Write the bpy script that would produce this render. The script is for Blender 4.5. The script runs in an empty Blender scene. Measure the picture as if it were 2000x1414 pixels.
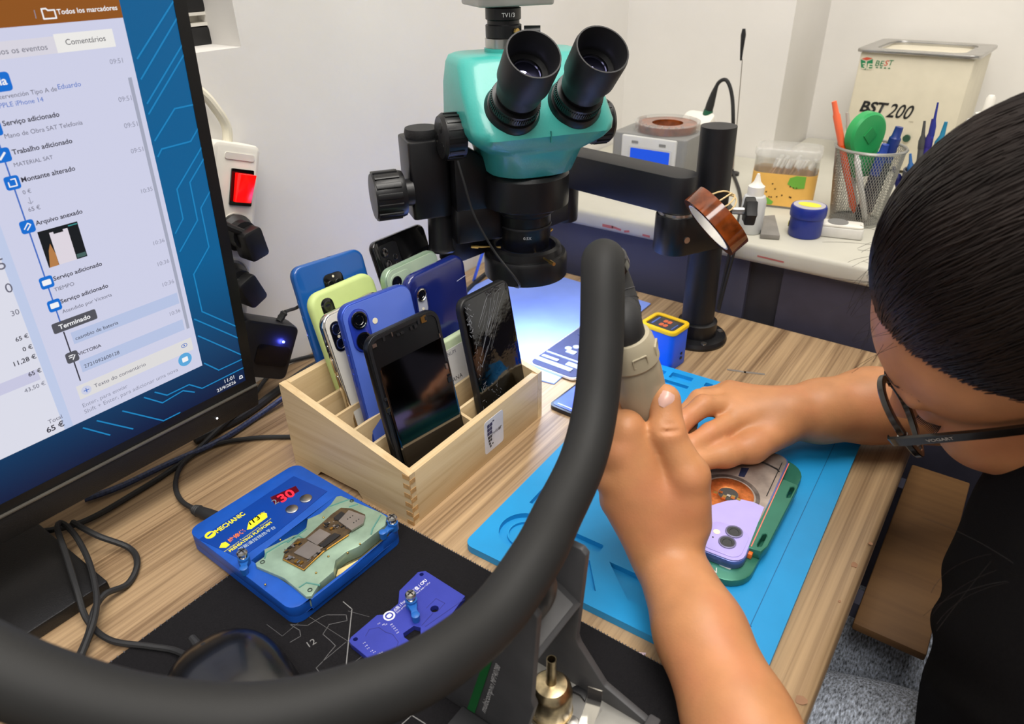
import bpy, bmesh, math, random
import numpy as np
from mathutils import Vector, Matrix, Euler

random.seed(7)
SC = bpy.context.scene
COL = SC.collection
R = math.radians

# ---------------------------------------------------------------- camera
# desk top is z = 0; camera stands above the desk's open side
F_PX, CX, CY, CAM_H = 1398.0, 1000.0, 707.0, 0.414
_p, _r, _y = 0.530768, -0.018182, -0.631339
_fw = Vector((math.sin(_y) * math.cos(_p), math.cos(_y) * math.cos(_p), -math.sin(_p)))
_rt = Vector((math.cos(_y), -math.sin(_y), 0))
_up = _rt.cross(_fw)
RT = math.cos(_r) * _rt + math.sin(_r) * _up
UP = -math.sin(_r) * _rt + math.cos(_r) * _up
FW = _fw
CAM = Vector((0, 0, CAM_H))
cd = bpy.data.cameras.new('camera')
cam = bpy.data.objects.new('camera', cd)
COL.objects.link(cam)
cd.sensor_width = 36.0
cd.lens = F_PX / 2000 * 36
cd.clip_start = 0.01
cam.matrix_world = Matrix(((RT.x, UP.x, -FW.x, 0), (RT.y, UP.y, -FW.y, 0), (RT.z, UP.z, -FW.z, CAM_H), (0, 0, 0, 1)))
cd.dof.use_dof = True
cd.dof.focus_distance = 0.60
cd.dof.aperture_fstop = 11.0
SC.camera = cam

# ---------------------------------------------------------------- world, lamps, exposure
w = bpy.data.worlds.new('room_ambient')
SC.world = w
w.use_nodes = True
w.node_tree.nodes['Background'].inputs[0].default_value = (1.0, 0.96, 0.90, 1)
w.node_tree.nodes['Background'].inputs[1].default_value = 0.40
def area(name, loc, size, energy, color, target):
    l = bpy.data.lights.new(name, 'AREA')
    l.shape = 'RECTANGLE'; l.size, l.size_y = size
    l.energy = energy; l.color = color
    o = bpy.data.objects.new(name, l)
    COL.objects.link(o)
    o.location = loc
    o.rotation_euler = (Vector(target) - Vector(loc)).to_track_quat('-Z', 'Y').to_euler()
    return o
area('ceiling_lamp', (0.0, 0.45, 1.88), (1.3, 0.6), 25.5, (1.0, 0.96, 0.90), (-0.05, 0.45, 0))
area('ceiling_lamp', (0.45, -0.55, 1.88), (1.3, 0.6), 29.0, (1.0, 0.965, 0.92), (0.35, -0.45, 0))
SC.view_settings.view_transform = 'Standard'
SC.view_settings.look = 'None'
SC.view_settings.gamma = 1.0
SC.view_settings.use_curve_mapping = False
SC.view_settings.exposure = 0.0

# ---------------------------------------------------------------- helpers: where a sight line meets a plane
def ray(u, v):
    return RT * ((u - CX) / F_PX) - UP * ((v - CY) / F_PX) + FW
def PZ(u, v, z=0.0):
    d = ray(u, v); return CAM + d * ((z - CAM_H) / d.z)
def PY(u, v, y):
    d = ray(u, v); return CAM + d * (y / d.y)
def PX(u, v, x):
    d = ray(u, v); return CAM + d * (x / d.x)
def PD(u, v, t):
    return CAM + ray(u, v) * t
def PP(u, v, p0, n):
    d = ray(u, v); return CAM + d * ((Vector(p0) - CAM).dot(n) / d.dot(n))

# ---------------------------------------------------------------- materials
def lin(c):
    return tuple(((x / 255.0) / 12.92 if x / 255.0 <= 0.04045 else ((x / 255.0 + 0.055) / 1.055) ** 2.4) for x in c)
_mats = {}
def mat(name, rgb=(128, 128, 128), rough=0.5, metal=0.0, spec=0.5, var=0.06, vscale=40.0, bump=0.0, bscale=200.0, emit=0.0,
        trans=0.0, alpha=1.0, coat=0.0, sss=0.0, ecol=None, stretch=None):
    """procedural principled material: base colour with a faint noise mottling, optional fine bump"""
    if name in _mats: return _mats[name]
    m = bpy.data.materials.new(name); m.use_nodes = True
    nt = m.node_tree; N = nt.nodes; L = nt.links
    b = N['Principled BSDF']
    c = lin(rgb)
    b.inputs['Roughness'].default_value = rough
    b.inputs['Metallic'].default_value = metal
    b.inputs['Specular IOR Level'].default_value = spec
    b.inputs['Transmission Weight'].default_value = trans
    b.inputs['Alpha'].default_value = alpha
    b.inputs['Coat Weight'].default_value = coat
    b.inputs['Coat Roughness'].default_value = 0.08
    if sss:
        b.inputs['Subsurface Weight'].default_value = sss
        b.inputs['Subsurface Radius'].default_value = (0.010, 0.004, 0.002)
        b.inputs['Subsurface Scale'].default_value = 0.4
    tc = N.new('ShaderNodeTexCoord')
    src = tc.outputs['Object']
    if stretch:
        mp = N.new('ShaderNodeMapping'); mp.inputs['Scale'].default_value = stretch
        L.new(src, mp.inputs[0]); src = mp.outputs[0]
    if var > 0:
        n = N.new('ShaderNodeTexNoise'); n.inputs['Scale'].default_value = vscale; n.inputs['Detail'].default_value = 4
        L.new(src, n.inputs['Vector'])
        r = N.new('ShaderNodeValToRGB')
        r.color_ramp.elements[0].position = 0.3; r.color_ramp.elements[1].position = 0.7
        r.color_ramp.elements[0].color = tuple(x * (1 - var * 2) for x in c) + (1,)
        r.color_ramp.elements[1].color = tuple(min(1, x * (1 + var * 2)) for x in c) + (1,)
        L.new(n.outputs['Fac'], r.inputs[0]); L.new(r.outputs[0], b.inputs['Base Color'])
    else:
        b.inputs['Base Color'].default_value = c + (1,)
    if bump > 0:
        n2 = N.new('ShaderNodeTexNoise'); n2.inputs['Scale'].default_value = bscale; n2.inputs['Detail'].default_value = 3
        L.new(src, n2.inputs['Vector'])
        bp = N.new('ShaderNodeBump'); bp.inputs['Strength'].default_value = bump; bp.inputs['Distance'].default_value = 0.001
        L.new(n2.outputs['Fac'], bp.inputs['Height']); L.new(bp.outputs[0], b.inputs['Normal'])
    if emit > 0:
        b.inputs['Emission Color'].default_value = (lin(ecol) if ecol else c) + (1,)
        b.inputs['Emission Strength'].default_value = emit
    _mats[name] = m
    return m
def glow(name, rgb, k=1.0):
    """a lit screen or lamp surface"""
    if name in _mats: return _mats[name]
    m = bpy.data.materials.new(name); m.use_nodes = True
    b = m.node_tree.nodes['Principled BSDF']
    b.inputs['Base Color'].default_value = (0.01, 0.01, 0.01, 1)
    b.inputs['Roughness'].default_value = 0.35
    b.inputs['Specular IOR Level'].default_value = 0.2
    b.inputs['Emission Color'].default_value = lin(rgb) + (1,)
    b.inputs['Emission Strength'].default_value = k
    _mats[name] = m
    return m
def wood(name, light, dark, scale=(60, 3, 60), rough=0.45, wave=3.0, fine=0.35, loc=(0, 0, 0), pos=(0.35, 0.72)):
    if name in _mats: return _mats[name]
    m = bpy.data.materials.new(name); m.use_nodes = True
    nt = m.node_tree; N = nt.nodes; L = nt.links; b = N['Principled BSDF']
    tc = N.new('ShaderNodeTexCoord'); mp = N.new('ShaderNodeMapping')
    mp.inputs['Scale'].default_value = scale; mp.inputs['Location'].default_value = loc
    L.new(tc.outputs['Object'], mp.inputs[0])
    n1 = N.new('ShaderNodeTexNoise'); n1.inputs['Scale'].default_value = 1.0; n1.inputs['Detail'].default_value = 3; n1.inputs['Distortion'].default_value = wave * 0.3
    L.new(mp.outputs[0], n1.inputs['Vector'])
    mp2 = N.new('ShaderNodeMapping'); mp2.inputs['Scale'].default_value = tuple(s * (5 if s > 20 else 1.5) for s in scale)
    L.new(tc.outputs['Object'], mp2.inputs[0])
    n2 = N.new('ShaderNodeTexNoise'); n2.inputs['Scale'].default_value = 1.0; n2.inputs['Detail'].default_value = 4
    L.new(mp2.outputs[0], n2.inputs['Vector'])
    mx = N.new('ShaderNodeMix'); mx.data_type = 'FLOAT'; mx.inputs[0].default_value = fine
    L.new(n1.outputs['Fac'], mx.inputs[2]); L.new(n2.outputs['Fac'], mx.inputs[3])
    r = N.new('ShaderNodeValToRGB')
    r.color_ramp.elements[0].position = pos[0]; r.color_ramp.elements[1].position = pos[1]
    r.color_ramp.elements[0].color = lin(dark) + (1,); r.color_ramp.elements[1].color = lin(light) + (1,)
    e = r.color_ramp.elements.new(sum(pos) / 2)
    e.color = tuple(0.35 * a + 0.65 * c for a, c in zip(lin(dark), lin(light))) + (1,)
    L.new(mx.outputs[0], r.inputs[0]); L.new(r.outputs[0], b.inputs['Base Color'])
    b.inputs['Roughness'].default_value = rough
    bp = N.new('ShaderNodeBump'); bp.inputs['Strength'].default_value = 0.15; bp.inputs['Distance'].default_value = 0.0006
    L.new(mx.outputs[0], bp.inputs['Height']); L.new(bp.outputs[0], b.inputs['Normal'])
    _mats[name] = m
    return m

# ---------------------------------------------------------------- mesh helpers
def frame(x, y, z, o=(0, 0, 0)):
    x, y, z, o = Vector(x), Vector(y), Vector(z), Vector(o)
    return Matrix(((x.x, y.x, z.x, o.x), (x.y, y.y, z.y, o.y), (x.z, y.z, z.z, o.z), (0, 0, 0, 1)))
def basis(d, hint=(0, 0, 1)):
    """matrix whose z axis is d"""
    z = Vector(d).normalized(); h = Vector(hint)
    if abs(z.dot(h.normalized())) > 0.98: h = Vector((1, 0, 0))
    x = h.cross(z).normalized(); y = z.cross(x)
    return frame(x, y, z)
def rrect(w, h, r, n=5, cx=0.0, cy=0.0):
    r = min(r, w / 2 - 1e-6, h / 2 - 1e-6); P = []
    for (sx, sy, a0) in ((1, 1, 0), (-1, 1, 90), (-1, -1, 180), (1, -1, 270)):
        for i in range(n + 1):
            a = R(a0 + 90 * i / n)
            P.append((cx + sx * (w / 2 - r) + r * math.cos(a), cy + sy * (h / 2 - r) + r * math.sin(a)))
    return P
def circ(r, n=24, cx=0.0, cy=0.0):
    return [(cx + r * math.cos(2 * math.pi * i / n), cy + r * math.sin(2 * math.pi * i / n)) for i in range(n)]
class MB:
    """collects shapes and builds ONE mesh object"""
    def __init__(s): s.v = []; s.f = []
    def add(s, vs, fs, M=None):
        o = len(s.v)
        s.v += [tuple(M @ Vector(p)) if M is not None else tuple(p) for p in vs]
        s.f += [tuple(i + o for i in f) for f in fs]
        return s
    def box(s, lo, hi, M=None):
        (a, b, c), (d, e, f) = lo, hi
        return s.add([(a, b, c), (d, b, c), (d, e, c), (a, e, c), (a, b, f), (d, b, f), (d, e, f), (a, e, f)],
                     [(3, 2, 1, 0), (4, 5, 6, 7), (0, 1, 5, 4), (1, 2, 6, 5), (2, 3, 7, 6), (3, 0, 4, 7)], M)
    def prism(s, poly, z0, z1, M=None, inset=0.0, steps=2):
        """polygon pushed from z0 to z1; inset > 0 rounds both rims"""
        n = len(poly); area2 = sum(poly[i][0] * poly[(i + 1) % n][1] - poly[(i + 1) % n][0] * poly[i][1] for i in range(n))
        if area2 < 0: poly = poly[::-1]
        def off(k):
            if k == 0: return poly
            out = []
            for i in range(n):
                p, q, t = Vector(poly[i - 1]), Vector(poly[i]), Vector(poly[(i + 1) % n])
                a, b = (q - p), (t - q)
                if a.length < 1e-9 or b.length < 1e-9: out.append(tuple(q)); continue
                a.normalize(); b.normalize()
                n1, n2 = Vector((-a.y, a.x)), Vector((-b.y, b.x)); m = n1 + n2
                m = m * (k / max(0.25, 1 + n1.dot(n2))) if m.length > 1e-6 else n1 * k
                out.append((q.x + m.x, q.y + m.y))
            return out
        rings = [(poly, z0), (poly, z1)]
        if inset > 0:
            rings = []
            for i in range(steps + 1):
                a = math.pi / 2 * i / steps
                rings.append((off(inset * (1 - math.sin(a))), z0 + inset * (1 - math.cos(a))))
            for i in range(steps + 1):
                a = math.pi / 2 * i / steps
                rings.append((off(inset * (1 - math.cos(a))), z1 - inset * (1 - math.sin(a))))
        vs = [(x, y, z) for (pp, z) in rings for (x, y) in pp]; k = len(rings)
        fs = [tuple(range(n))[::-1], tuple(range((k - 1) * n, k * n))]
        for j in range(k - 1):
            for i in range(n):
                i2 = (i + 1) % n; fs.append((j * n + i, j * n + i2, (j + 1) * n + i2, (j + 1) * n + i))
        return s.add(vs, fs, M)
    def ring(s, outer, inner, z0, z1, M=None):
        """extruded frame between two outlines with the same vertex count"""
        n = len(outer)
        vs = [(x, y, z0) for x, y in outer] + [(x, y, z1) for x, y in outer] + [(x, y, z1) for x, y in inner] + [(x, y, z0) for x, y in inner]
        fs = []
        for i in range(n):
            j = (i + 1) % n
            for a in range(4):
                b = (a + 1) % 4
                fs.append((a * n + i, a * n + j, b * n + j, b * n + i))
        return s.add(vs, fs, M)
    def lathe(s, prof, n=32, M=None, cap=True):
        """profile of (radius, z) turned about z"""
        vs = []; fs = []; k = len(prof)
        for (r, z) in prof:
            for i in range(n):
                a = 2 * math.pi * i / n; vs.append((r * math.cos(a), r * math.sin(a), z))
        for j in range(k - 1):
            for i in range(n):
                i2 = (i + 1) % n; fs.append((j * n + i, j * n + i2, (j + 1) * n + i2, (j + 1) * n + i))
        if cap: fs += [tuple(range(n))[::-1], tuple(range((k - 1) * n, k * n))]
        return s.add(vs, fs, M)
    def cyl(s, p0, p1, r0, r1=None, n=20):
        p0, p1 = Vector(p0), Vector(p1); r1 = r0 if r1 is None else r1
        M = Matrix.Translation(p0) @ basis(p1 - p0)
        return s.lathe([(r0, 0), (r1, (p1 - p0).length)], n, M)
    def tube(s, pts, r, n=8, caps=True):
        pts = [Vector(p) for p in pts]; k = len(pts)
        rs = r if isinstance(r, (list, tuple)) else [r] * k
        vs = []; fs = []; prev = None
        for i, p in enumerate(pts):
            t = (pts[min(k - 1, i + 1)] - pts[max(0, i - 1)]).normalized()
            if prev is None:
                h = Vector((0, 0, 1)) if abs(t.z) < 0.9 else Vector((1, 0, 0)); u = h.cross(t).normalized()
            else:
                u = (prev - t * prev.dot(t)).normalized()
            prev = u; w_ = t.cross(u)
            for j in range(n):
                a = 2 * math.pi * j / n; vs.append(p + (u * math.cos(a) + w_ * math.sin(a)) * rs[i])
        for i in range(k - 1):
            for j in range(n):
                j2 = (j + 1) % n; fs.append((i * n + j, i * n + j2, (i + 1) * n + j2, (i + 1) * n + j))
        if caps: fs += [tuple(range(n))[::-1], tuple(range((k - 1) * n, k * n))]
        return s.add(vs, fs)
    def sphere(s, c, r, n=16, m=10, sc=(1, 1, 1)):
        prof = [(max(1e-5, math.sin(math.pi * i / m)) * r, -math.cos(math.pi * i / m) * r) for i in range(m + 1)]
        return s.lathe(prof, n, Matrix.Translation(c) @ Matrix.Diagonal((sc[0], sc[1], sc[2], 1)))
    def ribbon(s, pts, wd, z=0.0, M=None):
        """flat printed line in the xy plane"""
        P = [Vector((p[0], p[1])) for p in pts]
        for a, b in zip(P[:-1], P[1:]):
            d = (b - a)
            if d.length < 1e-9: continue
            d.normalize(); nn = Vector((-d.y, d.x)) * wd / 2; a2, b2 = a - d * wd * 0.3, b + d * wd * 0.3
            s.add([(a2.x - nn.x, a2.y - nn.y, z), (b2.x - nn.x, b2.y - nn.y, z), (b2.x + nn.x, b2.y + nn.y, z), (a2.x + nn.x, a2.y + nn.y, z)], [(0, 1, 2, 3)], M)
        return s
    def quad(s, a, b, c, d, M=None):
        return s.add([a, b, c, d], [(0, 1, 2, 3)], M)
    def mesh(s, name, bevel=0.0, seg=2, smooth=True, angle=35):
        me = bpy.data.meshes.new(name)
        me.from_pydata(s.v, [], s.f); me.update()
        if bevel > 0:
            bm = bmesh.new(); bm.from_mesh(me)
            bmesh.ops.remove_doubles(bm, verts=bm.verts, dist=1e-6)
            bmesh.ops.recalc_face_normals(bm, faces=bm.faces)
            es = [e for e in bm.edges if len(e.link_faces) == 2 and e.calc_face_angle(0) > 0.5]
            bmesh.ops.bevel(bm, geom=es, offset=bevel, segments=seg, affect='EDGES', profile=0.5, clamp_overlap=True)
            bm.to_mesh(me); bm.free()
        if smooth:
            me.polygons.foreach_set('use_smooth', [True] * len(me.polygons))
            me.set_sharp_from_angle(angle=R(angle))
        return me
    def build(s, name, m, parent=None, bevel=0.0, seg=2, smooth=True, angle=35):
        return link(name, s.mesh(name, bevel, seg, smooth, angle), m, parent)
def link(name, me, m, parent=None):
    o = bpy.data.objects.new(name, me)
    COL.objects.link(o)
    if m is not None:
        me.materials.clear(); me.materials.append(m)
    if parent is not None: o.parent = parent
    return o
def tag(o, label=None, cat=None, group=None, kind=None):
    if label: o['label'] = label
    if cat: o['category'] = cat
    if group: o['group'] = group
    if kind: o['kind'] = kind
    return o
def thing(name, label, cat, M=None, group=None):
    o = bpy.data.objects.new(name, None)
    o.empty_display_size = 0.02
    COL.objects.link(o)
    if M is not None: o.matrix_world = M
    return tag(o, label, cat, group)
def T(x, y, z=0.0, rz=0.0):
    return Matrix.Translation((x, y, z)) @ Matrix.Rotation(rz, 4, 'Z')
def text_mesh(body, bold=0.0, extrude=0.0):
    cu = bpy.data.curves.new('text', 'FONT'); cu.body = body; cu.size = 1.0; cu.offset = bold; cu.extrude = extrude
    cu.resolution_u = 3
    ob = bpy.data.objects.new('text', cu); COL.objects.link(ob)
    me = bpy.data.meshes.new_from_object(ob)
    bpy.data.objects.remove(ob); bpy.data.curves.remove(cu)
    return me
def text(name, body, m, parent, M, width=None, height=None, bold=0.0, shear=0.0):
    """flat printed lettering; M puts its baseline start, scaled to a width (or cap height)"""
    me = text_mesh(body, bold)
    n = len(me.vertices)
    if n == 0: return None
    co = np.empty(n * 3); me.vertices.foreach_get('co', co); co = co.reshape(-1, 3)
    x0, x1 = co[:, 0].min(), co[:, 0].max()
    k = (width / (x1 - x0)) if width else height / 0.7
    ky = (height / 0.7) if height else k
    co[:, 0] = (co[:, 0] - x0) * k + co[:, 1] * ky * shear; co[:, 1] *= ky
    A = np.array(M); co = co @ A[:3, :3].T + A[:3, 3]
    me.vertices.foreach_set('co', co.ravel()); me.update()
    return link(name, me, m, parent)
def smooth_path(pts, sub=6):
    """Catmull-Rom through the points"""
    P = [Vector(p) for p in pts]; out = []
    for i in range(len(P) - 1):
        p0, p1, p2, p3 = P[max(0, i - 1)], P[i], P[i + 1], P[min(len(P) - 1, i + 2)]
        for k in range(sub):
            t = k / sub
            out.append(0.5 * ((2 * p1) + (p2 - p0) * t + (2 * p0 - 5 * p1 + 4 * p2 - p3) * t * t + (3 * p1 - p0 - 3 * p2 + p3) * t ** 3))
    out.append(P[-1]); return out
def copy_tree(o, parent=None):
    c = o.copy(); COL.objects.link(c)
    if parent is not None: c.parent = parent
    for ch in [x for x in COL.objects if x.parent == o]: copy_tree(ch, c)
    return c
# ================================================================ the setting
WX, BY = -0.632, 1.22           # left wall, back wall
M_wall = mat('white_plaster', (226, 223, 218), 0.85, var=0.02, vscale=6, bump=0.25, bscale=90)
M_floor = mat('floor_tile', (120, 112, 104), 0.6, var=0.06, vscale=8)
M_desk = wood('desk_laminate', (192, 162, 124), (112, 87, 62), scale=(85, 2.0, 85), rough=0.42, fine=0.42)
M_white = mat('white_laminate', (190, 187, 174), 0.5, var=0.03, vscale=12)
M_panel = mat('slate_panel', (70, 70, 88), 0.6, var=0.05, vscale=10)
M_black = mat('black_plastic', (22, 22, 24), 0.45, var=0.05)
M_blacks = mat('black_gloss', (10, 10, 12), 0.15, var=0.0, coat=0.4)
M_rubber = mat('black_rubber', (34, 34, 35), 0.62, var=0.08, bump=0.1, bscale=400)
M_steel = mat('steel', (190, 188, 184), 0.28, 1.0, var=0.05)
M_chrome = mat('chrome', (225, 222, 215), 0.12, 1.0, var=0.0)
M_brass = mat('brass', (190, 160, 95), 0.3, 1.0, var=0.03)
M_whitepl = mat('white_plastic', (232, 228, 218), 0.4, var=0.02)
M_paper = mat('white_paper', (228, 226, 224), 0.8, var=0.02)

def struct(name, mb, m, parent=None, **k):
    o = mb.build(name, m, parent, **k)
    if parent is None: o['kind'] = 'structure'
    return o
FZ = -0.74
struct('floor', MB().box((-1.2, -1.2, FZ - 0.05), (1.6, 2.2, FZ)), M_floor)
# left wall with the square recess for the wiring box (opening in front of the box behind the monitor)
ny0, ny1, nz0, nz1 = 0.33, 0.443, 0.333, 0.47
wl = MB()
for lo, hi in (((WX - 0.12, -1.2, FZ), (WX, ny0, 1.95)), ((WX - 0.12, ny1, FZ), (WX, 1.7, 1.95)),
               ((WX - 0.12, ny0, FZ), (WX, ny1, nz0)), ((WX - 0.12, ny0, nz1), (WX, ny1, 1.95)),
               ((WX - 0.12, ny0, nz0), (WX - 0.09, ny1, nz1))):
    wl.box(lo, hi)
struct('wall_left', wl, M_wall, smooth=False)
# the back wall is a shallow pier, then steps back
struct('wall_back', MB().box((WX - 0.12, BY, FZ), (-0.352, 1.70, 1.95)), M_wall, smooth=False)
struct('wall_recess', MB().box((-0.36, 1.42, FZ), (1.6, 1.72, 1.95)), M_wall, smooth=False)
struct('ceiling', MB().box((-1.2, -1.2, 1.95), (1.6, 2.2, 2.0)), M_wall, smooth=False)

# desk
dk = thing('desk', 'wood-grain laminate desk everything on the left stands on', 'desk', T(-0.32, 0.3, 0))
M_edge = M_desk
dx0, dx1, dy0, dy1 = WX + 0.002 + 0.32, -0.014 + 0.32, -0.7 - 0.3, 0.826 - 0.3
MB().box((dx0, dy0, -0.028), (dx1, dy1, 0.0)).build('top', M_desk, dk, bevel=0.008, seg=4)
for x in (dx0 + 0.03, dx1 - 0.10):
    for y in (dy0 + 0.03, dy1 - 0.1):
        MB().box((x, y, FZ), (x + 0.05, y + 0.05, -0.028)).build('leg', M_panel, dk)
# wear on the laminate
M_scuff = mat('grey_scuff', (120, 112, 104), 0.6)
a, b = PZ(1422, 722), PZ(1492, 731)
sc = MB(); q0 = dk.matrix_world.inverted()
sc.ribbon([tuple((q0 @ p)[:2]) for p in (a, PZ(1455, 727), b)], 0.0035, 0.0003); sc.build('scuff_mark', M_scuff, dk)
M_chip = mat('chipped_laminate', (150, 112, 84), 0.8)
for (u, v, r) in ((1668, 1103, 0.0032), (1564, 1368, 0.0045), (1700, 1062, 0.002), (1640, 1175, 0.0012)):
    p = q0 @ PZ(u, v, 0); MB().prism([(p.x + r * random.uniform(.6, 1.1) * math.cos(t), p.y + r * random.uniform(.7, 1.2) * math.sin(t)) for t in [i * 0.7 for i in range(9)]], 0.0, 0.0004).build('chip', M_chip, dk)

# white counter behind the desk, dark slate front
SH = 0.095
ct = thing('counter', 'white topped counter with slate front behind the microscope stand', 'counter', T(0, 0.83, SH))
cx0, cx1 = WX + 0.003, 1.0
MB().prism([(cx0, 0.0), (cx1, 0.0), (cx1, 0.585), (-0.349, 0.585), (-0.349, 0.387), (cx0, 0.387)], -0.024, 0.0).build('top', M_white, ct, bevel=0.006, seg=3)
M_red = mat('red_scuff', (176, 96, 92), 0.7)
for (u0, v0, u1, v1, wd) in ((1178, 440, 1196, 444, .004), (1196, 443, 1212, 449, .003), (1220, 452, 1228, 452, .003), (1256, 459, 1268, 462, .003), (1100, 424, 1120, 428, .002), (1480, 500, 1530, 512, .002)):
    A, B = PY(u0, v0, 0.8298), PY(u1, v1, 0.8298); i = ct.matrix_world.inverted(); A, B = i @ A, i @ B
    MB().ribbon([(A.x, A.z), (B.x, B.z)], wd, 0.0, frame((1, 0, 0), (0, 0, 1), (0, -1, 0), (0, -0.0003, 0))).build('paint_scuff', M_red, ct)
MB().box((cx0, 0.012, FZ - SH), (-0.247, 0.03, -0.024)).build('front_panel', M_panel, ct)
M_panel2 = mat('dark_panel', (46, 44, 50), 0.6)
MB().box((-0.247, 0.02, FZ - SH), (-0.205, 0.03, -0.024)).build('front_panel', M_panel2, ct)
MB().box((-0.205, 0.012, FZ - SH), (cx1, 0.03, -0.024)).build('front_panel', mat('slate_panel_b', (58, 56, 72), 0.6), ct)

# low brown cabinet beside the desk
M_brown = wood('brown_board', (132, 96, 56), (112, 78, 44), scale=(5, 30, 5), rough=0.6)
cb = thing('side_shelf', 'brown wooden side shelf in the shade below the desk edge', 'shelf', T(0.018, 0.668, -.12))
MB().box((-0.030, -0.138, -.009), (0.030, 0.138, 0.0)).build('board', M_brown, cb, bevel=0.002)
for y in (-.10, .10): MB().box((-0.060, y - .010, -.022), (-.030, y + .010, -.004)).box((-.060, y - .010, -.004), (-.052, y + .010, .0915)).build('bracket', M_panel, cb)
# ================================================================ monitor with its screen
MH = Vector((math.cos(R(89)), math.sin(R(89)), 0))
MV = (Matrix.Rotation(R(89), 3, 'Z') @ Vector((0, -math.sin(R(4.3)), math.cos(R(4.3)))))   # leans a touch forward
MN = MH.cross(MV)
if MN.x < 0: MN = -MN
MO = PZ(500, 748, 0.075)
MM = frame(MH, MV, MN, MO); MMi = MM.inverted()
def scr(u, v):
    p = MMi @ PP(u, v, MO, MN); return (p.x, p.y)
mon = thing('monitor', 'black computer monitor showing a repair ticket window', 'monitor', MM)
SWD, SHT = 0.60, 0.36
M_bez = mat('monitor_bezel', (14, 14, 15), 0.4, var=0.02)
MB().box((-SWD, -0.001, -0.022), (0.0, SHT, -0.0012)).build('housing', M_bez, mon, bevel=0.002)
MB().prism(rrect(SWD - 0.08, SHT - 0.06, 0.02, 4, -SWD / 2, SHT / 2), -0.045, -0.022).build('rear_cover', M_bez, mon, bevel=0.004)
MB().prism([(-SWD, -0.0225), (-0.002, -0.0225), (0.0, -0.0015), (-SWD, -0.0015)], -0.02, 0.002).build('chin', mat('monitor_chin', (24, 23, 23), 0.5, bump=0.3, bscale=900), mon, bevel=0.0012)
MB().box((-SWD, -0.0014, -0.002), (0, -0.0004, 0.0026)).build('chin_highlight', mat('chin_highlight_grey', (120, 116, 108), 0.35, 0.6), mon)  # grey strip stands in for the highlight along the chin's upper edge
c = scr(421, 815); MB().prism(circ(0.0009, 10, c[0], c[1]), 0.002, 0.0026).build('power_led', glow('white_led', (255, 255, 255), 2.0), mon)
# front glass rim
ax1, ay0 = scr(478, 730)[0], 0.0075
b4 = MB()
b4.box((ax1, 0, -0.0012), (0, SHT, 0.0)); b4.box((-SWD, 0, -0.0012), (ax1, ay0, 0.0)); b4.box((-SWD, SHT - 0.008, -0.0012), (ax1, SHT, 0.0)); b4.box((-SWD, ay0, -0.0012), (-SWD + 0.008, SHT - 0.008, 0.0))
b4.build('bezel', M_bez, mon)
# stand
i_ = MMi
base = MB()
pb = [PZ(217, 1154), PZ(86, 1272)]
bx, by = -0.4665, 0.1265
base.prism([(bx, by), (bx - 0.135, by), (bx - 0.135, by - 0.26), (bx, by - 0.26)], 0.0, 0.011)
o = base.build('stand_base', mat('stand_black', (22, 21, 21), 0.35, bump=0.2, bscale=1200), None, bevel=0.0015); o.parent = mon; o.matrix_parent_inverse = i_
neck = MB().box((-0.585, -0.04, 0.011), (-0.565, 0.03, 0.20)).build('stand_neck', M_bez, None, bevel=0.003); neck.parent = mon; neck.matrix_parent_inverse = i_

# picture on the screen: a lit surface with windows, lettering and line art
def scr_mat(name, rgb, k=0.92): return glow('screen_' + name, rgb, k)
def ramp_glow(name, c0, c1, y0, y1, k=0.9):
    m = bpy.data.materials.new(name); m.use_nodes = True; nt = m.node_tree; b = nt.nodes['Principled BSDF']
    b.inputs['Base Color'].default_value = (0.01, 0.01, 0.01, 1); b.inputs['Roughness'].default_value = 0.35; b.inputs['Specular IOR Level'].default_value = 0.2
    tc = nt.nodes.new('ShaderNodeTexCoord'); sp = nt.nodes.new('ShaderNodeSeparateXYZ'); mr = nt.nodes.new('ShaderNodeMapRange'); mx = nt.nodes.new('ShaderNodeValToRGB')
    nt.links.new(tc.outputs['Object'], sp.inputs[0]); nt.links.new(sp.outputs['Y'], mr.inputs[0])
    mr.inputs[1].default_value = y0; mr.inputs[2].default_value = y1
    nt.links.new(mr.outputs[0], mx.inputs[0])
    mx.color_ramp.elements[0].color = lin(c0) + (1,); mx.color_ramp.elements[1].color = lin(c1) + (1,)
    nt.links.new(mx.outputs[0], b.inputs['Emission Color']); b.inputs['Emission Strength'].default_value = k
    return m
scrn = MB().quad((-SWD + 0.008, ay0, -0.0006), (ax1, ay0, -0.0006), (ax1, SHT - 0.008, -0.0006), (-SWD + 0.008, SHT - 0.008, -0.0006)).build('screen', ramp_glow('screen_wallpaper', (4, 26, 66), (0, 96, 150), 0.01, 0.13), mon)
def spoly(name, pts, m, z, px=True):
    P = [scr(*p) for p in pts] if px else pts
    return MB().add([(x, y, z) for x, y in P], [tuple(range(len(P)))]).build(name, m, scrn, smooth=False)
def srect(name, a, b, m, z):
    """upright rectangle on the screen from its left-bottom and right-top sight lines"""
    (x0, y0), (x1, y1) = scr(*a), scr(*b)
    if x0 > x1: x0, x1 = x1, x0
    if y0 > y1: y0, y1 = y1, y0
    return spoly(name, [(x0, y0), (x1, y0), (x1, y1), (x0, y1)], m, z, False)
LX = -SWD + 0.008
wr, wb = scr(396, 714)[0], scr(396, 714)[1]
wt = scr(247, 34)[1]
spoly('browser_window', [(LX, wb), (wr, wb), (wr, SHT - .008), (LX, SHT - .008)], scr_mat('page', (212, 214, 238)), -0.0005, False)
spoly('toolbar', [(LX, wt), (wr, wt), (wr, SHT - .008), (LX, SHT - .008)], scr_mat('bar', (146, 84, 24)), -0.0004, False)
t2 = scr(60, 12)[1]
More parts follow.
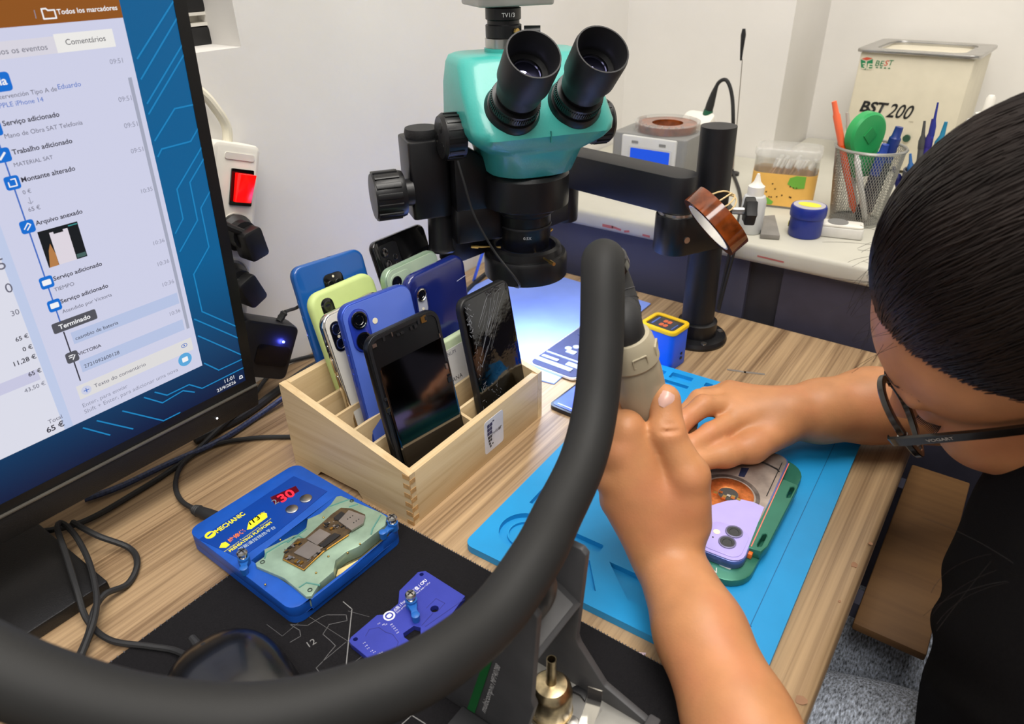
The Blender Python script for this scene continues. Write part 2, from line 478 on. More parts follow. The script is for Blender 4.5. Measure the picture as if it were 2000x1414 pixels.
spoly('tab_strip', [(LX, t2 + .004), (scr(100, 3)[0], t2 + .004), (scr(100, 3)[0], SHT - .008), (LX, SHT - .008)], scr_mat('bar2', (112, 44, 10)), -0.00035, False)
lp = scr(75, 700)[0]
spoly('left_page', [(LX, wb), (lp, wb), (lp, wt), (LX, wt)], scr_mat('page2', (226, 227, 240)), -0.0004, False)
pe = scr(92, 690)[0]
spoly('page_gap', [(lp, wb), (pe, wb), (pe, wt - 0.0), (lp, wt)], scr_mat('gap', (196, 208, 238)), -0.0004, False)
spoly('row_band', [(LX, scr(70, 745)[1]), (lp - 0.003, scr(70, 745)[1]), (lp - 0.003, scr(70, 722)[1]), (LX, scr(70, 722)[1])], scr_mat('band', (206, 206, 232)), -0.0003, False)
th = scr(114, 104)[1]
spoly('tab_header', [(LX, th), (scr(114, 104)[0], th), (scr(114, 104)[0], scr(106, 71)[1]), (LX, scr(106, 71)[1])], scr_mat('tabh', (222, 219, 230)), -0.0003, False)
srect('active_tab', (114, 104), (219, 56), scr_mat('tab', (243, 241, 238)), -0.0003)
sb0, sb1 = scr(264, 150), scr(372, 640)
spoly('scroll_bar', [(sb1[0] - .003, sb1[1]), (sb1[0] - 0.0005, sb1[1]), (sb1[0] - 0.0005, sb0[1]), (sb1[0] - .003, sb0[1])], scr_mat('scroll', (168, 172, 192)), -0.0003, False)
bar_m = scr_mat('cbar', (188, 201, 234))
for a_, b_ in (((145.6, 672.6), (346, 571.6)), ((162, 727.6), (356.5, 623.6))): srect('comment_bar', a_, b_, bar_m, -0.0003)
srect('comment_input', (157.5, 781), (373, 659), scr_mat('input', (228, 226, 226)), -0.0003)
dk_t, gr_t, bl_t, wh_t, pale_t = scr_mat('ink', (52, 50, 62)), scr_mat('grey', (104, 104, 120)), scr_mat('blue', (70, 112, 198)), scr_mat('white', (250, 250, 252)), scr_mat('pale', (150, 152, 172))
def stext(body, a, b, m, bold=0.0, z=-0.0002, hk=1.0):
    (x0, y0), (x1, y1) = scr(*a), scr(*b)
    text('text', body, m, scrn, Matrix.Translation((x0, (y0 + y1) / 2, z)), width=max(0.004, x1 - x0), bold=bold)
for row in (('Todos los marcadores', (113, 29), (230, 18.7), wh_t, .015), ('ios os eventos', (0, 107), (94, 97), gr_t, 0), ('Comentários', (130, 89), (207, 79), dk_t, 0),
            ('09:51', (216, 126), (241, 122), pale_t, 0), ('09:51', (233, 200), (258, 195), pale_t, 0), ('09:51', (244, 251), (270, 246), pale_t, 0), ('09:51', (257, 300), (281, 295), pale_t, 0),
            ('10:35', (277, 377), (299, 373), pale_t, 0), ('10:36', (301, 479.5), (322, 472), pale_t, 0), ('10:36', (309.5, 521), (331, 512), pale_t, 0), ('10:36', (319, 560.6), (340.6, 552), pale_t, 0), ('10:36', (333, 617), (353, 609), pale_t, 0),
            ('tervención Tipo A de', (0, 195), (112, 177), gr_t, 0), ('Eduardo', (114.5, 175), (159, 168), bl_t, 0), ('PPLE iPhone 14', (0, 212), (86, 198), bl_t, 0),
            ('Serviço adicionado', (7, 247), (117, 227), dk_t, .018), ('Mano de Obra SAT Telefonía', (11, 272), (162, 242), gr_t, 0), ('Trabalho adicionado', (26, 303.5), (142, 278), dk_t, .018), ('MATERIAL SAT', (29, 327), (104.5, 310), gr_t, 0),
            ('Montante alterado', (43.6, 357), (147.6, 332), dk_t, .018), ('0 €', (46, 380), (62, 376), gr_t, 0), ('65 €', (57, 414), (80, 408), gr_t, 0), ('Arquivo anexado', (71, 441), (162, 416), dk_t, .018),
            ('Serviço adicionado', (106, 549), (200, 518), dk_t, .018), ('TIEMPO', (107.5, 570), (146, 557), gr_t, 0), ('Serviço adicionado', (120, 593), (212, 561), dk_t, .018), ('Atendido por Victoria', (123, 613), (219, 578), gr_t, 0),
            ('caambio de bateria', (148.6, 665), (231.7, 632.5), dk_t, 0), ('VICTORIA', (153.6, 695), (198.5, 677), dk_t, .015), ('2721092600128', (166, 719.6), (234, 690.5), dk_t, 0),
            ('Texto do comentário', (186, 759), (285, 713), gr_t, 0), ('Enter, para enviar', (163, 796), (250, 757), pale_t, 0), ('Shift + Enter, para adicionar uma nova', (167, 810), (348, 723), pale_t, 0),
            ('5', (0, 528), (7, 526), gr_t, 0), ('0', (14, 573), (22, 571), gr_t, 0), ('30', (24, 619), (39, 612), gr_t, 0), ('65 €', (32, 668), (57, 659), dk_t, .015), ('0 €', (46, 687), (65, 680), dk_t, .015),
            ('11,28 €', (29, 716), (72, 699), dk_t, .015), ('65 €', (57, 736), (82, 726), dk_t, .015), ('43,50 €', (49, 767), (90, 752), gr_t, 0), ('Total', (95, 827), (123, 818), gr_t, 0), ('65 €', (93, 846), (127, 831), dk_t, .02),
            ('11:01', (440, 749), (458, 739), wh_t, 0), ('23/9/2026', (425, 767), (461, 748), wh_t, 0)):
    stext(*row)
ico = scr_mat('icon', (10, 112, 214)); icg = scr_mat('badge', (84, 84, 92))
# timeline with its icons
def sline(name, pts, m, wd, z): return MB().ribbon([scr(*p) for p in pts], wd, z).build(name, m, scrn, smooth=False)
tl = scr(54, 443)[0]
yb = [scr(u, v)[1] for u, v in ((8, 303), (26, 357), (54, 443), (91, 552), (106, 597))]
MB().ribbon([(tl, scr(4, 250)[1]), (tl, scr(117, 640)[1])], 0.0009, -0.00025).build('timeline', bl_t, scrn, smooth=False)
MB().ribbon([(tl, scr(122, 650)[1]), (tl, scr(154, 745)[1])], 0.0009, -0.00025).build('timeline', dk_t, scrn, smooth=False)
def icon_sq(x, y, r, m): return MB().add([(a, b, -0.00015) for a, b in rrect(2 * r, 2 * r, r * 0.4, 3, x, y)], [tuple(range(16))]).build('icon', m, scrn, smooth=False)
def glyph(pts, wd=0.0007): return MB().ribbon(pts, wd, -0.0001).build('icon_glyph', wh_t, scrn, smooth=False)
ir = 0.0042
for k, y in enumerate(yb):
    icon_sq(tl, y, ir, ico); q = ir * 0.5
    if k == 0: glyph([(tl - q, y - q), (tl + q * .6, y + q * .6)], .0012)
    if k == 1: glyph([(tl - q, y + q * .3), (tl - q, y - q), (tl + q, y - q), (tl + q, y + q), (tl - q * .2, y + q)])
    if k == 2: glyph([(tl - q, y - q * .5), (tl + q * .3, y + q), (tl + q, y + q * .4), (tl - q * .3, y - q)])
    if k > 2: MB().add([(a, b, -0.0001) for a, b in rrect(ir * 1.3, ir * .9, .0006, 2, tl, y)], [tuple(range(12))]).build('icon_glyph', wh_t, scrn, smooth=False)
y0_ = scr(8, 303)[1] + (scr(26, 357)[1] - scr(26, 357)[1]); yy = scr(0, 250)[1]
icon_sq(tl, yy, ir, ico)
x_, y_ = scr(140, 698); icon_sq(tl, y_, ir, icg); glyph([(tl - .002, y_ + .0015), (tl + .001, y_ + .0015)]); glyph([(tl - .002, y_), (tl, y_)]); glyph([(tl, y_ - .002), (tl + .002, y_ + .001)])
a_, b_ = scr(0, 172), scr(18, 147); MB().add([(p, q, -0.0002) for p, q in rrect(0.03, 0.0105, .002, 3, b_[0] - .015, (a_[1] + b_[1]) / 2)], [tuple(range(16))]).build('badge', ico, scrn, smooth=False)
stext('ia', (1, 167), (10, 165), wh_t, .02, -0.0001)
(x0, y0), (x1, y1) = scr(112, 650), scr(181, 608)
MB().add([(p, q, -0.0002) for p, q in rrect(x1 - x0 + .004, 0.0078, .0012, 3, (x0 + x1) / 2, (scr(108, 636)[1] + scr(185, 620)[1]) / 2)], [tuple(range(16))]).build('badge', icg, scrn, smooth=False)
stext('Terminado', (117, 645), (177, 620), wh_t, .02, -0.0001)
# attached picture
(x0, y1), (x1, y0) = scr(73, 454), scr(171, 499)
y1, y0 = (scr(73, 454)[1] + scr(152, 432)[1]) / 2, (scr(96, 525)[1] + scr(171, 499)[1]) / 2
W_, H_ = x1 - x0, y1 - y0
def sub(name, fx0, fy0, fx1, fy1, m, z): spoly(name, [(x0 + W_ * fx0, y0 + H_ * fy0), (x0 + W_ * fx1, y0 + H_ * fy0), (x0 + W_ * fx1, y0 + H_ * fy1), (x0 + W_ * fx0, y0 + H_ * fy1)], m, z, False)
sub('attached_photo', 0, 0, 1, 1, scr_mat('photo', (14, 20, 26)), -0.0003)
sub('photo_detail', .26, 0, .72, .9, scr_mat('photo_w', (228, 220, 230)), -0.00025)
sub('photo_detail', .36, .84, .6, .93, scr_mat('photo', (14, 20, 26)), -0.0002)
spoly('photo_detail', [(x0 + W_ * .02, y0), (x0 + W_ * .25, y0), (x0 + W_ * .26, y0 + H_ * .3), (x0 + W_ * .2, y0 + H_ * .62), (x0 + W_ * .12, y0 + H_ * .45)], scr_mat('photo_h', (186, 128, 74)), -0.0002, False)
sub('photo_detail', .74, .03, .98, .14, scr_mat('photo_g', (70, 100, 96)), -0.0002)
sub('photo_detail', .75, .93, .98, .96, scr_mat('photo_t', (60, 150, 150)), -0.0002)
# round chat button, plus sign, eye, arrow, folder
x_, y_ = scr(361.6, 702); MB().add([(p, q, -0.0001) for p, q in circ(0.0058, 24, x_, y_)], [tuple(range(24))]).build('chat_button', scr_mat('chat', (92, 172, 226)), scrn, smooth=False)
MB().add([(p, q, 0.0) for p, q in rrect(.005, .0042, .0006, 2, x_, y_)], [tuple(range(12))]).build('icon_glyph', wh_t, scrn, smooth=False)
x_, y_ = scr(169, 762); MB().add([(p, q, -0.0002) for p, q in circ(0.0036, 20, x_, y_)], [tuple(range(20))]).build('plus_button', scr_mat('plusb', (208, 212, 236)), scrn, smooth=False)
MB().ribbon([(x_ - .0017, y_), (x_ + .0017, y_)], .0006, -.0001).ribbon([(x_, y_ - .0017), (x_, y_ + .0017)], .0006, -.0001).build('icon_glyph', bl_t, scrn, smooth=False)
x_, y_ = scr(360, 675); MB().ribbon([(x_ + .0024 * math.cos(t), y_ + .0015 * math.sin(t)) for t in [i * .45 for i in range(15)]], .0005, -.0001).add([(p, q, -.0001) for p, q in circ(.0007, 8, x_, y_)], [tuple(range(8))]).build('icon_glyph', bl_t, scrn, smooth=False)
x_, y_ = scr(59, 392); MB().ribbon([(x_, y_ + .002), (x_, y_ - .002)], .0004, -.0002).ribbon([(x_ - .0015, y_ - .0008), (x_, y_ - .002), (x_ + .0015, y_ - .0008)], .0004, -.0002).build('icon_glyph', pale_t, scrn, smooth=False)
x_, y_ = scr(96, 27); MB().ribbon([(x_ - .0035, y_ - .0025), (x_ - .0035, y_ + .0028), (x_ - .001, y_ + .0028), (x_ - .0002, y_ + .0018), (x_ + .0035, y_ + .0018), (x_ + .0035, y_ - .0025), (x_ - .0035, y_ - .0025)], .0008, -.0002).build('icon_glyph', wh_t, scrn, smooth=False)
MB().ribbon([scr(67, 20), scr(71, 36)], .0004, -.0002).build('icon_glyph', pale_t, scrn, smooth=False)
x_, y_ = scr(471, 737); MB().ribbon([(x_ - .0015, y_ - .001), (x_ - .001, y_ + .0015), (x_ + .001, y_ + .0015), (x_ + .0015, y_ - .001), (x_ - .0015, y_ - .001)], .0008, -.0002).build('icon_glyph', wh_t, scrn, smooth=False)
# circuit-like line art of the wallpaper
c1 = lambda p: (p[0] * .29708, p[1] * .29708)
c2 = lambda p: (p[0] * .29708, 380 + p[1] * .29708)
cy_m = scr_mat('circuit', (24, 132, 192))
for pts in ([c1(p) for p in ((1160, -20), (905, 385))], [c1(p) for p in ((1180, 95), (930, 520))], [c1(p) for p in ((1215, 270), (970, 680))], [c1(p) for p in ((1225, 335), (980, 750))],
            [c1(p) for p in ((1290, 685), (1150, 715), (1020, 925))], [c1(p) for p in ((1310, 835), (1255, 930), (1065, 980), (1040, 1030))],
            [c1((1335, 955)), c1((1165, 1245)), c2((1205, 160)), c2((1155, 255))], [c1((1350, 1030)), c1((1250, 1200)), c2((1300, 170)), c2((1185, 375))],
            [c1((1390, 1245)), c2((1322, 90)), c2((1375, 345)), c2((1275, 525)), c2((1330, 770)), c2((1560, 870))], [c2(p) for p in ((1280, 820), (1570, 945))], [c2(p) for p in ((1305, 930), (1590, 1055))],
            [c2(p) for p in ((1345, 1110), (1440, 1155), (1600, 1080))], [c2(p) for p in ((1020, 1300), (1100, 1320), (1245, 1250), (1330, 1275), (1610, 1135))], [c2(p) for p in ((950, 1335), (1070, 1370), (1205, 1290), (1280, 1300))],
            [(240, 803), (320, 822), (352, 806)], [(190, 822), (260, 838)], [(163, 836), (215, 850)], ):
    sline('line_art', pts, cy_m, 0.0011, -0.0003)

# ================================================================ things along the left wall
# wiring box in the wall recess: black breakers between pale rails
nb = thing('wiring_box', 'pale wiring box with black breakers in the wall recess', 'wiring box', T(WX - 0.09, 0.39, nz0 + 0.001))
ni = nb.matrix_world.inverted(); XB = WX - 0.045
def nbp(u, v): p = ni @ PX(u, v, XB); return p
yl = ny0 + .002 - .39
yr = nbp(414, 60).y
MB().box((0.0, yl, 0.004), (0.012, yr - .004, 0.135)).build('case', M_whitepl, nb, bevel=0.002)
for v0, v1, u in ((88, 49, 421), (22, -30, 414)):
    MB().box((0.012, yl, nbp(u, v0).z), (0.045, nbp(u, (v0 + v1) / 2).y, nbp(u, v1).z)).build('breaker', M_black, nb, bevel=0.003)
for v in (45, 24):
    MB().box((0.012, yl, nbp(414, v).z - .0016), (0.044, nbp(416, v).y, nbp(414, v).z + .0012)).build('rail', M_whitepl, nb)
MB().box((0.012, yl, nbp(414, 43).z), (0.030, nbp(406, 35).y, nbp(414, 26).z)).build('terminal', M_whitepl, nb)
e0 = nbp(421, 66); MB().tube([(0.04, e0.y - .002, e0.z), (0.041, e0.y + .003, e0.z - .0005), (0.036, e0.y + .006, e0.z - .003)], 0.0009, 6).build('wire', M_black, nb)

# power strip hanging on the wall, leaning a little
pc, pd_ = PX(428, 272, WX), PX(408, 572, WX)
dirn = (pd_ - pc).normalized(); side = Vector((1, 0, 0)).cross(dirn).normalized()
if side.y < 0: side = -side
ps = thing('power_strip', 'white power strip with a lit red switch hanging on the wall', 'power strip', frame(side, -dirn, Vector((1, 0, 0)), pc))
PSW = (PX(506, 305, WX + .025) - PX(412, 285, WX + .025)).length * 0.98
MB().prism(rrect(PSW, 0.205, 0.006, 4, 0, -0.1025), 0.0015, 0.030, inset=0.004).build('body', M_whitepl, ps)
MB().prism(rrect(PSW * .62, 0.006, 0.002, 3, 0.002, -0.012), 0.0295, 0.0308).build('ridge', M_whitepl, ps)
MB().prism(rrect(0.024, 0.034, 0.001, 2, 0.006, -0.040), 0.0295, 0.0315).build('switch_frame', M_blacks, ps)
sw = MB().prism([(-0.0135, 0.0), (0.0135, 0.0), (0.0135, 0.010), (-0.0135, 0.005)], -0.0085, 0.0085, frame((0, 1, 0), (0, 0, 1), (1, 0, 0), (0.006, -0.040, 0.031)))
sw.build('rocker_switch', mat('lit_red_plastic', (214, 12, 10), 0.2, var=0.02, emit=0.9, ecol=(255, 12, 8), coat=0.3), ps, bevel=0.0008)
for i, y in enumerate((-0.082, -0.126, -0.170)):
    MB().ring(circ(0.0185, 28, 0.004, y), circ(0.0165, 28, 0.004, y), 0.0295, 0.031).build('socket', M_whitepl, ps)
    MB().prism(circ(0.0165, 24, 0.004, y), 0.0298, 0.0303).build('socket_well', mat('grey_plastic', (150, 148, 145), 0.5), ps)
# white supply cord
pts = [ps.matrix_world @ Vector(p) for p in ((-.002, -0.004, 0.016), (-.004, 0.012, 0.016), (-0.016, 0.026, 0.017), (-0.035, 0.04, 0.016), (-0.07, 0.05, 0.012))]
tag(MB().tube(smooth_path(pts), 0.0045, 10).build('supply_cord', mat('cream_cord', (226, 220, 200), 0.45), None), 'cream supply cord entering the top of the power strip', 'cord')
# black plugs in the strip
for i, (y, lab) in enumerate(((-0.083, 'black mains plug just below the red switch'), (-0.130, 'black mains plug lower down the power strip'))):
    M = ps.matrix_world @ Matrix.Translation((0.0, y, 0.0303)) @ Matrix.Rotation(R(28 if i == 0 else 40), 4, 'Z')
    t = thing('mains_plug', lab, 'plug', M, 'black plugs in the power strip')
    MB().lathe([(0.017, 0), (0.0175, 0.006), (0.0135, 0.010), (0.013, 0.018), (0.001, 0.0185)], 20, Matrix.Translation((0.002, 0, 0))).build('face', M_black, t)
    MB().prism(rrect(0.021, 0.030, 0.004, 3, 0.003, -0.008), 0.008, 0.030, inset=0.002).build('grip', M_black, t)
    MB().tube([(0, 0.004, 0.02), (-0.012, 0.016, 0.02), (-0.028, 0.036, 0.016), (-0.05, 0.05, 0.014)], 0.0035, 8).build('cord', M_rubber, t)

# black power adapter with a blue light, leaning between monitor and wall
ad = thing('power_adapter', 'black power adapter with a glowing blue light beside the monitor', 'adapter', frame(Vector((0.35, 0.78, -0.30)).normalized(), Vector((-0.1, 0.0, 1)).normalized(), Vector((0.9, -0.35, 0.1)).normalized(), (-0.585, 0.375, 0.040)))
x = Vector((0.25, 0.80, -0.42)).normalized(); z = Vector((0.90, -0.38, 0.10)); z = (z - x * z.dot(x)).normalized(); y = z.cross(x)
ad.matrix_world = frame(x, y, z, PX(514, 668, -0.583))
MB().prism(rrect(0.060, 0.060, 0.007, 4, 0, -.006), -0.016, 0.010, inset=0.003).build('body', mat('adapter_black', (20, 20, 24), 0.4), ad)
MB().prism(rrect(0.034, 0.022, 0.004, 3, 0.008, -0.010), 0.0095, 0.0115).build('faceplate', M_blacks, ad)
lq = ad.matrix_world.inverted() @ PX(549, 653, -0.578)
MB().sphere((0.016, 0.006, 0.0105), 0.0014, 10, 6).build('status_light', glow('blue_led', (90, 110, 255), 14.0), ad)
bl = bpy.data.lights.new('adapter_glow', 'POINT'); bl.energy = 0.02; bl.color = (0.08, 0.1, 1.0); bl.shadow_soft_size = 0.002
blo = bpy.data.objects.new('adapter_glow', bl); COL.objects.link(blo); blo.parent = ad; blo.location = (0.016, 0.006, 0.0145)
MB().tube(smooth_path([(0.012, 0.024, -0.003), (0.016, 0.034, -0.004)], 5), [0.0040, 0.0034, 0.0040, 0.0034, 0.0040, 0.0028], 8).build('strain_relief', M_rubber, ad)

# ---------------------------------------------------------------- loose cables on the desk
def cable(name, label, pts, r, m=None, cat='cable', n=8, group=None):
    return tag(MB().tube(smooth_path(pts, 8), r, n).build(name, m or M_rubber, None), label, cat, group)
c = 0.0022
cable('adapter_cable', 'thin black cable running from the adapter behind the blue phone', [ad.matrix_world @ Vector((0.016, 0.034, -0.004)), PX(575, 603, -0.595), PX(600, 598, -0.59), PZ(640, 640, .02), PZ(650, 690, 0.003)], 0.0018)
cable('power_cable', 'black cable curving across the desk below the adapter', [PZ(480, 800, .003), PZ(515, 745, .003), PZ(545, 715, .003), PZ(592, 699, .003), PZ(640, 690, .003)], 0.0022)
cable('thick_cable', 'thick black cable passing behind the phone box', [PZ(380, 860, .0045), PZ(470, 815, .0045), PZ(540, 765, .0045), PZ(600, 722, .0045), PZ(660, 690, .0045)], 0.0042)
cable('usb_cable', 'dark blue braided cable lying on the wood in front of the monitor', [PZ(165, 975, .004), PZ(235, 950, .004), PZ(330, 905, .004), PZ(430, 860, .004), PZ(500, 815, .004), PZ(560, 772, .0095), PZ(610, 735, .0095)], 0.0028, mat('braided_blue', (44, 56, 92), 0.4, var=0.35, vscale=500))
cable('heater_cable', 'black cable from the blue heating platform curling behind it', [PZ(425, 1012, .011), PZ(385, 997, .007), PZ(352, 975, .0045), PZ(343, 940, .003), PZ(362, 900, .003), PZ(420, 868, .003), PZ(500, 855, .003), PZ(575, 853, .003)], 0.0022)
cable('signal_cable', 'black cable sagging below the monitor edge', [PZ(60, 1042, .004), PZ(160, 1020, .004), PZ(260, 965, .0025), PZ(360, 900, .0025), PZ(430, 835, .0085), PZ(470, 800, .012)], 0.0025)
cable('looped_cable', 'black cable looping beside the monitor stand', [PZ(142, 1020, .016), PZ(190, 1046, .016), PZ(252, 1070, .0045), PZ(268, 1100, .004), PZ(250, 1140, .003), PZ(206, 1160, .010), PZ(185, 1190, .010), PZ(172, 1240, .003), PZ(150, 1290, .003), PZ(120, 1340, .003)], 0.0024)
MOUSE = PZ(376, 1286, .012)
cable('mouse_cable', 'black mouse cable looping up over the monitor stand', [PZ(130, 1330, .003), PZ(155, 1290, .008), PZ(188, 1190, .0145), PZ(178, 1110, .016), PZ(150, 1050, .016), PZ(122, 1022, .019), PZ(112, 1032, .022), PZ(128, 1080, .019), PZ(150, 1150, .016), PZ(170, 1210, .006), PZ(215, 1250, .0046), PZ(290, 1262, .0046), PZ(340, 1270, .0055), MOUSE], 0.0022)
pg = thing('cable_plug', 'black plug of the heater cable in the blue platform', 'plug', frame((MH), Vector((-1, 0, 0)), (0, 0, 1), PZ(408, 1003, .011)))
A, B = PZ(385, 997, .0095), PZ(432, 1016, .0115)
pg.matrix_world = Matrix.Translation(A) @ basis(B - A)
L_ = (B - A).length
MB().lathe([(0.0028, -0.006), (0.003, 0.0), (0.0046, 0.003), (0.0055, L_ * .5), (0.0058, L_), (0.001, L_ + .0005)], 14).build('body', M_rubber, pg)
for k in range(3): MB().lathe([(0.0034 + .0006 * k, -0.004 + k * .0025), (0.0042 + .0005 * k, -0.003 + k * .0025), (0.0034 + .0006 * k, -0.002 + k * .0025)], 12).build('rib', M_rubber, pg)
# ================================================================ pine phone box
M_pine = wood('pine', (222, 198, 156), (196, 166, 120), scale=(5, 90, 90), rough=0.5, fine=0.25, pos=(0.3, 0.7))
M_pine_y = wood('pine_front', (222, 198, 156), (198, 168, 122), scale=(90, 5, 90), rough=0.5, fine=0.25, pos=(0.3, 0.7))
M_pine_e = mat('pine_end_grain', (188, 146, 92), 0.6, var=0.12, vscale=300)
BXR = R(0.94)
BL_, BW_ = 0.1928, 0.146     # along the desk's length, front to back
FH, BH = 0.0525, 0.088
# local: x = towards the user (front face at x=0), y = along the box, z up
bx_o = PZ(808.8, 1027.6)
box = thing('phone_box', 'pine organiser box full of upright phones', 'box', T(bx_o.x, bx_o.y, 0, R(0.6)))
t_ = 0.007
MB().box((-t_, t_, 0.0), (0, BL_ - t_, FH)).build('front_board', M_pine_y, box, bevel=0.0006)
MB().box((-BW_, t_, 0.0), (-BW_ + t_, BL_ - t_, BH)).build('back_board', M_pine_y, box, bevel=0.0006)
side_poly = [(0, 0), (0, FH), (-BW_, BH), (-BW_, 0), (-BW_ * .80, 0), (-BW_ * .76, 0.007), (-BW_ * .44, 0.007), (-BW_ * .40, 0)]
for y in (0.0, BL_ - t_):
    MB().prism(side_poly, 0, t_, frame((1, 0, 0), (0, 0, 1), (0, -1, 0), (0, y + t_, 0))).build('side_board', M_pine, box)
MB().box((-BW_ + t_, t_, 0.002), (-t_, BL_ - t_, 0.005)).build('floor_board', M_pine_y, box)
# finger joints on the near corner
nf = 11
for k in range(nf):
    z0 = FH * k / nf; z1 = FH * (k + 1) / nf
    if k % 2 == 0: MB().box((-t_ + .0002, -0.00025, z0), (0.00005, 0.001, z1 - .0004)).build('finger_joint', M_pine_e, box)
    else: MB().box((-0.001, 0.0002, z0), (0.00025, t_ - .0002, z1 - .0004)).build('finger_joint', M_pine_e, box)
def topz(x): return FH + (BH - FH) * (-x) / BW_
pitch_ = (BW_ - 2 * t_) / 6
yc = BL_ / 2
for k in range(1, 6):
    x = -t_ - pitch_ * k
    for (ya, yb_) in ((t_, yc - .0015), (yc + .0015, BL_ - t_)):
        MB().box((x - .0015, ya, 0.005), (x + .0015, yb_, topz(x) - 0.010)).build('row_divider', M_pine_y, box, bevel=0.0004)
MB().prism([(-t_, 0.005), (-t_, topz(-t_) - .010), (-BW_ + t_, topz(-BW_ + t_) - .010), (-BW_ + t_, 0.005)], -.0015, .0015, frame((1, 0, 0), (0, 0, 1), (0, -1, 0), (0, yc, 0))).build('centre_divider', M_pine, box)
# sticker with its pixel logo
st = MB().prism(rrect(0.0285, 0.0355, 0.003, 4), 0, 0.0003, frame((0, 1, 0), (0, 0, 1), (1, 0, 0), (0.0, 0.1125, 0.0275))).build('sticker', mat('sticker_white', (214, 214, 222), 0.4), box)
M_navy = mat('navy_print', (42, 42, 84), 0.5, var=0.0); M_dkp = mat('dark_print', (46, 46, 52), 0.5, var=0.0)
lg = MB()
SF = frame((0, 1, 0), (0, 0, 1), (1, 0, 0), (0.0005, 0.1125, 0.0275))
for (x, y, w_, h_) in ((-.0105, .0115, .004, .004), (-.0065, .0115, .004, .004), (-.0105, .0072, .004, .004), (-.0065, .0072, .0035, .004), (-.0025, .0135, .003, .002), (-.0105, .003, .0037, .004), (-.0068, .003, .0037, .004)):
    lg.add([(a, b, 0) for a, b in rrect(w_ - .0004, h_ - .0004, .0004, 2, x + w_ / 2, y)], [tuple(range(12))], SF)
lg.build('logo_print', M_navy, st, smooth=False)
lg = MB()
for (x, y, w_, h_) in ((-.0100, -.0015, .0034, .0034), (-.0066, -.0015, .003, .0034), (-.0092, -.0052, .003, .003), (-.0062, -.0052, .0026, .003), (-.0085, -.0086, .0028, .0028), (-.0072, -.012, .0024, .003), (-.0040, -.0105, .0024, .002)):
    lg.add([(a, b, 0) for a, b in rrect(w_ - .0004, h_ - .0004, .0004, 2, x + w_ / 2, y)], [tuple(range(12))], SF)
lg.build('logo_print', M_dkp, st, smooth=False)
text('lettering', 'rade', mat('grey_print', (120, 120, 130), 0.5, var=0.0), st, SF @ Matrix.Translation((-.0035, -.0012, 0.0)), width=0.0095)
text('lettering', 'ar', M_dkp, st, SF @ Matrix.Translation((.0063, -.0012, 0.0)), width=0.0052, bold=.02)

# ---------------------------------------------------------------- phones
M_glassblk = mat('black_glass', (8, 8, 10), 0.06, var=0.0, coat=0.6)
M_lens = mat('lens_glass', (10, 11, 16), 0.05, var=0.0, coat=1.0)
def ph_matrix(X0, Y0, tilt, yaw, roll=0.0):
    up = Vector((-math.sin(tilt) * math.cos(yaw), math.sin(tilt) * math.sin(yaw), math.cos(tilt))); wd = Vector((math.sin(yaw), math.cos(yaw), 0))
    up, wd = math.cos(roll) * up - math.sin(roll) * wd, math.cos(roll) * wd + math.sin(roll) * up
    return frame(wd, up, wd.cross(up), (X0, Y0, 0.0062))
def slab(w, l, t, r, name, m, parent, inset=0.0015, z0=None):
    z0 = -t / 2 if z0 is None else z0
    return MB().prism(rrect(w, l, r, 6, 0, l / 2), z0, z0 + t, inset=inset, steps=3).build(name, m, parent)
def lens(parent, x, y, r, h, z, ring=None, m=None):
    o = MB().lathe([(r, z), (r, z + h), (r * .86, z + h + .0003), (r * .8, z + h - .0002)], 24, Matrix.Translation((x, y, 0)), cap=False).build('lens_ring', ring or M_black, parent)
    MB().lathe([(r * .86, z + h - .0001), (r * .55, z + h - .0002), (r * .5, z + h - .0006), (.0001, z + h - .0005)], 24, Matrix.Translation((x, y, 0)), cap=False).build('lens', m or M_lens, o)
    return o
def flash(parent, x, y, r, z): MB().prism(circ(r, 14, x, y), z, z + .0003).build('flash', mat('flash_cream', (244, 236, 210), 0.3, var=0.0), parent)
def buttons(parent, w, l, t, m):
    for y, h in ((l * .80, .007), (l * .69, .013), (l * .58, .013)): MB().prism(rrect(h, .0028, .0012, 3), 0, .0006, frame((0, 1, 0), (0, 0, 1), (-1, 0, 0), (-w / 2, y, 0))).build('side_button', m, parent)

# blue motorola-like phone, back row near side
M_blu = mat('blue_shell', (16, 84, 160), 0.28, var=0.05, vscale=20, coat=0.5)
p = thing('phone', 'tall blue phone with a square black camera, leftmost in the box', 'phone', ph_matrix(-.4605, .3905, R(16), .115, -.03), 'phones in the pine box')
slab(.077, .165, .0088, .010, 'body', M_blu, p, .003)
MB().prism(rrect(.021, .023, .005, 4, -.0005, .139), .0042, .0056, inset=.0008).build('camera_module', M_blacks, p)
for dx, dy in ((-.004, .004), (.004, .004), (-.004, -.004), (.004, -.004)): lens(p, -.0005 + dx, .137 + dy, .0032, .0005, .0054)
flash(p, -.0005, .1475, .0012, .0056)
buttons(p, .077, .165, .0088, M_blu)
MB().prism(rrect(.004, .0014, .0006, 2), 0, .0003, frame((1, 0, 0), (0, 0, 1), (0, -1, 0), (0.004, .1652, 0))).build('top_mic', M_black, p)
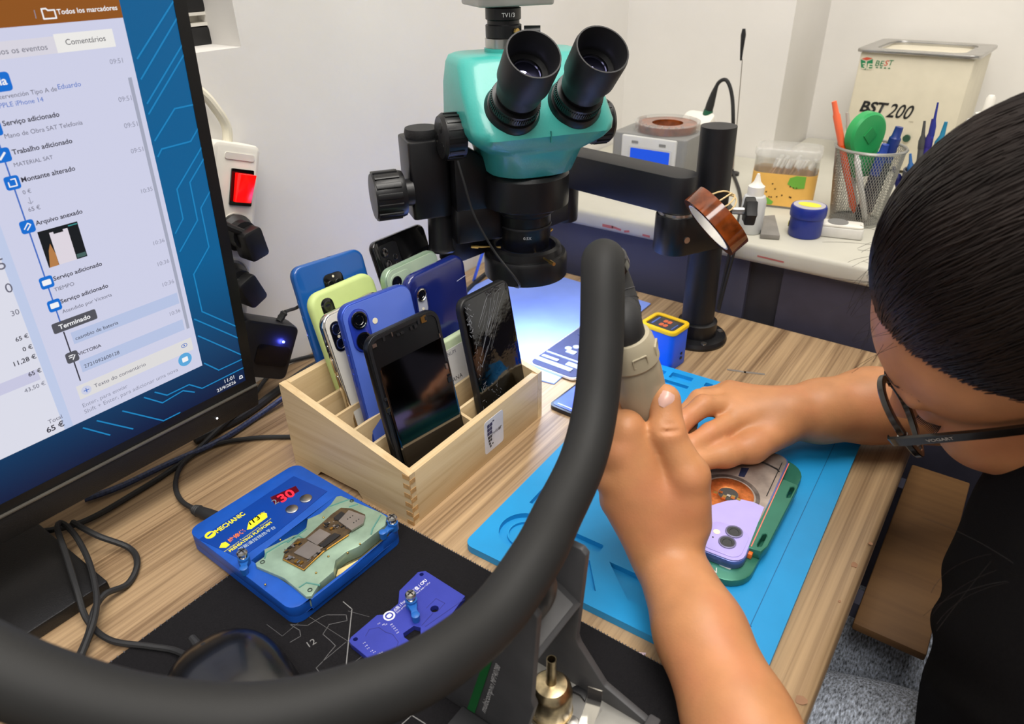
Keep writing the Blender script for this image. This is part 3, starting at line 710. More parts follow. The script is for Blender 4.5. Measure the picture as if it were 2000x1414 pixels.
# lime case
M_lime = mat('lime_silicone', (196, 214, 138), 0.55, var=0.02)
p = thing('phone', 'phone in a pale lime green silicone case', 'phone', ph_matrix(-.4345, .386, R(16.2), .04), 'phones in the pine box')
slab(.074, .151, .0105, .013, 'case', M_lime, p, .004)
MB().prism(rrect(.0135, .030, .006, 5, -.021, .129), .0045, .0056, inset=.0006).build('camera_module', M_blacks, p)
for dy in (.007, -.007): lens(p, -.021, .129 + dy, .0052, .0006, .0055)
flash(p, -.021, .129, .0014, .0058)
MB().prism(rrect(.034, .030, .001, 2, -.019, .075), .0053, .0055).build('paper_label', M_paper, p)
# white phone with steel rim
M_wglass = mat('white_glass', (222, 218, 206), 0.12, var=0.01, coat=0.6)
p = thing('phone', 'white glass phone with a shiny steel frame', 'phone', ph_matrix(-.4125, .3725, R(13.8), -.006), 'phones in the pine box')
slab(.0709, .1436, .0074, .011, 'frame', M_chrome, p, .0022)
slab(.0675, .1400, .0006, .0095, 'back_glass', M_wglass, p, .0002, z0=.0035).location.y = .0018
MB().prism(rrect(.0125, .027, .006, 5, -.0245, .1225), .0038, .0050, inset=.0005).build('camera_module', M_blacks, p)
for dy in (.0065, -.0065): lens(p, -.0245, .1225 + dy, .005, .0006, .0049, M_chrome)
flash(p, -.0245, .1225, .0014, .0052)
buttons(p, .0709, .1436, .0074, M_chrome)
# blue two-camera phone
M_b16 = mat('cornflower_glass', (84, 112, 206), 0.30, var=0.02, coat=0.25)
M_b16f = mat('cornflower_frame', (56, 84, 186), 0.3, 0.5, var=0.02)
p = thing('phone', 'cornflower blue phone with two stacked round cameras', 'phone', ph_matrix(-.390, .3724, R(12.5), .126, -.016), 'phones in the pine box')
slab(.0745, .155, .0078, .012, 'frame', M_b16f, p, .0016)
slab(.0715, .152, .0006, .0105, 'back_glass', M_b16, p, .0002, z0=.0037).location.y = .0015
MB().prism(rrect(.0195, .0375, .0097, 6, -.0225, .1305), .0040, .0056, inset=.0012).build('camera_island', mat('deep_blue_glass', (38, 60, 170), 0.15, var=0.0, coat=0.6), p)
for dy in (.0092, -.0092): lens(p, -.0225, .1305 + dy, .0076, .0014, .0055, M_blacks)
flash(p, -.0065, .1335, .0026, .0043)
buttons(p, .0745, .155, .0078, M_b16f)
# opened phone with lifted display, front row near side
p = thing('phone', 'opened black phone with its display lifted and innards showing', 'phone', ph_matrix(-.3405, .3557, R(11.4), .100, 0), 'phones in the pine box')
M_grf = mat('graphite_frame', (40, 42, 46), 0.3, 0.8)
slab(.0757, .1509, .0066, .0115, 'frame', M_grf, p, .0012, z0=-.0060)
MB().ring(rrect(.0735, .1487, .0105, 6, 0, .07545), rrect(.068, .143, .008, 6, 0, .07545), .0006, .0012).build('gasket', M_black, p)
ia = random.Random(3)
for k in range(34):
    x = ia.choice([-.0335, .0335, None]); 
    if x is None: x, y = ia.uniform(-.033, .033), ia.choice([.1435, .146, .004])
    else: y = ia.uniform(.01, .14)
    sx, sy = ia.uniform(.001, .004), ia.uniform(.0015, .006)
    MB().box((x - sx / 2, y - sy / 2, .0006), (x + sx / 2, y + sy / 2, .0006 + ia.uniform(.0006, .0018))).build('component', ia.choice([M_steel, M_brass, M_black, M_grf, M_black]), p)
M_disp = mat('dark_display', (96, 98, 102), 0.06, 1.0, var=0.0)
d_o = MB().prism(rrect(.0695, .1445, .009, 6, .0018, .0722), 0, .0022, inset=.0006).build('display', M_disp, p)
d_o.matrix_local = Matrix.Translation((.001, .0005, .0018)) @ Matrix.Rotation(R(-1.6), 4, 'X')
MB().prism(rrect(.009, .0012, .0006, 3, .004, .1415), .0022, .0024).build('earpiece', M_grf, d_o)
bz = MB().prism(rrect(.0655, .1405, .007, 6, .0018, .0722), .0022, .00225); bz.build('mirror_film', mat('display_film', (108, 108, 112), 0.07, 1.0, var=0.0), d_o)  # unlit metallic layer; the display mirrors what stands before it
# black samsung-like phone, far back row
M_sam = mat('gloss_black_shell', (16, 16, 18), 0.10, var=0.0, coat=0.8)
p = thing('phone', 'tall glossy black phone with three lenses in a column', 'phone', ph_matrix(-.4600, .4955, R(17.5), .016), 'phones in the pine box')
slab(.0748, .160, .0082, .0085, 'body', M_sam, p, .0022)
MB().prism(rrect(.026, .040, .005, 5, -.0195, .1345), .0040, .0050, inset=.0006).build('camera_island', M_black, p)
for dy in (.0125, 0, -.0125): lens(p, -.0255, .1345 + dy, .0052, .0009, .0049, M_grf)
lens(p, -.0135, .1385, .0034, .0004, .0049); lens(p, -.0135, .1305, .0030, .0004, .0049); flash(p, -.0135, .1245, .0016, .0051)
# sage phone
M_sage = mat('sage_glass', (172, 192, 168), 0.2, var=0.02, coat=0.5)
p = thing('phone', 'sage green phone half hidden behind the navy case', 'phone', ph_matrix(-.4320, .4545, R(8.5), -.036, -.02), 'phones in the pine box')
slab(.0757, .1509, .0083, .0115, 'frame', mat('sage_frame', (150, 176, 150), 0.3, 0.4), p, .002)
slab(.0725, .1477, .0006, .010, 'back_glass', M_sage, p, .0002, z0=.0040).location.y = .0016
MB().prism(rrect(.0295, .0315, .008, 5, -.0185, .1295), .0044, .0054, inset=.0006).build('camera_island', M_sage, p)
for dy in (.0072, -.0072): lens(p, -.0255, .1295 + dy, .0063, .001, .0052, M_blacks)
flash(p, -.0115, .1295, .002, .0056)
# navy case
M_nav = mat('navy_case', (22, 34, 104), 0.2, var=0.04, coat=0.5)
p = thing('phone', 'phone in a shiny navy blue case with one oval lens', 'phone', ph_matrix(-.4035, .4505, R(5.5), .027), 'phones in the pine box')
slab(.078, .155, .0105, .013, 'case', M_nav, p, .004)
MB().ring(rrect(.0165, .030, .0078, 6, -.0245, .1285), rrect(.0125, .026, .006, 6, -.0245, .1285), .0045, .0064).build('camera_rim', M_nav, p)
MB().prism(rrect(.0125, .026, .006, 6, -.0245, .1285), .0045, .0055).build('camera_window', mat('pale_window', (182, 186, 200), 0.25, var=0.0), p)
lens(p, -.0245, .135, .0058, .0012, .0053, M_chrome); flash(p, -.0245, .1215, .0014, .0056)
MB().ribbon([(.024, .131), (.037, .1325)], .0008, .0054).build('scratch', mat('scratch_white', (200, 205, 230), 0.5), p)
# phone with the order label (rows further forward)
M_mint = mat('mint_shell', (198, 214, 176), 0.35)
p = thing('phone', 'low mint phone with a white order label stuck on its back', 'phone', ph_matrix(-.3795, .4500, R(9), .03), 'phones in the pine box')
slab(.0655, .092, .0082, .010, 'body', M_mint, p, .002)
lb = MB().prism(rrect(.034, .050, .001, 2, -.012, .058), .0041, .0044).build('paper_label', M_paper, p)
text('lettering', 'DIANA', M_dkp, lb, Matrix.Translation((-.0265, .0500, .00455)), width=.020)
text('lettering', 'NUM', mat('grey_print', (120, 120, 130), 0.5), lb, Matrix.Translation((-.0205, .077, .00455)), width=.011)
text('lettering', 'IPHONE', mat('grey_print', (120, 120, 130), 0.5), lb, Matrix.Translation((-.0205, .0455, .00455)), width=.010)
# cracked phone, front row far side
p = thing('phone', 'black phone with a shattered screen, front right in the box', 'phone', ph_matrix(-.3430, .4590, R(11.5), .027, -.015), 'phones in the pine box')
slab(.0685, .1405, .0078, .010, 'body', M_black, p, .002)
M_crk = mat('cracked_glass', (80, 82, 86), 0.10, 1.0, var=0.0, bump=0.5, bscale=70)
ds = MB().prism(rrect(.0645, .1365, .008, 6, 0, .0702), .0036, .0045, inset=.0003).build('display', M_crk, p)
M_crack = mat('crack_white', (170, 172, 178), 0.4, var=0.0)
cr = MB()
for k in range(16):
    x0 = ia.uniform(-.03, .0); y0 = ia.uniform(.06, .128); a = R(ia.uniform(48, 60)); L = ia.uniform(.015, .05)
    pts = [(x0, y0)]
    for s in range(5):
        q = pts[-1]; pts.append((min(.031, q[0] + math.cos(a + ia.uniform(-.12, .12)) * L / 5), min(.134, q[1] + math.sin(a + ia.uniform(-.12, .12)) * L / 5)))
    cr.ribbon(pts, ia.uniform(.00008, .00024), .00455)
for k in range(60):
    x0, y0 = -.029 + abs(ia.gauss(0, .004)), ia.choice([ia.gauss(.120, .008), ia.uniform(.02, .12)]); a = ia.uniform(0, 6.3); L = ia.uniform(.001, .005)
    cr.ribbon([(max(-.031, x0), min(.134, y0)), (max(-.031, x0 + L * math.cos(a)), min(.134, y0 + L * math.sin(a)))], .0002, .00455)
for k in range(26):
    x0, y0 = -.018 + ia.gauss(0, .005) + k * .0004, .022 + k * .0012; a = ia.uniform(0, 6.3); L = ia.uniform(.001, .003)
    cr.ribbon([(x0, y0), (x0 + L * math.cos(a), y0 + L * math.sin(a))], .00018, .00455)
cr.build('cracks', M_crack, ds, smooth=False)
# ================================================================ microscope on its jointed arm
MA = Vector((-0.408, 0.586, 0)); mph = -0.5884
me_, ms_, mz_ = Vector((math.cos(mph), math.sin(mph), 0)), Vector((-math.sin(mph), math.cos(mph), 0)), Vector((0, 0, 1))
MICM = frame(me_, ms_, mz_, MA)          # local: x towards the eyepieces, y to their right, z up
mic = thing('microscope', 'teal and black stereo microscope with ring light on a black arm', 'microscope', MICM)
mi = MICM.inverted()
M_teal = mat('teal_enamel', (62, 170, 161), 0.34, var=0.02, bump=0.12, bscale=500, coat=0.25)
M_enam = mat('black_enamel', (14, 14, 17), 0.36, var=0.03, bump=0.06, bscale=400)
M_enam_t = mat('grey_black_enamel', (17, 17, 21), 0.5, var=0.03, bump=0.06, bscale=400)
def loft(secs, n=6, r=0.018):
    """rounded rectangles (z, x0, x1, halfwidth) joined into a skin"""
    mb = MB(); vs = []; fs = []; m_ = 4 * (n + 1)
    for (z, x0, x1, hw, rr) in secs:
        vs += [(a, b, z) for a, b in rrect(x1 - x0, 2 * hw, rr, n, (x0 + x1) / 2, 0)]
    for j in range(len(secs) - 1):
        for i in range(m_):
            k = (i + 1) % m_; fs.append((j * m_ + i, j * m_ + k, (j + 1) * m_ + k, (j + 1) * m_ + i))
    fs += [tuple(range(m_))[::-1], tuple(range((len(secs) - 1) * m_, len(secs) * m_))]
    return mb.add(vs, fs)
loft([(.219, -.040, .036, .036, .03), (.222, -.046, .043, .042, .03), (.244, -.050, .050, .047, .026), (.250, -.052, .055, .056, .024), (.256, -.053, .060, .064, .022), (.2635, -.053, .0645, .0685, .020), (.271, -.053, .0615, .070, .018),
      (.300, -.052, .034, .069, .018), (.318, -.050, .017, .066, .017), (.3235, -.048, .0115, .063, .015), (.3255, -.043, .006, .058, .013)]).build('head', M_teal, mic, angle=50)
MB().box((.0632, -.0004, .258), (.0655, .0004, .268)).build('head_seam', mat('teal_seam', (52, 140, 134), 0.5), mic)
# zoom knobs
for sg in (-1, 1):
    M = frame((0, 0, 1), (1, 0, 0), (0, sg, 0), (.006, sg * .066, .2585))
    kn = MB()
    n = 48; prof = [(0.0, .0), (.0205, .0), (.021, .018), (.019, .021), (.0001, .021)]
    kn.lathe(prof, 36, M); k_o = kn.build('zoom_knob', M_enam, mic)
    for k in range(18):
        a = 2 * math.pi * k / 18; MB().box((.0200, -.0012, .003), (.0216, .0012, .017), M @ Matrix.Rotation(a, 4, 'Z')).build('knob_rib', M_enam, k_o)
    for k in range(3):
        a = 2 * math.pi * k / 3 + .4; MB().prism(circ(.0052, 14, .0105 * math.cos(a), .0105 * math.sin(a)), .0208, .0212, M).build('knob_hole', M_blacks, k_o)
# eyepieces
dE = Vector((math.cos(R(44.8)), 0, math.sin(R(44.8))))
for sg in (-1, 1):
    b0 = Vector((.0448, sg * .0303, .2843)); M = Matrix.Translation(b0) @ basis(dE, (0, 1, 0))
    tb = MB().lathe([(.0255, -.012), (.0255, .004), (.0235, .008), (.0218, .008), (.0218, .020), (.0175, .0205), (.0175, .026)], 40, M).build('eyepiece_tube', M_enam, mic)
    rib = MB()
    for k in range(64):
        a = 2 * math.pi * k / 64; rib.box((.0215, -.0005, .0115), (.0226, .0005, .0170), M @ Matrix.Rotation(a, 4, 'Z'))
    rib.build('diopter_ring', M_enam, tb)
    cup = MB().lathe([(.0195, .0255), (.0205, .032), (.0208, .038), (.0232, .0440), (.0236, .072), (.0228, .0755), (.0216, .0755), (.0208, .071), (.0185, .060), (.0185, .052)], 40, M, cap=False).build('eyecup', mat('eyecup_rubber', (26, 26, 28), 0.5, var=0.03), mic)
    MB().lathe([(.0190, .053), (.0135, .0525), (.0125, .0505), (.0001, .0515)], 32, M, cap=False).build('ocular_rim', M_blacks, cup)
    MB().lathe([(.0130, .0508), (.008, .0524), (.0001, .0530)], 32, M, cap=False).build('ocular_lens', mat('ocular_glass', (120, 120, 160), 0.03, 1.0, var=0.0), cup)
# lower collar of the focus holder, objective, ring light
MB().lathe([(.040, .184), (.0440, .186), (.0445, .204), (.0440, .2155), (.041, .219)], 48).build('holder_collar', M_enam, mic)
MB().lathe([(.0245, .138), (.0250, .148), (.0262, .150), (.0262, .174), (.0300, .177), (.0305, .1845)], 40).build('objective', M_enam, mic)
MB().lathe([(.0267, .161), (.0272, .1625), (.0267, .164)], 40, cap=False).build('objective_ring', M_enam_t, mic)
text('lettering', '0.5X', mat('white_print', (200, 200, 200), 0.5, var=0.0), mic, frame(Vector((-math.sin(-.35), math.cos(-.35), 0)), (0, 0, 1), Vector((math.cos(-.35), math.sin(-.35), 0)), Vector((math.cos(-.35), math.sin(-.35), 0)) * .0264 + Vector((0.003, -.004, .155))), width=.008)
rl = MB().lathe([(.034, .1145), (.0425, .1145), (.0428, .1085), (.0440, .1085), (.0440, .128), (.0420, .132), (.0385, .1325), (.0370, .139), (.0335, .141), (.0315, .139), (.0305, .128), (.0300, .1085), (.0315, .1085), (.034, .1145)], 56, cap=False).build('ring_light', M_enam, mic)
led = MB().lathe([(.0335, .1138), (.0424, .1138)], 56, cap=False)
led.build('led_panel', glow('led_white', (196, 218, 255), 140.0), rl)
for k, a in enumerate((R(8), R(128), R(248))):
    u = Vector((math.cos(a), math.sin(a), 0)); s_o = MB().cyl(u * .0262 + mz_ * .1355, u * .052 + mz_ * .1365, .0011, None, 8).build('clamp_screw', M_brass, rl)
    MB().cyl(u * .050 + mz_ * .1365, u * .0575 + mz_ * .1367, .0023, .0019, 10).build('thumb_head', M_brass, s_o)
# camera port on top
port = MB().lathe([(.0185, .324), (.0185, .3285), (.0165, .329)], 36, Matrix.Translation((-.022, -.012, 0))).build('camera_port', M_teal, mic)
MB().lathe([(.0175, .329), (.0175, .337), (.0160, .3375)], 36, Matrix.Translation((-.022, -.012, 0))).build('port_ring', M_steel, mic)
MB().lathe([(.0155, .337), (.0168, .338), (.0168, .348), (.0150, .349), (.0150, .352), (.0165, .353), (.0165, .362), (.0145, .363), (.0145, .372)], 36, Matrix.Translation((-.022, -.012, 0))).build('camera_adapter', M_enam, mic)
MB().cyl((-.0055, -.006, .3432), (-.0035, -.005, .3432), .0030, None, 12).build('brass_screw', M_brass, mic)
MB().cyl((-.018, .007, .3405), (-.012, .021, .3405), .0062, None, 16).build('lock_knob', M_enam, mic)
MB().prism(rrect(.056, .073, .004, 4, -.030, -.005), .3640, .41, inset=.002).build('camera_body', mat('camera_grey', (176, 174, 170), 0.4, 0.3), mic)
cpt = frame(Vector((-math.sin(-.1), math.cos(-.1), 0)), (0, 0, 1), (1, 0, 0), (-.0050, -.0195, .3555))
text('lettering', 'TV1/3', mat('white_print', (200, 200, 200), 0.5, var=0.0), mic, cpt, width=.012)
# focus rack left of the head
FB = Vector((-.022, -.094, 0))
MB().prism(rrect(.046, .040, .004, 3, FB.x - .012, FB.y), .176, .252, inset=.002).build('focus_body', M_enam, mic)
MB().lathe([(.0165, .252), (.0175, .256), (.0165, .2605)], 28, Matrix.Translation((FB.x - .012, FB.y, 0))).build('focus_cap', mat('cap_black', (28, 28, 30), 0.6, bump=0.3, bscale=900), mic)
MB().prism([(.184, -.074), (.246, -.074), (.246, -.060), (.232, -.040), (.210, -.036), (.184, -.036)], -.016, .022, frame((0, 0, 1), (0, 1, 0), (-1, 0, 0), (-.012, 0, 0))).build('focus_slide', M_enam, mic, bevel=.002)
MB().prism(rrect(.030, .050, .004, 3, -.012, -.050), .150, .186, inset=.002).build('slide_foot', M_enam, mic)
MB().lathe([(.0155, .136), (.0165, .138), (.0150, .141), (.0140, .176)], 28, Matrix.Translation((FB.x - .006, FB.y + .012, 0))).build('focus_column', M_enam, mic)
for sg, L in ((-1, .030), (1, .0)):
    if L == 0: continue
    M = frame((0, 0, 1), (1, 0, 0), (0, sg, 0), (FB.x + .004, FB.y + sg * .018, .2035))
    k_o = MB().lathe([(.013, 0), (.013, .008), (.0215, .009), (.0225, .012), (.0225, .036), (.0215, .039), (.0001, .0395)], 44, M).build('focus_knob', M_enam, mic)
    for k in range(14):
        a = 2 * math.pi * k / 14; MB().prism(rrect(.0032, .006, .001, 2, .0222, 0), .014, .0375, M @ Matrix.Rotation(a, 4, 'Z')).build('knob_rib', M_enam, k_o)
# jointed arm: post, bracket, boom, second joint
PO = Vector((-.2675, .741, 0)); P1 = Vector((-.290, .697, 0)); P2 = Vector((-.447, .722, 0)); P3 = MICM @ Vector((-.030, -.07, 0))
pt = MB().cyl(PO + mz_ * .006, PO + Vector((-.004, 0, .247)), .0185, None, 40); arm_part = []
def apart(name, mb, m, **k):
    o = mb.build(name, m, None, **k); o.parent = mic; o.matrix_parent_inverse = mi; return o
apart('post', pt, M_enam_t)
apart('post_base', MB().lathe([(.0355, 0), (.036, .003), (.034, .007), (.023, .008), (.0225, .024), (.0195, .0255)], 48, Matrix.Translation(PO)), M_enam)
for a in (-50, 40, 130, 220):
    q = PO + Vector((math.cos(R(a)), math.sin(R(a)), 0)) * .029; apart('base_screw', MB().lathe([(.0036, .0068), (.0034, .0082), (.0015, .0084), (.0001, .0078)], 12, Matrix.Translation(q)), M_steel)
def stadium(p, q, r, n=10):
    p, q = Vector(p).to_2d(), Vector(q).to_2d(); d = (q - p).normalized(); a0 = math.atan2(d.y, d.x); P = []
    for i in range(n + 1): a = a0 - math.pi / 2 + math.pi * i / n; P.append((q.x + r * math.cos(a), q.y + r * math.sin(a)))
    for i in range(n + 1): a = a0 + math.pi / 2 + math.pi * i / n; P.append((p.x + r * math.cos(a), p.y + r * math.sin(a)))
    return P
apart('bracket', MB().prism(stadium(PO, P1, .0215), .1215, .1635, inset=.0015), M_enam)
q = P1 + (P1 - PO).normalized() * .004 + Vector((.018, -.010, .135))
apart('set_screw', MB().cyl(P1 + Vector((.0185, -.0105, .140)), P1 + Vector((.0200, -.0115, .140)), .0035, None, 12), M_steel)
apart('joint_washer', MB().lathe([(.0195, .1635), (.0195, .1665)], 32, Matrix.Translation(P1)), M_steel)
apart('boom', MB().prism(stadium(P1, P2, .0185), .1665, .2055, inset=.0012), M_enam_t)
apart('second_joint', MB().lathe([(.0180, .120), (.0185, .123), (.0185, .166)], 32, Matrix.Translation(P2)), M_enam)
apart('second_boom', MB().prism(stadium(P2, P3, .016), .124, .152, inset=.0012), M_enam_t)
apart('clamp_knob', MB().prism([((.012 if k % 2 else .0155) * math.cos(k * math.pi / 6), (.012 if k % 2 else .0155) * math.sin(k * math.pi / 6)) for k in range(12)], 0, .012, Matrix.Translation(PO + Vector((.030, .016, .158))) @ basis((.88, .47, 0)), inset=.002), M_rubber)
apart('clamp_stem', MB().cyl(PO + Vector((.010, .006, .158)), PO + Vector((.031, .0165, .158)), .004, None, 10), M_steel)
# ring light lead
lead = [MICM @ Vector(p) for p in ((.030, -.078, .242), (.034, -.074, .222), (.036, -.066, .19), (.043, -.050, .155), (.055, -.028, .118))] + [PZ(967, 548, .078), PZ(985, 600, .04), PZ(1000, 640, .004)]
cable('ring_light_cable', 'thin black cable hanging from the zoom knob past the ring light', lead, .0011)
cable('wall_cable', 'thin black cable hanging behind the microscope', [PX(897, 445, -.60), PX(889, 490, -.60), PX(880, 540, -.60), PZ(870, 560, .002)], .0015)
cable('blue_cable', 'bright blue cable behind the microscope ring light', [PZ(958, 428, .10), PZ(950, 470, .07), PZ(937, 510, .04), PZ(925, 548, .003)], .0022, mat('blue_cable_skin', (80, 120, 230), 0.35))
cable('grey_cable', 'grey cable lying on the desk behind the phones', [PZ(1000, 495, .003), PZ(960, 525, .003), PZ(925, 555, .003), PZ(900, 580, .003)], .003)
# amber film tape roll hung on the post
TR_, tr = PO + Vector((.017, -.030, .1575)), 0.034
nx = Vector((.90, .05, .55)).normalized()
Mx = Matrix.Translation(PD(1398, 432, .70)) @ basis(RT * -.72 - UP * .62 + FW * .17, (0, 0, 1))
tp = thing('tape_roll', 'amber film tape roll leaning on the microscope post', 'tape roll', Mx)
M_amb = mat('amber_film', (120, 56, 18), 0.12, var=0.35, vscale=60, coat=0.5)
MB().lathe([(.0285, -.0095), (.0355, -.0095), (.0355, .0095), (.0285, .0095), (.0285, -.0095)], 48, cap=False).build('tape', M_amb, tp)
MB().lathe([(.0268, -.0095), (.0285, -.0095), (.0285, .0095), (.0268, .0095), (.0268, -.0095)], 48, cap=False).build('core', mat('card_core', (226, 222, 214), 0.7), tp)
rb = MB()
for k in range(4):
    rb.tube([PO + Vector((.0195 * math.cos(a) * 1.05 + .004 * math.cos(a + k), .0195 * math.sin(a) * 1.05, .1675 + .004 * k + .005 * math.sin(a * 2 + k))) for a in [i * math.pi / 10 for i in range(21)]], .0009, 6, caps=False)
tag(rb.build('rubber_bands', mat('tan_rubber', (224, 196, 142), 0.5), None), 'tan rubber bands looped around the microscope post', 'rubber band')
# pale blue work mat lit by the ring light
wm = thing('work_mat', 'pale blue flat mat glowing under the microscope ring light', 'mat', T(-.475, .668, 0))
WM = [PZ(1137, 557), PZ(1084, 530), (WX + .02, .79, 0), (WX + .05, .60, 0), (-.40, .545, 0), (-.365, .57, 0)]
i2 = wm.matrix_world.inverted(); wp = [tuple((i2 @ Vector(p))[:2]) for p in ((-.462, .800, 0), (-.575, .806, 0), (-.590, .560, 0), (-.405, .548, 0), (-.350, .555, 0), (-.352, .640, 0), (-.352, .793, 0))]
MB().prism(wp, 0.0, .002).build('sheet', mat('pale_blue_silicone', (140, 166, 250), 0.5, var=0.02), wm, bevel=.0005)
# ================================================================ things on the desk
from mathutils.geometry import tessellate_polygon
def holed(outer, holes, z0, z1, M=None):
    """plate with openings"""
    mb = MB()
    def ccw(p, want=True):
        a = sum(p[i][0] * p[(i + 1) % len(p)][1] - p[(i + 1) % len(p)][0] * p[i][1] for i in range(len(p)))
        return p if (a > 0) == want else p[::-1]
    loops = [ccw(outer)] + [ccw(h, False) for h in holes]
    flat = [q for l in loops for q in l]
    tris = tessellate_polygon([[Vector((x, y, 0)) for x, y in l] for l in loops])
    n = len(flat); fs = []
    for t in tris:
        a, b, c = (flat[i] for i in t)
        if (b[0] - a[0]) * (c[1] - a[1]) - (c[0] - a[0]) * (b[1] - a[1]) < 0: t = t[::-1]
        fs.append(tuple(i + n for i in t)); fs.append(tuple(t[::-1]))
    o = 0
    for l in loops:
        k = len(l)
        for i in range(k): j = (i + 1) % k; fs.append((o + i, o + j, o + j + n, o + i + n))
        o += k
    return mb.add([(x, y, z0) for x, y in flat] + [(x, y, z1) for x, y in flat], fs, M)

# ---------------------------------------------------------------- black desk pad
PADH = .0025
pad = thing('desk_pad', 'black cloth desk pad with a faint world map print', 'desk pad', T(-.25, .1, 0))
pi_ = pad.matrix_world.inverted()
M_pad = mat('black_cloth', (25, 24, 26), 0.95, spec=.15, var=0.12, vscale=900, bump=0.4, bscale=1800)
po = [(-.4055 + .25, .3015 - .1), (-.4055 + .25, -.26 - .1), (-.055 + .25, -.26 - .1), (-.055 + .25, .3015 - .1)]
MB().prism(po, 0.0001, PADH).build('cloth', M_pad, pad)
M_map = mat('map_print', (88, 87, 88), 0.9, var=0.1); M_map2 = mat('map_print_light', (128, 127, 126), 0.9, var=0.1)
def pl(u, v): p = pi_ @ PZ(u, v, PADH); return (p.x, p.y)
g8 = lambda pts: [pl(340 + x * .3776, 880 + y * .3776) for x, y in pts]
for pts, m_, wd in (([(875, 782), (920, 820), (905, 960), (888, 1135)], M_map2, .0007), ([(600, 992), (655, 960), (650, 930), (600, 900), (690, 905), (760, 862), (790, 850), (890, 850), (895, 880), (800, 900)], M_map, .0005),
                    ([(800, 905), (770, 950), (810, 985), (835, 1010), (800, 1050), (770, 1090), (735, 1125), (765, 1165)], M_map, .0005), ([(770, 1090), (890, 990)], M_map, .0004), ([(700, 860), (890, 980), (1000, 1060)], M_map, .0003), ([(900, 830), (1010, 860)], M_map, .0003),
                    ([(905, 1115), (985, 1055)], M_map, .0004), ([(560, 960), (680, 860)], M_map, .0003), ([(480, 900), (560, 960)], M_map, .0003), ([(1180, 1414), (1230, 1370), (1300, 1414)], M_map2, .0006)):
    MB().ribbon(g8(pts), wd, PADH + .0001).build('map_line', m_, pad, smooth=False)
a, b = g8([(700, 1018), (730, 1000)]); text('lettering', '12', M_map2, pad, Matrix.Translation((a[0], a[1], PADH + .0002)) @ Matrix.Rotation(math.atan2(b[1] - a[1], b[0] - a[0]), 4, 'Z'), width=.0055)
rg = random.Random(5); st = MB()
for k in range(150):
    x = -.405 + .25 + k * .00235; L = rg.uniform(.0012, .0028); st.box((x, .2015 - .0005, PADH - .0006), (x + .0006, .2015 + rg.uniform(.0003, .0010), PADH + .0003))
for k in range(60): y = .2 - k * .0045; st.box((po[0][0] - .0006, y, PADH - .0006), (po[0][0] + .001, y + .0006, PADH + .0003))
tag(st.build('edge_stitching', mat('stitch_grey', (84, 84, 88), 0.9), pad, smooth=False), kind='stuff')

# ---------------------------------------------------------------- blue preheating platform
PLH = .0180
plt = thing('heating_platform', 'blue preheating platform with a red digit display', 'platform', frame((0.035, .9994, 0), (-.9994, .035, 0), (0, 0, 1), (-.3890, .2380, PADH * .0 + .0005)))
q = plt.matrix_world.inverted()
def hp(u, v, z=PLH): p = q @ PZ(u, v, z); return (p.x, p.y)
h4 = lambda pts, z=PLH: [hp(340 + x * .26876, 880 + y * .26876, z) for x, y in pts]
M_plb = mat('platform_blue', (16, 80, 176), 0.45, var=0.06, vscale=60)
M_plp = mat('platform_panel', (12, 62, 150), 0.28, var=0.02)
# recess holds the jig
rec = h4([(560, 800), (700, 690), (960, 500), (1190, 320), (1545, 470), (1565, 615), (1300, 850), (1000, 1085)], PLH)
PX_, PY_ = .1055, .1320
holed(rrect(PX_, PY_, .009, 6), [rec], .0085, PLH).build('top_shell', M_plb, plt, bevel=.0012, seg=2)
MB().prism(rrect(PX_, PY_, .009, 6), .0025, .0085).build('lower_shell', M_plb, plt)
MB().add([(x, y, .0092) for x, y in [(a * 1.0, b * 1.0) for a, b in rec]], [tuple(range(len(rec)))]).build('hot_plate', mat('sooty_plate', (96, 92, 62), 0.5, var=0.3, vscale=80), plt, smooth=False)
pnl = h4([(180, 650), (870, 190), (1115, 300), (960, 430), (700, 640), (480, 790)])
MB().prism(pnl, PLH, PLH + .0003).build('print_panel', M_plp, plt)
PT = PLH + .0004
M_yel = mat('yellow_print', (236, 222, 40), 0.5, var=0.0); M_org = mat('orange_print', (240, 120, 40), 0.5, var=0.0); M_lbl = mat('pale_print', (190, 206, 210), 0.5, var=0.0)
def ptext(body, a, b, m, bold=0.0, shear=0.0, hk=None):
    (x0, y0), (x1, y1) = h4([a, b]); an = math.atan2(y1 - y0, x1 - x0)
    text('lettering', body, m, plt, Matrix.Translation((x0, y0, PT)) @ Matrix.Rotation(an, 4, 'Z'), width=math.hypot(x1 - x0, y1 - y0), bold=bold, shear=shear, height=hk)
ptext('MECHANIC', (318, 606), (522, 468), M_yel, .03, 0, .0048)
lgx = h4([(265, 618)])[0]; MB().prism(circ(.0042, 20, *lgx), PLH, PT).build('logo_disc', M_yel, plt)
MB().ribbon([(lgx[0] - .002, lgx[1]), (lgx[0] + .002, lgx[1] + .0008)], .0016, PT + .0001).build('logo_mark', M_plp, plt, smooth=False)
MB().prism(h4([(530, 582), (545, 520), (640, 455), (675, 462), (680, 490), (565, 575)]), PLH, PT).build('print_block', M_yel, plt)
ptext('iT3', (556, 548), (630, 500), M_plp, .02, .2, .0052); ptext('Pro', (630, 475), (662, 452), M_yel, .01, 0, .0018)
MB().prism(h4([(330, 712), (345, 680), (375, 668), (408, 690), (380, 712)]), PLH, PT).build('print_block', M_yel, plt)
ptext('维修佬', (408, 672), (525, 590), M_org, .02, 0, None)
ptext('Intelligent Temperature Control', (372, 742), (708, 503), M_yel, 0, 0, .0014)
ptext('PREHEATING PLATFORM', (412, 744), (715, 530), M_yel, .03, 0, .0028)
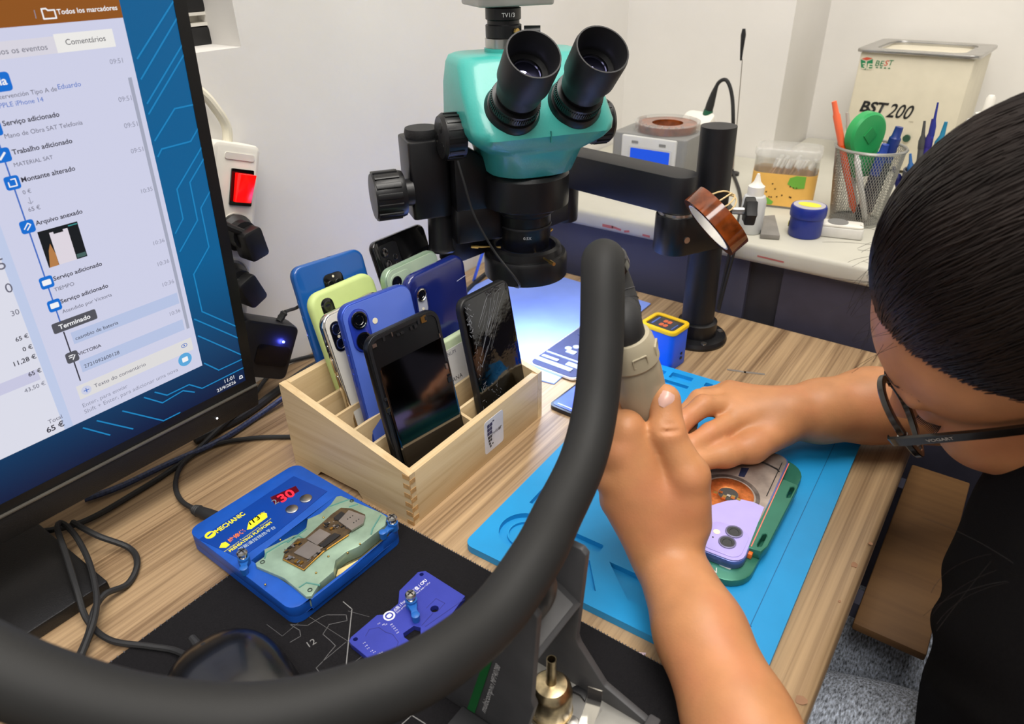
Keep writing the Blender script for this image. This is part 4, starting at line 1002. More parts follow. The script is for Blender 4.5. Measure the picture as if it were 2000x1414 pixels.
ptext('智能温控预热平台', (480, 735), (742, 566), M_lbl, 0, 0, None)
d_ = h4([(700, 345), (885, 262), (912, 300), (735, 400)])
MB().prism(d_, PLH, PT).build('display_window', mat('red_smoke_window', (60, 8, 24), 0.15, var=0.0, emit=.12, ecol=(200, 10, 40), coat=.5), plt)
(x0, y0), (x1, y1) = h4([(785, 385), (888, 325)]); an = math.atan2(y1 - y0, x1 - x0)
text('display_digits', '30', glow('red_digits', (255, 30, 50), 2.2), plt, Matrix.Translation((x0, y0, PT + .0002)) @ Matrix.Rotation(an, 4, 'Z'), width=math.hypot(x1 - x0, y1 - y0), bold=.02, shear=.1)
(x0, y0), (x1, y1) = h4([(735, 400), (775, 378)]); text('display_digits', '2', mat('dim_digit', (120, 130, 140), .4), plt, Matrix.Translation((x0, y0, PT + .0002)) @ Matrix.Rotation(an, 4, 'Z'), width=.004)
for c_ in ((858, 434), (960, 357)):
    x, y = h4([c_])[0]; MB().lathe([(.0050, PLH), (.0050, PLH + .0012), (.0042, PLH + .0016), (.0001, PLH + .0014)], 24, Matrix.Translation((x, y, 0))).build('push_button', M_steel, plt)
# green-grey board jig lying in the recess
JZ0, JZ1 = .0095, .0225
jig = thing('board_jig', 'grey-green board jig resting in the blue platform', 'jig', plt.matrix_world.copy())
M_jig = mat('jig_green', (142, 166, 146), 0.38, 0.25, var=0.12, vscale=50); M_jigd = mat('jig_green_edge', (96, 150, 140), 0.35, 0.25)
jo = h4([(590, 820), (660, 770), (655, 720), (780, 660), (860, 620), (915, 605), (960, 560), (970, 500), (1060, 460), (1135, 395), (1180, 335), (1215, 330), (1320, 375), (1500, 450), (1545, 480), (1535, 545), (1440, 620), (1340, 700), (1250, 740), (1175, 800), (1160, 880), (1060, 965), (1000, 1060), (960, 1065), (930, 1040), (800, 930), (600, 845)], JZ1 - .002)
MB().prism(jo, JZ0, JZ1 - .002, inset=.0008).build('jig_body', M_jig, jig)
for pts in ([(655, 775), (665, 735), (780, 665), (905, 610), (955, 640)], [(905, 985), (960, 950), (1060, 968)], [(1430, 600), (1440, 560), (1500, 460)], [(820, 660), (960, 560)], [(1120, 400), (1270, 345)], [(1270, 400), (1335, 380)]):
    P_ = h4(pts, JZ1); MB().tube([(x, y, JZ1 - .0022) for x, y in P_], .0008, 6).build('jig_rib', M_jigd, jig)
for c_ in ((640, 800), (985, 1003), (1290, 355)):
    x, y = h4([c_], JZ1)[0]; MB().lathe([(.0018, JZ1 - .0022), (.0018, JZ1 - .0017), (.0011, JZ1 - .0016), (.0010, JZ1 - .0024)], 14, Matrix.Translation((x, y, 0))).build('jig_hole', mat('jig_shadow', (44, 56, 50), .6), jig)
for c_ in ((1085, 478), (1260, 735), (1120, 760), (770, 640), (660, 965), (1030, 880), (1350, 670)):
    x, y = h4([c_], JZ1)[0]; MB().sphere((x, y, JZ1 - .0018), .0009, 8, 6).build('solder_speck', M_brass, jig)
x, y = h4([(1245, 840)], JZ1)[0]; MB().prism(h4([(1170, 880), (1185, 830), (1330, 760), (1320, 790)], PLH), JZ0, JZ0 + .003).build('kapton_patch', mat('cream_plate', (206, 186, 128), .5, var=.15), jig)
# logic board held in the jig
lbd = thing('logic_board', 'small phone circuit board clamped in the grey-green jig', 'circuit board', plt.matrix_world.copy())
BZ = JZ1 - .0019
M_pcb = mat('pcb_brown', (74, 58, 36), .4, var=.2, vscale=300); M_shl = mat('shield_silver', (160, 152, 146), .35, .8, var=.06); M_chip = mat('chip_black', (30, 29, 30), .4)
M_gold = mat('gold_edge', (176, 132, 60), .3, .9)
bo = h4([(790, 800), (815, 730), (900, 650), (955, 645), (1050, 560), (1150, 470), (1215, 425), (1290, 430), (1390, 475), (1380, 540), (1290, 590), (1265, 620), (1080, 740), (985, 830), (950, 880), (900, 850)], BZ)
MB().prism(bo, BZ, BZ + .0010).build('board', M_pcb, lbd)
MB().tube([(x, y, BZ + .0008) for x, y in h4([(795, 800), (945, 878), (1085, 745), (1270, 622)], BZ)], .0006, 5).build('board_edge', M_gold, lbd)
def chip(pts, m, h, name='chip'): MB().prism(h4(pts, BZ + .001 + h), BZ + .001, BZ + .001 + h).build(name, m, lbd)
chip([(870, 745), (975, 660), (1078, 710), (975, 792)], M_shl, .0012, 'shield'); chip([(965, 645), (1060, 570), (1140, 610), (1040, 690)], M_shl, .0012, 'shield'); chip([(1195, 515), (1270, 435), (1390, 478), (1375, 530), (1290, 582)], M_shl, .0018, 'sim_tray')
chip([(1055, 690), (1165, 600), (1210, 615), (1090, 705)], M_chip, .0010); chip([(1160, 490), (1215, 445), (1250, 465), (1195, 512)], M_chip, .0009)
for k in range(6): x, y = h4([(1262 + (k % 3) * 18 + (k // 3) * 44, 500 - (k % 3) * 12 + (k // 3) * 26)], BZ + .003)[0]; MB().prism(circ(.0005, 8, x, y), BZ + .0028, BZ + .003).build('sim_contact', M_chip, lbd)
rg = random.Random(11)
for k in range(60):
    reg = rg.choice([((810, 740), (940, 660), (130, 0)), ((810, 770), (950, 850), (0, 0)), ((1090, 560), (1190, 500), (0, 0)), ((1120, 570), (1290, 560), (0, 0)), ((980, 800), (1090, 720), (0, 0))])
    a, b = reg[0], reg[1]; t = rg.random(); cxp, cyp = a[0] + (b[0] - a[0]) * t + rg.uniform(-14, 14), a[1] + (b[1] - a[1]) * t + rg.uniform(-14, 14)
    x, y = h4([(cxp, cyp)], BZ + .001)[0]; sx, sy = rg.uniform(.0008, .003), rg.uniform(.0008, .0022)
    MB().box((x - sx / 2, y - sy / 2, BZ + .0008), (x + sx / 2, y + sy / 2, BZ + .001 + rg.uniform(.0004, .0012))).build('component', rg.choice([M_chip, M_steel, M_shl, M_gold, M_chip]), lbd)
# spring clamps with screws
M_clp = mat('clamp_blue', (30, 96, 176), .4)
def clamp(px_s, px_f, zb, lab, yawdir):
    b0 = PZ(px_s[0], px_s[1], zb + .0105); t = thing('screw_clamp', lab, 'clamp', Matrix.Translation((b0.x, b0.y, zb)) , 'blue screw clamps')
    f0 = PZ(px_f[0], px_f[1], zb); d = Vector((f0.x - b0.x, f0.y - b0.y, 0)); L = d.length; d.normalize()
    MB().lathe([(.0042, .0), (.0042, .0068), (.0028, .0070), (.0026, .0040)], 18, cap=False).build('collar', M_clp, t)
    n_ = Vector((-d.y, d.x, 0))
    A = [n_ * .0036 + d * .002, n_ * .0022 + d * L * .6, n_ * .0030 + d * L, -n_ * .0030 + d * L, -n_ * .0022 + d * L * .6, -n_ * .0036 + d * .002]
    MB().prism([(p.x, p.y) for p in A], .0022, .0050).build('arm', M_clp, t, bevel=.0006)
    MB().lathe([(.0026, 0), (.0030, .006), (.0024, .0064)], 14, Matrix.Translation(d * L)).build('foot', M_clp, t)
    s_ = MB().lathe([(.0019, .0005), (.0019, .0095), (.0038, .0098), (.0040, .0115), (.0030, .0130), (.0001, .0134)], 18).build('screw', M_steel, t)
    for k in range(6): MB().lathe([(.0019, .0030 + k * .001), (.0024, .0034 + k * .001), (.0019, .0038 + k * .001)], 14, cap=False).build('thread', M_steel, s_)
    MB().box((-.0026, -.0004, .0130), (.0026, .0004, .0136)).box((-.0004, -.0026, .0130), (.0004, .0026, .0136)).build('cross_slot', M_chip, s_)
clamp((473, 1081), (479, 1120), PLH + .0005, 'blue screw clamp on the left rim of the heating platform', 0)
clamp((766, 1013), (749, 1050), PLH + .0005, 'blue screw clamp at the right corner of the heating platform', 0)

# ---------------------------------------------------------------- indigo board holder
PH0 = PADH + .0004; PH1 = PH0 + .0045
hol = thing('board_holder', 'indigo metal board holder with white print on the pad', 'holder', T(-.263, .235, PH0))
hi = hol.matrix_world.inverted()
def hl(u, v): p = hi @ PZ(u, v, PH1); return (p.x, p.y)
g9 = lambda pts: [hl(340 + x * .3776, 880 + y * .3776) for x, y in pts]
M_ind = mat('indigo_anodised', (58, 68, 172), .34, .35, var=.05)
outl = g9([(915, 1000), (905, 985), (915, 965), (1050, 850), (1090, 848), (1160, 790), (1165, 725), (1262, 628), (1300, 622), (1505, 752)])
p_last, p_first = outl[-1], outl[0]
outl += [(p_last[0] + .008, p_last[1] - .058), (p_first[0] + .030, p_first[1] - .002)]
def hcirc(c, r): x, y = g9([c])[0]; return circ(r, 14, x, y)
holes = [hcirc((938, 975), .0016), hcirc((1280, 640), .0016), hcirc((1347, 818), .0030), g9([(1185, 945), (1240, 905), (1275, 915), (1275, 950), (1225, 990), (1190, 965)])]
holed(outl, holes, 0, PH1 - PH0).build('plate', M_ind, hol, bevel=.0004, seg=1)
HZ = PH1 - PH0 + .0001
M_wpr = mat('white_ink', (226, 226, 236), .5, var=0.0); M_indd = mat('indigo_groove', (36, 38, 120), .5)
for pts in ([(1305, 815), (1355, 765), (1400, 790), (1360, 835)], [(1280, 905), (1340, 840)], [(1300, 910), (1500, 770)], [(990, 960), (1010, 925), (1060, 915), (1095, 940), (1130, 950), (1160, 990), (1150, 1020)]): MB().ribbon(g9(pts), .0004, HZ).build('groove', M_indd, hol, smooth=False)
def htext(body, a, b, hk, bold=0.0, flip=False):
    (x0, y0), (x1, y1) = g9([a, b]); text('lettering', body, M_wpr, hol, Matrix.Translation((x0, y0, HZ)) @ Matrix.Rotation(math.atan2(y1 - y0, x1 - x0), 4, 'Z'), width=math.hypot(x1 - x0, y1 - y0), bold=bold, height=hk)
htext('点胶 / For', (1145, 835), (1200, 780), .0024); htext('Dot project', (1155, 842), (1210, 790), .0012)
htext('硬盘 / CPU', (1240, 738), (1310, 672), .0026, .02); htext('Hard disk / CPU', (1252, 745), (1325, 684), .0012)
for k, (x, y) in enumerate(((1055, 900), (1078, 905), (1092, 905), (1120, 905), (1128, 915), (1136, 925), (1145, 935), (1152, 947))): htext('16'[k % 2] + '0', (x, y), (x + 12, y - 7), .0008)
for k, (x, y) in enumerate(((980, 1000), (990, 1015), (1000, 1028), (1018, 1042), (1032, 1048), (1055, 1055), (1068, 1050))): htext('14', (x, y), (x + 12, y - 7), .0008)
x, y = g9([(1113, 855)])[0]
MB().ring(circ(.0042, 20, x, y), circ(.0030, 20, x, y), HZ - .0001, HZ + .0001).build('emblem', M_wpr, hol); MB().prism(rrect(.003, .0036, .001, 3, x, y), HZ - .0001, HZ + .0001).build('emblem', M_wpr, hol)
clamp((802, 1163), (813, 1212), PH1, 'blue screw clamp standing on the indigo board holder', 0)

# ---------------------------------------------------------------- mouse
ms = thing('mouse', 'glossy black computer mouse on the desk pad', 'mouse', T(-.3065, .1235, PADH + .0006, R(172)))
M_ms = mat('mouse_black', (14, 14, 16), .28, var=.0, coat=.3)
secs = []; nS, nR = 22, 20; vs = []; fs = []
for i in range(nS + 1):
    t = i / nS; x = .057 - .118 * t                                  # front at +x
    wv = max(0.02, (1 - abs(2 * t - 1) ** 3.2)) ** .5; hw = .0355 * wv * (1 + .06 * math.sin(t * 5)); ht = .031 * (max(.0, math.sin(math.pi * (.10 + .88 * t) ** 1.0))) ** .62 + .002
    ht *= wv ** .5
    for j in range(nR + 1):
        a = math.pi * j / nR; vs.append((x, hw * math.copysign(abs(math.cos(a)) ** .75, math.cos(a)), ht * math.sin(a) ** .8))
m_ = nR + 1
for i in range(nS):
    for j in range(nR): fs.append((i * m_ + j, i * m_ + j + 1, (i + 1) * m_ + j + 1, (i + 1) * m_ + j))
fs.append(tuple(range(m_))); fs.append(tuple(range(nS * m_, (nS + 1) * m_))[::-1])
fs += [(i * m_, (i + 1) * m_, (i + 1) * m_ + nR, i * m_ + nR) for i in range(nS)]
MB().add(vs, fs).build('shell', M_ms, ms, angle=60)
MB().lathe([(.0105, -.0035), (.0115, 0), (.0105, .0035)], 20, frame((1, 0, 0), (0, 0, 1), (0, -1, 0), (.034, 0, .0140))).build('scroll_wheel', M_rubber, ms)
MB().tube([(.055, 0, .0075), (.047, 0, .0165), (.040, .0, .0200)], .0009, 6).tube([(.026, .0, .0262), (.010, 0, .0300), (-.006, 0, .0318)], .0006, 6).build('button_seam', M_blacks, ms)
MB().cyl((.052, 0, .010), (.062, 0, .010), .0032, .0026, 10).build('cord_boot', M_rubber, ms)

# ---------------------------------------------------------------- blue silicone repair mat
MT = .0068
smt = thing('repair_mat', 'bright blue silicone repair mat with moulded trays', 'mat', T(-.2772, .3098, 0, R(1.8)))
si = smt.matrix_world.inverted()
M_sil = mat('blue_silicone', (22, 146, 208), .5, var=.03, vscale=25, bump=.06, bscale=300)
def sp(u, v, z=MT): p = si @ PZ(u, v, z); return (p.x, p.y)
SWm, SLm = .233, .338
so = rrect(SWm, SLm, .008, 5, SWm / 2, SLm / 2)
MB().prism(so, 0.0002, .0022).build('base_sheet', M_sil, smt)
holes = [circ(.0210, 30, .0335, .0375)]
def srect_(x0, y0, x1, y1, r=.003): return rrect(x1 - x0, y1 - y0, r, 3, (x0 + x1) / 2, (y0 + y1) / 2)
holes += [[(.018, .068), (.040, .068), (.040, .130), (.034, .140), (.018, .140)], srect_(.012, .150, .036, .205), srect_(.012, .214, .036, .255)]
holes += [srect_(.022, .300, .030, .328, .001), srect_(.034, .306, .062, .312, .001), srect_(.036, .318, .060, .330, .001)]
for i in range(6):
    for j in range(4): holes.append(srect_(.074 + i * .0125, .290 + j * .0105, .082 + i * .0125, .2975 + j * .0105, .0006))
holes += [[(.105, .045), (.132, .020), (.205, .020), (.214, .045)], srect_(.060, .048, .094, .058, .002), [(.060, .014), (.110, .014), (.092, .038), (.060, .038)]]
hmesh = holed(so, holes, .0022, MT).build('top_layer', M_sil, smt, bevel=.0004, seg=1)
ring_ = MB().lathe([(.0130, .0022), (.0130, .0045), (.0142, .0045), (.0142, .0022), (.0130, .0022)], 32, Matrix.Translation((.0335, .0375, 0)), cap=False).build('tray_ring', M_sil, smt)
MB().ribbon([(SWm - .020, .004), (SWm - .020, SLm - .004)], .0006, MT + .0001).build('border_line', mat('mat_line', (10, 96, 150), .6), smt, smooth=False)
for c_ in ((966, 1053), (980, 1068)):
    p = PZ(*c_, .0045); tag(MB().cyl(p + Vector((-.003, 0, 0)), p + Vector((.003, .002, .0004)), .0011, .0008, 8).sphere(tuple(p + Vector((-.003, 0, 0))), .0016, 8, 6).build('tiny_screw', M_chrome, None), 'tiny steel screw %s in the round tray of the blue mat' % ('lying farther left' if c_[0] < 970 else 'lying nearer the hose'), 'screw', 'tiny screws in the round tray')

# ---------------------------------------------------------------- green clamp fixture with a lilac phone
fx = thing('clamp_fixture', 'green metal clamp fixture holding the lilac phone', 'fixture', T(-.1310, .4650, MT + .0003, R(1.2)))
fi = fx.matrix_world.inverted(); FZ0 = MT + .0003
def fp(u, v, z): p = fi @ PZ(u, v, z); return (p.x, p.y)
M_grn = mat('green_anodised', (52, 118, 98), .34, .35, var=.04)
MB().prism(rrect(.100, .165, .020, 6), 0, .0065, inset=.0012).build('base_plate', M_grn, fx)
f8 = lambda pts, z: [fp(1350 + x * .23343, 850 + y * .23343, z) for x, y in pts]
RZ = .0145
rail = f8([(770, 365), (900, 420), (890, 440), (640, 930), (585, 975), (440, 925)], FZ0 + RZ)
slots = [f8([(830, 435), (862, 430), (865, 450), (825, 520), (800, 522), (800, 500)], FZ0 + RZ), f8([(600, 828), (632, 822), (632, 845), (585, 930), (555, 932), (553, 910)], FZ0 + RZ)]
holed(rail, slots, .0065, RZ).build('side_rail', M_grn, fx, bevel=.0005, seg=1)
MB().prism([(x, y) for x, y in [(-.046, -.055), (-.036, -.055), (-.036, .060), (-.046, .060)]], .0065, RZ).build('side_rail', M_grn, fx, bevel=.0006)
oc = f8([(420, 940), (450, 930), (520, 985), (505, 1015), (420, 985)], FZ0 + .010)
MB().prism(oc, .0068, .0115).build('orange_clip', mat('orange_plastic', (232, 110, 30), .4), fx, bevel=.0006)
(x0, y0), (x1, y1) = f8([(215, 1110), (290, 1085)], FZ0 + .0066)
text('lettering', 'MR', mat('silver_print', (206, 214, 210), .4, var=0.0), fx, Matrix.Translation((x0, y0, .0067)) @ Matrix.Rotation(R(200), 4, 'Z'), width=.010)
MB().ring(rrect(.009, .006, .001, 2, x1, y1), rrect(.0075, .0045, .001, 2, x1, y1), .0065, .0068).build('print_frame', mat('silver_print', (206, 214, 210), .4), fx)
# the phone: local x across, y along, lenses at the near end
lp_ = thing('phone', 'lilac phone with its back glass half removed, in the green fixture', 'phone', Matrix.Translation((0, 0, 0)))
pr = PZ(1452, 1098, FZ0 + .0145); pf = PZ(1534, 918, FZ0 + .0145)
ydir = (pf - pr); ydir.z = 0; ydir.normalize(); xdir = Vector((ydir.y, -ydir.x, 0))
LW, LL, LT = .0715, .1467, .0074
lp_.matrix_world = frame(xdir, ydir, (0, 0, 1), pr - xdir * LW / 2 + Vector((0, 0, FZ0 + .0068 - pr.z)) - ydir * .004)
li = lp_.matrix_world.inverted()
M_lil = mat('lilac_glass', (178, 166, 232), .22, var=.02, coat=.4); M_lilf = mat('lilac_frame', (104, 116, 176), .3, .6)
MB().prism(rrect(LW, LL, .0105, 6, 0, LL / 2), 0, LT, inset=.0008).build('frame', M_lilf, lp_)
M_int = mat('bare_plate', (172, 160, 152), .35, .7, var=.15, vscale=60)
MB().prism(rrect(LW - .003, LL - .003, .009, 6, 0, LL / 2), LT, LT + .0002).build('inner_plate', M_int, lp_)
def lpx(u, v): p = li @ PZ(u, v, FZ0 + .0068 + LT + .0005); return (p.x, p.y)
l8 = lambda pts: [lpx(1350 + x * .23343, 850 + y * .23343) for x, y in pts]
arc = l8([(610, 605), (520, 562), (420, 540), (300, 550), (200, 580), (140, 605)])
hw, r_ = LW / 2 - .0007, .0098
low = [(-hw, arc[-1][1] - .012), (-hw, r_)] + [(-hw + r_ - r_ * math.cos(R(a)), .0007 + r_ - r_ * math.sin(R(a))) for a in (20, 45, 70, 90)] + [(hw - r_ + r_ * math.sin(R(a)), .0007 + r_ - r_ * math.cos(R(a))) for a in (0, 20, 45, 70, 90)]
MB().prism([(min(hw, x), y) for x, y in arc] + low, LT + .0002, LT + .0009).build('back_glass', M_lil, lp_)
ic = l8([(290, 870)])[0]
MB().prism(rrect(.030, .032, .008, 5, hw - .0175, .0195), LT + .0009, LT + .0014, inset=.0002).build('camera_island', M_lil, lp_)
for c_ in ((357, 818), (300, 905)):
    x, y = l8([c_])[0]; lens(lp_, x, y, .0066, .0010, LT + .0012, mat('lilac_ring', (120, 116, 150), .45, .2), mat('grey_lens', (50, 52, 54), .4, var=0.0))
x, y = l8([(212, 815)])[0]; MB().prism(circ(.0026, 16, x, y), LT + .0013, LT + .0016).build('flash', mat('flash_pink', (240, 214, 196), .3), lp_)
x, y = l8([(180, 860)])[0]; MB().prism(circ(.0007, 8, x, y), LT + .0013, LT + .0016).build('mic_hole', M_chip, lp_)
cc = l8([(310, 490)])[0]
co = MB().lathe([(.0080, LT + .0003), (.0085, LT + .0005), (.0198, LT + .0005), (.0203, LT + .0003)], 48, Matrix.Translation((cc[0], cc[1], 0)), cap=False)
co.build('charging_coil', mat('copper', (206, 120, 66), .3, .9, var=.12, vscale=300), lp_)
MB().lathe([(.0218, LT + .0002), (.0218, LT + .0006), (.0250, LT + .0006), (.0250, LT + .0002)], 48, Matrix.Translation((cc[0], cc[1], 0)), cap=False).build('magnet_ring', mat('magnet_steel', (112, 104, 100), .35, .8, var=.15, vscale=200), lp_)
MB().prism(circ(.0078, 24, *cc), LT + .0002, LT + .0005).build('coil_centre', mat('dark_grey_film', (60, 58, 56), .5), lp_)
for k in range(9):
    a = rg.uniform(3.4, 6.0); rr = rg.uniform(.004, .015); MB().box((cc[0] + rr * math.cos(a) - .0015, cc[1] + rr * math.sin(a) * .6 - .0012, LT + .0004), (cc[0] + rr * math.cos(a) + .0015, cc[1] + rr * math.sin(a) * .6 + .0012, LT + .0009 + k * .00003)).build('torn_foil', rg.choice([M_brass, mat('copper', (206, 120, 66)), M_chrome]), lp_)
MB().prism(l8([(395, 340), (420, 270), (485, 275), (445, 350)]), LT + .0002, LT + .0004).build('battery_window', mat('navy_film', (24, 34, 60), .3), lp_)
MB().tube([(x, y, LT + .0006) for x, y in l8([(555, 210), (640, 245), (720, 285), (735, 305)])], .0007, 6).build('black_seal', M_chip, lp_)
MB().box((hw - .0045, .085, LT + .0002), (hw - .0038, .135, LT + .0008)).build('edge_strip', M_black, lp_)
MB().prism(rrect(.0008, .115, .0003, 2, LW / 2 + .0004, .080), LT - .001, LT + .0004).build('red_strip', mat('coral_strip', (226, 120, 104), .4), lp_)

# ---------------------------------------------------------------- small blue tester with yellow rim
mt_ = thing('mini_tester', 'small blue box with yellow rim and orange digits', 'tester', T(-.2770, .6672, .0002, R(-7)))
M_tbl = mat('tester_blue', (18, 92, 232), .4, var=.02); M_tye = mat('tester_yellow', (246, 200, 20), .4, var=.02)
MB().prism(rrect(.0425, .0345, .006, 5), 0.0, .0455, inset=.001).build('body', M_tbl, mt_)
MB().ring(rrect(.0445, .0365, .007, 5), rrect(.0355, .0275, .004, 5), .0445, .0490).build('rim', M_tye, mt_, bevel=.0007)
MB().prism(rrect(.036, .028, .004, 4), .0455, .0472).build('screen', mat('tester_screen', (40, 42, 52), .25, var=0.0), mt_)
for x, y in ((-.0035, .0035), (-.0035, -.0055)):
    pass
for k, (x, y, w_, h_) in enumerate(((.000, .0052, .0095, .0062), (.000, -.0040, .0095, .0062))):
    MB().prism(rrect(w_ * .48, h_, .0018, 3, x - .0026, y), .0472, .0476).prism(rrect(w_ * .48, h_, .0018, 3, x + .0026, y), .0472, .0476).build('digits', glow('orange_digits', (236, 112, 64), .9), mt_)
MB().prism(rrect(.0022, .018, .0008, 2, -.0125, .001), .0472, .0474).prism(rrect(.0014, .014, .0006, 2, .0125, -.001), .0472, .0474).build('screen_marks', mat('blue_print', (70, 100, 180), .4), mt_)
MB().prism(rrect(.004, .003, .0008, 2, .004, .010), 0, .0006, frame((0, 1, 0), (0, 0, 1), (1, 0, 0), (.0213, 0, 0))).prism(rrect(.003, .003, .0008, 2, .004, .016), 0, .0006, frame((0, 1, 0), (0, 0, 1), (1, 0, 0), (.0213, 0, 0))).build('ports', M_black, mt_)

# ---------------------------------------------------------------- opened phone panels under the ring light
op = thing('phone_chassis', 'flat opened phone chassis lit under the ring light', 'phone part', T(-.3625, .640, .0022, R(-2)))
M_chs = mat('chassis_dark', (70, 74, 104), .35, .2, var=.06); M_chl = mat('chassis_light', (176, 184, 214), .35, .3); M_chw = mat('chassis_rim', (222, 220, 222), .25, .6)
MB().prism(rrect(.064, .138, .008, 5), 0, .0022).build('rim', M_chw, op); MB().prism(rrect(.0600, .134, .007, 5), .0022, .0028).build('tray', M_chs, op)
for (x, y, w_, h_, m) in ((-.005, -.056, .048, .007, M_chl), (-.016, -.047, .022, .005, M_chl), (.015, -.046, .018, .008, M_chl), (0, -.037, .056, .003, M_chl), (.012, -.018, .010, .010, M_chl), (-.004, -.022, .012, .008, M_chl), (.010, .006, .030, .004, M_chl), (-.012, .030, .020, .024, M_chs), (.016, .035, .020, .028, M_chl)):
    MB().prism(rrect(w_, h_, .0012, 3, x, y), .0028, .0040).build('module', m, op)
for (x, y) in ((-.006, -.008), (.004, -.004), (-.012, -.016)): MB().prism(circ(.0042, 16, x, y), .0028, .0036).build('magnet', M_chl, op)
o2 = thing('display_module', 'small dark display module lying beside the pine box', 'phone part', T(-.2975, .5545, .0003, R(-3)))
MB().prism(rrect(.062, .084, .006, 4), 0, .0045).build('panel', mat('module_black', (26, 28, 36), .3), o2); MB().prism(rrect(.057, .078, .004, 4), .0045, .0050).build('glass', mat('module_blue', (96, 116, 206), .2, coat=.5), o2)
MB().box((-.024, -.036, .0050), (.024, -.0345, .0053)).build('flex_strip', M_chl, o2)
# green device corner behind the phone box (blue clip)
# ================================================================ hot air tool: handle, hose, cradle
HT = PD(1222, 655, .455); HN = PZ(1322, 1003, .035)
hd = (HN - HT); HLn = hd.length; hd.normalize()
HM = Matrix.Translation(HT) @ basis(hd, (1, 0, 0))
hg = thing('hot_air_handle', 'beige hot air handle gripped in the left hand', 'hot air tool', HM)
M_bei = mat('beige_plastic', (158, 146, 124), .36, var=.02, coat=.15); M_bei2 = mat('beige_collar', (172, 162, 138), .42, var=.02)
MB().lathe([(.0150, .018), (.0160, .021), (.0168, .030), (.0160, .06), (.0150, .10), (.0150, .125), (.0135, .130)], 40, HM.inverted() @ HM).build('grip_shell', M_bei, hg)
MB().lathe([(.0125, -.001), (.0150, .0), (.0166, .004), (.0176, .012), (.0178, .019), (.0168, .0205)], 40).build('collar', M_bei2, hg)
for k in range(6):
    a = k * math.pi / 3 + .15; M = Matrix.Rotation(a, 4, 'Z') @ frame((0, 1, 0), (0, 0, 1), (1, 0, 0), (.0165, 0, .0115)) @ Matrix.Rotation(R(-6), 4, 'X')
    MB().ring(rrect(.010, .0072, .0008, 2), rrect(.0088, .0060, .0006, 2), .0, .0012, M).build('collar_frame', M_bei2, hg)
MB().lathe([(.0136, .128), (.0130, .135), (.0120, HLn - .012), (.0055, HLn - .008), (.0055, HLn)], 28).build('nozzle', mat('heat_steel', (150, 140, 124), .3, 1.0, var=.2, vscale=80), hg)
# strain relief: ribbed black sleeve bending over to the hose
sr = [HT + hd * .006, HT - hd * .010, PD(1212, 600, .4600), PD(1198, 555, .4610), PD(1186, 525, .4560)]
srp = [HM.inverted() @ p for p in smooth_path(sr, 5)]
MB().tube(srp, [.0128 - .0010 * (i / len(srp)) for i in range(len(srp))], 24).build('strain_relief', M_rubber, hg)
for k in range(4):
    p = srp[7 + k * 2]; t = (srp[8 + k * 2] - srp[6 + k * 2]).normalized()
    MB().lathe([(.0118, -.0006), (.0127, 0), (.0118, .0006)], 28, Matrix.Translation(p) @ basis(t), cap=False).build('sleeve_rib', mat('sleeve_grey', (70, 70, 72), .5), hg)
M_hose = mat('hose_rubber', (33, 33, 33), .62, spec=.32, var=.04, vscale=12, bump=.05, bscale=300)
hpts = [PD(1186, 525, .4560), PD(1179, 508, .4520), PD(1177, 520, .4430), PD(1177, 560, .4380), PD(1174, 680, .4330), PD(1162, 800, .4250), PD(1137, 902, .4080), PD(1086, 1010, .3800), PD(1046, 1090, .3570), PD(960, 1209, .3300), PD(830, 1308, .3000), PD(700, 1362, .2850), PD(560, 1398, .2740), PD(420, 1408, .2660), PD(260, 1392, .2580), PD(110, 1352, .2520), PD(-20, 1300, .2480), PD(-150, 1225, .2460), PD(-330, 1100, .2460)]
hs = thing('air_hose', 'thick dark grey rubber hose sweeping across the foreground', 'hose', None)
hsp = smooth_path(hpts, 8)
MB().tube(hsp, .0135, 36).build('hose', M_hose, hs)
kk = 6; t = (hsp[kk + 1] - hsp[kk - 1]).normalized()
MB().lathe([(.0136, -.004), (.0148, -.003), (.0148, .003), (.0136, .004)], 36, Matrix.Translation(hsp[3]) @ basis(t), cap=False).build('cuff', M_blacks, hs)

# cradle
CYF, CYN = .2530, .2040
cr = thing('tool_cradle', 'dark grey metal hot air tool cradle in the foreground', 'tool cradle', T(-.15, .228, PADH + .0002))
ci = cr.matrix_world.inverted()
M_crd = mat('cradle_grey', (72, 72, 74), .5, .2, var=.06, vscale=40, bump=.1, bscale=500); M_crl = mat('cradle_tray', (150, 148, 142), .45, .4, var=.08)
Mxz = lambda y: frame((1, 0, 0), (0, 0, 1), (0, -1, 0), (0, y, 0))
far = [(-.158, .127), (-.139, .1275), (-.1355, .1245), (-.1395, .054), (-.1375, .049), (-.119, .026), (-.094, .0175), (-.084, .014), (-.083, .002), (-.172, .002), (-.168, .03), (-.162, .09)]
near = [(-.162, .127), (-.1385, .1275), (-.1345, .1235), (-.1385, .054), (-.1365, .049), (-.1405, .030), (-.145, .002), (-.215, .002), (-.212, .02), (-.176, .06), (-.166, .10)]
for nm, poly, y in (('far_plate', far, CYF), ('near_plate', near, CYN)):
    mb = MB().prism([(x + .15, z - PADH) for x, z in poly], -.0025, .0025, Mxz(y - .228)); mb.build(nm, M_crd, cr, bevel=.0012)
MB().box((-.080, CYN - .228 + .0025, .0), (.066, CYF - .228 - .0025, .0095)).build('tray_floor', M_crl, cr)
MB().box((-.040, CYN - .228 - .030, .0), (.066, CYN - .228 - .0025, .005)).build('base_plate', mat('cradle_base', (40, 40, 42), .6, .1), cr, bevel=.0015)
MB().box((.060, CYN - .228 - .002, .0), (.0675, CYF - .228 + .002, .018)).build('end_wall', M_crd, cr, bevel=.0015)
